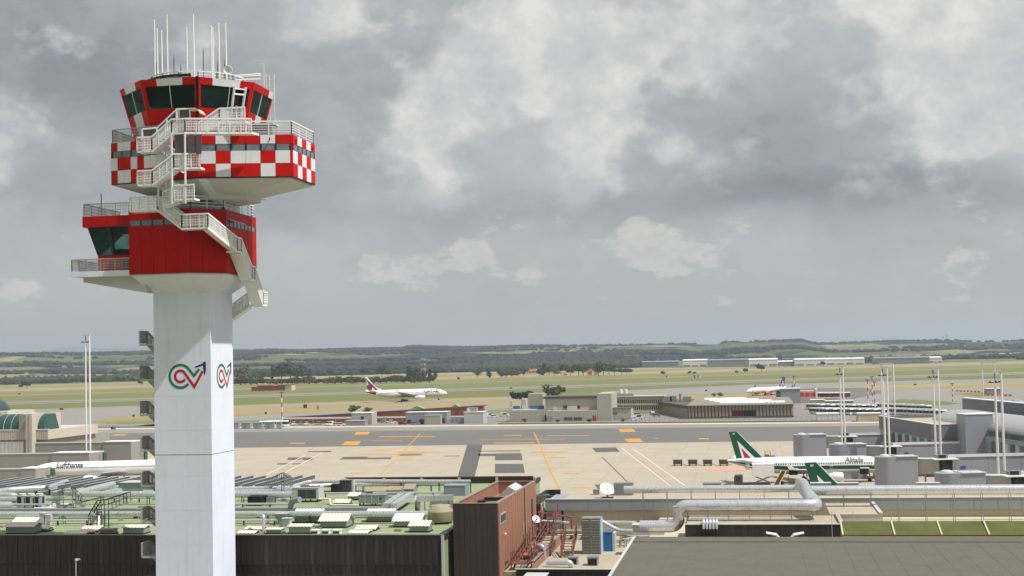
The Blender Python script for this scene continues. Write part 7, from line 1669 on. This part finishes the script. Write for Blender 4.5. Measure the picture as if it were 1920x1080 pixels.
# red and white obstacle masts
M_mr = mat('mast_red', (188, 62, 44), .6)
def rwmast(label, px, pyt, pyb, wd=.5):
    p = G(px, pyb); zt_ = V(px, pyt, p[1])[2]; t_ = thing('obstacle_mast', label, 'mast', p); n = 7
    for k in range(n): MB().tube([(p[0], p[1], zt_ * k / n), (p[0], p[1], zt_ * (k + 1) / n)], wd / 2, 8).build('band', M_edge if k % 2 else M_mr, t_)
    MB().cbox((p[0], p[1], zt_ + .2), (2.0, .4, .3)).build('mast_head', M_frame, t_)
for lab, px, a, b in (('red and white banded mast at the left end of the brick wall', 529, 737, 799), ('red and white mast beside the grey hut', 1469, 708, 752), ('red and white mast right of the grey hut', 1490, 706, 752), ('leftmost of three red and white masts behind the buses', 1628, 713, 761), ('middle of three red and white masts behind the buses', 1636.5, 707, 758), ('rightmost of three red and white masts behind the buses', 1641, 717, 771), ('lone red and white mast near the red barriers', 1786.5, 720, 753)): rwmast(lab, px, a, b, .55)
# lattice radio tower
lt = thing('lattice_tower', 'red and white lattice radio tower beyond the runway', 'tower', G(794, 708)); p = G(794, 708); zt_ = V(794, 672, p[1])[2]; n = 8
for k in range(n):
    z0, z1 = zt_ * k / n, zt_ * (k + 1) / n; mb = MB(); w0 = 2.8
    cs = [(-w0, -w0), (w0, -w0), (w0, w0), (-w0, w0)]
    for i in range(4): a, b = cs[i], cs[(i + 1) % 4]; mb.bar((p[0] + a[0], p[1] + a[1], z0), (p[0] + a[0], p[1] + a[1], z1), .6); mb.bar((p[0] + a[0], p[1] + a[1], z0), (p[0] + b[0], p[1] + b[1], z1), .35); mb.bar((p[0] + a[0], p[1] + a[1], z1), (p[0] + b[0], p[1] + b[1], z1), .4)
    mb.build('lattice_stage', M_greyl if k % 2 else mat('hazed_mast_red', (150, 84, 76), .7), lt)  # distance haze mixed into the paler red
MB().box(p[0] - 6, p[0] + 6, p[1] - 6, p[1] + 6, zt_ - 3, zt_ - 2.4).build('platform', M_galv2, lt)
# runway signs and small boxes in the grass
for k, (px, py, lab, w_) in enumerate(((115, 769, 'black and red taxiway sign by the left grass strip', 7), (250, 782, 'small black taxiway sign on the grass island', 4), (212, 806, 'black and yellow taxiway sign near the left pier', 9), (498, 777, 'small black sign on the grass left of the brick wall', 4), (36, 740, 'dark square marker box in the far left grass', 5), (958, 729, 'tiny dark marker on the runway edge', 4), (1324, 734, 'small dark sign behind the hangar roof', 4), (1716, 723, 'blue and white taxiway sign in the straw strip', 5), (572, 766, 'dark cabinet in the straw strip', 7), (596, 768, 'orange cabinet in the straw strip', 5))):
    p = G(px, py); t_ = thing('taxiway_sign', lab, 'sign', p); pw = w_ * p[1] / 2600; MB().box(p[0] - pw / 2, p[0] + pw / 2, p[1], p[1] + .5, .3, 1.4 + (1.2 if px > 560 and px < 600 else 0)).build('sign_face', M_yel if 'orange' in lab else (M_navy if 'blue' in lab else M_black), t_)
    for s_ in (-.4, .4): MB().box(p[0] + s_ * pw - .1, p[0] + s_ * pw + .1, p[1] + .1, p[1] + .4, 0, .3).build('leg', M_galv2, t_)
    if w_ > 6: MB().box(p[0] + pw * .08, p[0] + pw * .48, p[1] - .03, p[1], .4, 1.3).build('sign_inset', M_yel if 'yellow' in lab else M_redl, t_)
for px, lab in ((1250, 'pale hut in the straw field beyond the runway'), (1302, 'white striped hut pair in the straw field, left one'), (1309, 'white striped hut pair in the straw field, right one')):
    p = G(px, 709.5); t_ = thing('field_hut', lab, 'hut', p); MB().box(p[0] - 2.2, p[0] + 2.2, p[1], p[1] + 4, 0, 3.4).build('hut_wall', M_edge, t_); MB().box(p[0] - .6, p[0] + .6, p[1] - .05, p[1], 0, 3.3).build('red_stripe', M_redl, t_); MB().box(p[0] - 2.4, p[0] + 2.4, p[1] - .2, p[1] + 4.2, 3.4, 3.6).build('hut_roof', M_bconc, t_)
# ================================================================ far country: sheds, houses, trees, hills
def farshed(label, px0, px1, pyt, pyb, m, dep=60, bays=0, mb_=None):
    p = G((px0 + px1) / 2, pyb); Y = p[1]; a, b = V(px0, pyt, Y), V(px1, pyt, Y); z1 = (a[2] + b[2]) / 2; t_ = thing('warehouse', label, 'warehouse', p)
    MB().box(a[0], b[0], Y, Y + dep, 0, z1).build('wall', m, t_); MB().slabyz([(Y - .5, z1), (Y + dep, z1), (Y + dep * .5, z1 + 2.2)], a[0] - .5, b[0] + .5).build('roof', M_edge if m is not M_shg else M_shg, t_)
    n = bays or max(3, int((b[0] - a[0]) / 14)); lowb = m is M_edge
    for k in range(n): x0 = a[0] + (b[0] - a[0]) * (k + .12) / n; x1 = a[0] + (b[0] - a[0]) * (k + .88) / n; MB().box(x0, x1, Y - .4, Y, 1, z1 * ((.28 if lowb else .45) if k % 2 else (.36 if lowb else .62))).build('shed_bay', mb_ or M_shg, t_)
    return t_
M_shg = mat('shed_grey', (128, 136, 140), .7, var=.08, vs=.05); M_shb = mat('shed_blue', (120, 154, 190), .7, var=.05)
for r in (('long grey warehouse at the left end of the far cargo row', 1203, 1272, 678.5, 688, M_shg), ('white warehouse with bays right of the grey one', 1280, 1326, 675.5, 688.5, M_edge), ('grey glazed warehouse in the middle of the cargo row', 1326, 1403, 675, 688, M_shg), ('white hall beyond the blue-finned jet', 1404, 1458, 674, 687.5, M_edge)): farshed(*r)
farshed('white and blue hall in the far cargo row', 1490, 1548, 674, 686, M_edge, mb_=M_shb); farshed('brick and blue office among the white halls', 1456, 1490, 678, 686.5, M_shb, 20, 4, mat('far_brick', (166, 104, 76), .8)); farshed('white hall at the right end of the cargo row', 1548, 1621, 673, 684, M_edge); farshed('wide grey warehouse in the right distance', 1640, 1743, 671, 682, M_shg); farshed('small white office beside the wide grey warehouse', 1743, 1766, 670.5, 680.5, M_edge)
farshed('pale blue roofed shed among the middle trees', 1072, 1104, 684.5, 689, M_shb)
M_tile = mat('terracotta_tile', (172, 92, 66), .85, var=.15, vs=.3); M_plast = mat('house_plaster', (206, 190, 168), .85, var=.08)
def house(label, px, pyb, wpx, hpx, wall=M_plast):
    p = G(px, pyb); Y = p[1]; s = Y / 2600; w, h = wpx * s, hpx * s; t_ = thing('farmhouse', label, 'house', p)
    MB().box(p[0] - w / 2, p[0] + w / 2, Y, Y + w * .6, 0, h * .6).build('wall', wall, t_)
    MB().loft([[(p[0] - w * .56, Y - .6, h * .6), (p[0] + w * .56, Y - .6, h * .6), (p[0] + w * .56, Y + w * .66, h * .6), (p[0] - w * .56, Y + w * .66, h * .6)], [(p[0] - w * .35, Y + w * .3, h), (p[0] + w * .35, Y + w * .3, h), (p[0] + w * .35, Y + w * .32, h), (p[0] - w * .35, Y + w * .32, h)]]).build('roof', M_tile, t_)
    for k in range(3): MB().box(p[0] - w * .36 + k * w * .28, p[0] - w * .24 + k * w * .28, Y - .08, Y, h * .2, h * .45).build('window', M_gdark, t_)
    MB().box(p[0] + w * .2, p[0] + w * .26, Y + w * .3, Y + w * .36, h * .8, h * 1.15).build('chimney', M_plast, t_)
for r in (('farmhouse with wide red roof left of the floodlight mast', 92, 713, 20, 8), ('small red-roofed house at the far left edge', 11, 712, 10, 6), ('second small red-roofed house at the far left', 22, 709, 8, 5), ('red-roofed house at the hedge right of the shaft', 442, 713, 10, 8), ('farmhouse with wide red roof left of the middle trees', 1000, 700, 22, 8), ('small red-roofed house below the middle trees', 1060, 704, 8, 5), ('tall salmon house among the middle trees', 1106, 704, 9, 12), ('low red house right of the salmon one', 1117, 703, 7, 6), ('pale house on the far slope above the trees', 1172, 677, 8, 6), ('small house on the ridge left of the bare field', 1346, 646, 9, 6), ('far red-roofed house in the left-middle distance', 848, 690, 7, 4), ('far red-roofed house right of its neighbour', 880, 690, 8, 4), ('far red-roofed house third in the distant row', 930, 689, 8, 4), ('brick house below the far slope', 1236, 668, 7, 5)): house(*r)
fst = thing('field_station', 'low red-roofed field buildings left of the taxiing jet', 'building', G(500, 733)); p = G(500, 733); Y = p[1]
for a, b, zt_, m_ in ((471, 482, 4, M_tile), (482, 507, 5.2, M_brick), (507, 520, 4.8, M_brick), (520, 534, 5.2, M_brick), (534, 547, 5.6, M_plast)): x0, x1 = V(a, 730, Y)[0], V(b, 730, Y)[0]; MB().box(x0 + .2, x1 - .2, Y, Y + 12, 0, zt_).build('block', m_, fst); MB().box(x0, x1, Y - .6, Y + 12.6, zt_, zt_ + .5).build('flat_roof', mat('red_metal_roof', (150, 52, 48), .6), fst)
# ---- trees
def leafmat(name, rgb, v=.35):
    mm = bpy.data.materials.new(name); mm.use_nodes = True; MATS[name] = mm; t = NT(mm.node_tree); b = t.n['Principled BSDF']; c = lin(rgb)
    geo = t.node('ShaderNodeNewGeometry'); oi = t.node('ShaderNodeObjectInfo')
    n1 = t.noise(geo.outputs['Position'], .22, 3); f = t.math('ADD', .55, t.math('ADD', t.math('MULTIPLY', n1, .7), t.math('MULTIPLY', oi.outputs['Random'], .28)))
    t.put(b.inputs['Base Color'], t.mix(1.0, c, t.comb(f, f, t.math('MULTIPLY', f, .95)), 'MULTIPLY')); b.inputs['Roughness'].default_value = .8; b.inputs['Specular IOR Level'].default_value = .2
    return mm
M_leaf = leafmat('leaf_green', (74, 84, 48)); M_leafd = leafmat('leaf_dark', (54, 63, 44)); M_wood = leafmat('far_wood_shaded', (36, 44, 44)); M_leafo = leafmat('leaf_olive', (92, 92, 58)); M_bark = mat('bark', (84, 70, 56), .9, var=.2)  # cloud shade put into the darker tones of far wood and dark leaf
rng = np.random.default_rng(5)
def crown_mesh(name, shape, n, m):
    """leaf clumps spread through an uneven crown of unit height and width"""
    v, f = [], []
    lobes = [(rng.uniform(-.3, .3), rng.uniform(-.3, .3), rng.uniform(.38, .85), rng.uniform(.16, .3)) for _ in range(9)] + [(0, 0, .6, .3)]
    if shape == 'pine': lobes = [(rng.uniform(-.35, .35), rng.uniform(-.35, .35), rng.uniform(.68, .9), rng.uniform(.12, .22)) for _ in range(9)]
    if shape == 'tall': lobes = [(rng.uniform(-.12, .12), rng.uniform(-.12, .12), z, .17 - .06 * abs(z - .5)) for z in np.linspace(.2, .9, 9)]
    if shape == 'hedge': lobes = [(rng.uniform(-.45, .45), rng.uniform(-.2, .2), rng.uniform(.25, .7), rng.uniform(.16, .28)) for _ in range(14)]
    for i in range(n):
        lb = lobes[rng.integers(len(lobes))]; d = rng.normal(size=3); d /= np.linalg.norm(d); r = lb[3] * rng.uniform(.7, 1.05)
        c = np.array([lb[0] + d[0] * r, lb[1] + d[1] * r, lb[2] + d[2] * r * .85]); c[2] = max(c[2], .08)
        a = rng.normal(size=3); a /= np.linalg.norm(a); b = np.cross(a, d + .3 * rng.normal(size=3)); b /= max(1e-6, np.linalg.norm(b)); s = rng.uniform(.035, .075)
        o = len(v); v += [tuple(c + a * s), tuple(c + b * s), tuple(c - a * s), tuple(c - b * s * .8)]; f.append((o, o + 1, o + 2, o + 3))
    me = bpy.data.meshes.new(name); me.from_pydata(v, [], f); me.materials.append(m); return me
CROWN = {'round': [crown_mesh('crown', 'round', 620, mm) for mm in (M_leaf, M_leafd, M_leafo)], 'pine': [crown_mesh('crown', 'pine', 520, M_leafd)], 'tall': [crown_mesh('crown', 'tall', 420, M_leafd)], 'hedge': [crown_mesh('crown', 'hedge', 640, mm) for mm in (M_leafd, M_leaf)]}
tm = MB().tube([(0, 0, 0), (.01, 0, .35), (.03, .01, .62)], [.035, .028, .012], 6); tm.tube([(.01, 0, .35), (.16, .05, .62)], [.02, .006], 5); tm.tube([(.01, 0, .38), (-.15, -.04, .66)], [.02, .006], 5)
TRK = bpy.data.meshes.new('trunk'); TRK.from_pydata(tm.v, [], tm.f); TRK.materials.append(M_bark)
def tree(label, px, pyb, hpx, shape='round', k=None, wf=1.0, group=None, z=0.0, name='tree'):
    p = G(px, pyb, z); h = hpx * p[1] / 2600 * 1.08
    t_ = thing(name, label, 'hedge' if shape == 'hedge' else 'tree', p, random.uniform(0, 6.28) if shape != 'hedge' else 0.0, group)
    cr = CROWN[shape][(k if k is not None else random.randrange(9)) % len(CROWN[shape])]
    c = bpy.data.objects.new('crown', cr); COL.objects.link(c); c.parent = t_; c.scale = (h * wf, h * wf, h)
    tr = bpy.data.objects.new('trunk', TRK); COL.objects.link(tr); tr.parent = t_; tr.scale = (h * .8, h * .8, h)
    return t_
tree('large bushy tree behind the beige hall roof', 1041, 756, 33, 'round', 0, 1.2); tree('dark clipped tree left of the beige hall', 978, 766, 30, 'pine', 0, 1.3)
for lab, px, py, h in (('small bush at the foot of the left wing of the beige hall', 983, 793, 8), ('small bush by the beige hall door', 1046, 793.5, 7), ('bush by the right end of the beige hall annex', 1104, 794, 9), ('ornamental tree against the left wing', 995, 785, 12), ('bush left of the ribbed hangar fence', 1168, 792, 7)): tree(lab, px, py, h, 'round', None, 1.2, name='bush')
for lab, px, py, h in (('dark shrub rising behind the brick wall roof', 665, 775, 15), ('yellowish shrub behind the white cube kiosk', 690, 776, 12), ('brown-green shrub beyond the hangar roof', 1350, 745, 8), ('low shrub beside the blue-finned jet', 1338, 744, 6)): tree(lab, px, py, h, 'round', 2, 1.5, name='bush')
groupA = 'trees of the far hedge behind the runway'
i = 0
for px, py, h, sh in [(452, 722, 34, 'round'), (470, 721, 24, 'round'), (492, 712, 20, 'round'), (512, 712, 22, 'tall'), (528, 716, 34, 'round'), (545, 717, 40, 'round'), (558, 718, 34, 'round'), (580, 711, 18, 'tall'), (598, 708, 12, 'round'), (618, 707, 14, 'round'), (640, 708, 12, 'round'), (660, 708, 16, 'round'), (680, 707, 18, 'round'), (716, 707, 22, 'round'), (728, 706, 18, 'round'), (768, 714, 26, 'tall'), (776, 714, 24, 'round'), (792, 716, 20, 'round'), (806, 713, 20, 'tall'), (816, 712, 18, 'tall')]:
    tree('%s tree, %s from the shaft in the far hedge line' % ({'round': 'rounded', 'tall': 'slender'}[sh], ordw(i)), px, py, h, sh, None, 1.0, groupA); i += 1
for i in range(34):
    px = 440 + i * 11 + random.uniform(-3, 3); tree('dark hedge clump, %s from the shaft behind the runway' % ordw(i), px, 722 - i * .13 + random.uniform(-.6, .6), random.uniform(13, 19), 'hedge', None, 1.25, 'hedge clumps behind the runway', name='hedge_clump')
for i in range(30):
    px = -6 + i * 10 + random.uniform(-3, 3); tree('belt tree, %s from the left edge below the left hills' % ordw(i), px, 711 - i * .17 + random.uniform(-1.2, 1.2), random.uniform(9, 15), random.choice(('round', 'hedge', 'round')), None, 1.2, 'tree belt below the left hills')
lst = [(895, 708, 14, 'round'), (917, 709, 17, 'tall'), (940, 709, 15, 'round'), (950, 709, 13, 'round'), (960, 708, 15, 'round'), (972, 707, 12, 'round'), (982, 706, 14, 'round'), (1012, 706, 14, 'round'), (1020, 705, 22, 'tall'), (1030, 705, 20, 'round'), (1040, 705, 16, 'round'), (1052, 704, 20, 'round'), (1070, 705, 16, 'round'), (1085, 705, 21, 'round'), (1094, 705, 22, 'round'), (1122, 704, 24, 'round'), (1132, 704, 22, 'round'), (1142, 703, 22, 'round'), (1152, 703, 14, 'round'), (1166, 703, 13, 'round'), (1174, 703, 12, 'round'), (1180, 702, 10, 'round')]
for i, (px, py, h, sh) in enumerate(lst): tree('%s tree, %s in the middle-distance clump from its left end' % ({'round': 'rounded', 'tall': 'slender'}[sh], ordw(i)), px, py, h, sh, None, 1.15, 'trees of the middle-distance clump')
for lab, px, py, h in (('lone round bush left of the striped huts', 1244, 704, 8), ('round bush right of the striped huts, left of a pair', 1292, 703, 7), ('round bush right of the striped huts, right of a pair', 1303, 703, 6), ('bush left of the lone dark tree', 1382, 701, 6), ('bush next to the lone dark tree', 1397, 700, 9), ('lone dark tree in the straw field before the cargo halls', 1428, 698, 15), ('small tree in the far left meadow', 51, 729, 15), ('bushy shrub beside the small left meadow tree', 38, 729, 9), ('pair tree left of the floodlight mast', 79, 721, 9), ('slim meadow tree next to the pair tree', 88, 721, 8), ('meadow tree left of the mast base line', 113, 719, 9), ('slim tree right of that meadow tree', 124, 718, 8), ('meadow tree just left of the mast', 134, 718, 9), ('meadow tree just right of the others by the mast', 143, 718, 8), ('lone bush right of the left mast', 248, 715, 6), ('shrub peeping out beside the rear stairs', 264, 723, 10), ('dark cypress group before the cargo halls', 1372, 687, 9), ('dark tree before the grey glazed warehouse', 1382, 687, 9), ('dark tree at the end of the glazed warehouse', 1390, 687, 8), ('single tree by the far white hall', 1544, 687, 9), ('low bush in the straw field right of the runway huts', 860, 713, 6)): tree(lab, px, py, h, 'round', 1, 1.15)
# ---- hills and woods
def ridge_px(px):
    xs_ = [-400, 0, 440, 755, 765, 960, 1200, 1345, 1360, 1500, 1530, 1600, 1790, 1810, 1920, 2300]; hs_ = [23, 22, 18, 17, 20, 15, 13, 12, 16, 16, 9, 9, 9, 6, 5, 6]
    return np.interp(px, xs_, hs_)
def hill_h(a, r, fine=True):
    px = PW / 2 + FPX * math.tan(a + YAW); R0 = 5600.0
    top = CAMH + ridge_px(px) / FPX * R0
    t_ = min(1.0, max(0.0, (r - 2700) / (R0 - 2700))); s_ = t_ * t_ * (3 - 2 * t_)
    h = top * (s_ ** 1.25)
    if r > R0: h = top - (r - R0) * .012
    h += s_ * 10 * (mnoise.noise(Vector((a * 22, r * .0012, 0))) + .5 * mnoise.noise(Vector((a * 60, r * .003, 3)))) * (1 - .8 * max(0, t_ - .75) / .25)
    return h
hm = MB(); na, nr = 420, 46
for j in range(nr):
    r = 2650 + (6600 - 2650) * (j / (nr - 1)) ** 1.0
    for i in range(na):
        a = -YAW + R(-27 + 54 * i / (na - 1)); hm.v.append((r * math.sin(a), r * math.cos(a), hill_h(a, r) - (3.0 if j == 0 else 0)))
for j in range(nr - 1):
    for i in range(na - 1): k = j * na + i; hm.f.append((k, k + 1, k + 1 + na, k + na)); hm.m.append(0)
def hill_mat():
    mm = bpy.data.materials.new('hill_fields'); mm.use_nodes = True; t = NT(mm.node_tree); b = t.n['Principled BSDF']
    pos = t.node('ShaderNodeNewGeometry').outputs['Position']; sp = t.node('ShaderNodeSeparateXYZ'); t.l.new(pos, sp.inputs[0])
    q = t.comb(t.math('MULTIPLY', sp.outputs[0], 1.0), t.math('MULTIPLY', sp.outputs[1], .55))
    vo = t.node('ShaderNodeTexVoronoi', feature='F1'); vo.inputs['Scale'].default_value = .0034; t.put(vo.inputs['Vector'], q); sc = t.node('ShaderNodeSeparateColor'); t.l.new(vo.outputs['Color'], sc.inputs[0])
    fld = t.ramp(sc.outputs[0], [(0, lin((86, 96, 68))), (.22, lin((138, 131, 98))), (.36, lin((98, 104, 72))), (.5, lin((112, 112, 78))), (.62, lin((172, 160, 112))), (.7, lin((88, 98, 64))), (.85, lin((128, 124, 90)))], 'CONSTANT')
    n = t.noise(q, .0016, 5, .6); wood = t.smooth(n, .50, .53)
    far = t.smooth(sp.outputs[1], 4700, 5300)
    n3 = t.noise(q, .012, 4, .7)
    wc = t.mix(n3, lin((30, 38, 40)), lin((46, 54, 52)))  # wood tones darkened, cloud shade carried by the colour
    rightside = t.smooth(sp.outputs[0], -200, 900)
    wood2 = t.math('MAXIMUM', wood, t.math('MULTIPLY', far, t.smooth(t.math('ADD', n, t.math('MULTIPLY', rightside, -.09)), .36, .40)))
    t.put(b.inputs['Base Color'], t.mix(wood2, fld, wc)); b.inputs['Roughness'].default_value = .95; b.inputs['Specular IOR Level'].default_value = .05
    return mm
o = struct('hills', hm, hill_mat(), 'low wooded hills and fields closing the plain', smooth=True)
# far blue range
fm = MB(); na2 = 160
for j, r in enumerate((15000, 17000)):
    for i in range(na2):
        a = -YAW + R(-26 + 52 * i / (na2 - 1)); px = PW / 2 + FPX * math.tan(a + YAW)
        hh = CAMH + (np.interp(px, [-300, 60, 130, 260, 420, 700, 950, 2200], [24, 26, 33, 30, 25, 21, 10, 0]) + 2 * mnoise.noise(Vector((a * 40, 0, 9)))) / FPX * 17000
        fm.v.append((r * math.sin(a), r * math.cos(a), hh if j else -20))
for i in range(na2 - 1): fm.f.append((i, i + 1, na2 + i + 1, na2 + i)); fm.m.append(0)
struct('distant_range', fm, mat('distant_slope', (92, 104, 96), .95, var=.1, vs=.001), 'faint blue hills on the left horizon')
# woods that read as one mass: thousands of small canopies
ico = bmesh.new(); bmesh.ops.create_icosphere(ico, subdivisions=1, radius=1); iv = np.array([v.co[:] for v in ico.verts]); ifc = [tuple(v.index for v in f.verts) for f in ico.faces]; ico.free()
def woods(name, label, pts, m):
    v = []; f = []
    for (x, y, z, w, h) in pts:
        o = len(v); q = iv * (1 + .16 * rng.normal(size=(len(iv), 1))); v += [tuple(p) for p in (q * np.array([w, w, h]) + np.array([x, y, z + h * .55]))]; f += [tuple(i + o for i in t_) for t_ in ifc]
    me = bpy.data.meshes.new(name); me.from_pydata(v, [], f); me.materials.append(m); ob = bpy.data.objects.new(name, me); COL.objects.link(ob); tag(ob, label, 'wood', kind='stuff'); return ob
pts = []; tries = 0
while len(pts) < 6500 and tries < 90000:
    tries += 1
    a = -YAW + R(random.uniform(-22, 22)); r = 2350 + 3250 * random.random() ** 1.15
    px = PW / 2 + FPX * math.tan(a + YAW)
    n = mnoise.noise(Vector((r * math.sin(a) * .0011, r * math.cos(a) * .0055, 4.2))) + .4 * mnoise.noise(Vector((r * math.sin(a) * .004, r * math.cos(a) * .012, 1.2)))
    lim = .2 if px < 1150 else .36
    if r < 2900: lim += .2 if px < 1150 else .6
    if r > 4700 and px < 1150: lim -= .25
    if n < lim: continue
    x, y = r * math.sin(a), r * math.cos(a); pts.append((x, y, hill_h(a, r) if r > 2700 else 0, random.uniform(6, 12), random.uniform(4, 6.5)))
for _ in range(1500):    # wooded crest line
    px = random.uniform(-60, 1520 if random.random() < .85 else 1800); a = math.atan((px - PW / 2) / FPX) - YAW; r = random.uniform(5350, 5700)
    if 1300 < px < 1350 or (1380 < px < 1440 and random.random() < .8): continue
    pts.append((r * math.sin(a), r * math.cos(a), hill_h(a, r) - 3, random.uniform(7, 13), random.uniform(4, 8)))
woods('far_woods', 'dark woods covering the far slopes and crest', pts, M_wood)
pts = []
for _ in range(900):
    px = random.uniform(0, 300) if random.random() < .45 else random.uniform(840, 1200); a = math.atan((px - PW / 2) / FPX) - YAW; r = random.uniform(2600, 3000) if px < 320 else random.uniform(2900, 3500)
    pts.append((r * math.sin(a), r * math.cos(a), 0 if r < 2700 else hill_h(a, r), random.uniform(5, 9), random.uniform(5, 8)))
woods('orchard_belt', 'belt of olive-green trees at the foot of the hills', pts, M_leafd)
# power pylons on the skyline
for i, px in enumerate((1583, 1637, 1677, 1765, 1772)):
    a = math.atan((px - PW / 2) / FPX) - YAW; r = 5600.0; x, y = r * math.sin(a), r * math.cos(a); z = hill_h(a, r) - 1; hh = (12, 10, 16, 22, 24)[i]; t_ = thing('power_pylon', 'thin pylon on the right skyline, %s from the left' % ORD[i], 'pylon', (x, y, z), 0, 'pylons on the skyline')
    for s_ in (-1, 1): MB().bar((x + s_ * 3, y, z), (x, y, z + hh), 1.0).build('leg', M_galv2, t_)
    MB().bar((x - 5, y, z + hh * .85), (x + 5, y, z + hh * .85), .8).build('crossarm', M_galv2, t_)
# ================================================================ air
hz = MB().box(-14500, 14500, -600, 22500, -30, 260)
ho = hz.build('haze', []); ho['kind'] = 'stuff'; ho['label'] = 'thin even summer haze over the plain'
hmm = bpy.data.materials.new('haze_air'); hmm.use_nodes = True; t = NT(hmm.node_tree); t.n.clear(); ou = t.node('ShaderNodeOutputMaterial'); pv = t.node('ShaderNodeVolumePrincipled')
pv.inputs['Color'].default_value = (.76, .88, 1.0, 1); pv.inputs['Density'].default_value = .000085; pv.inputs['Anisotropy'].default_value = .2
t.l.new(pv.outputs[0], ou.inputs['Volume']); ho.data.materials.append(hmm); ho.display_type = 'WIRE'
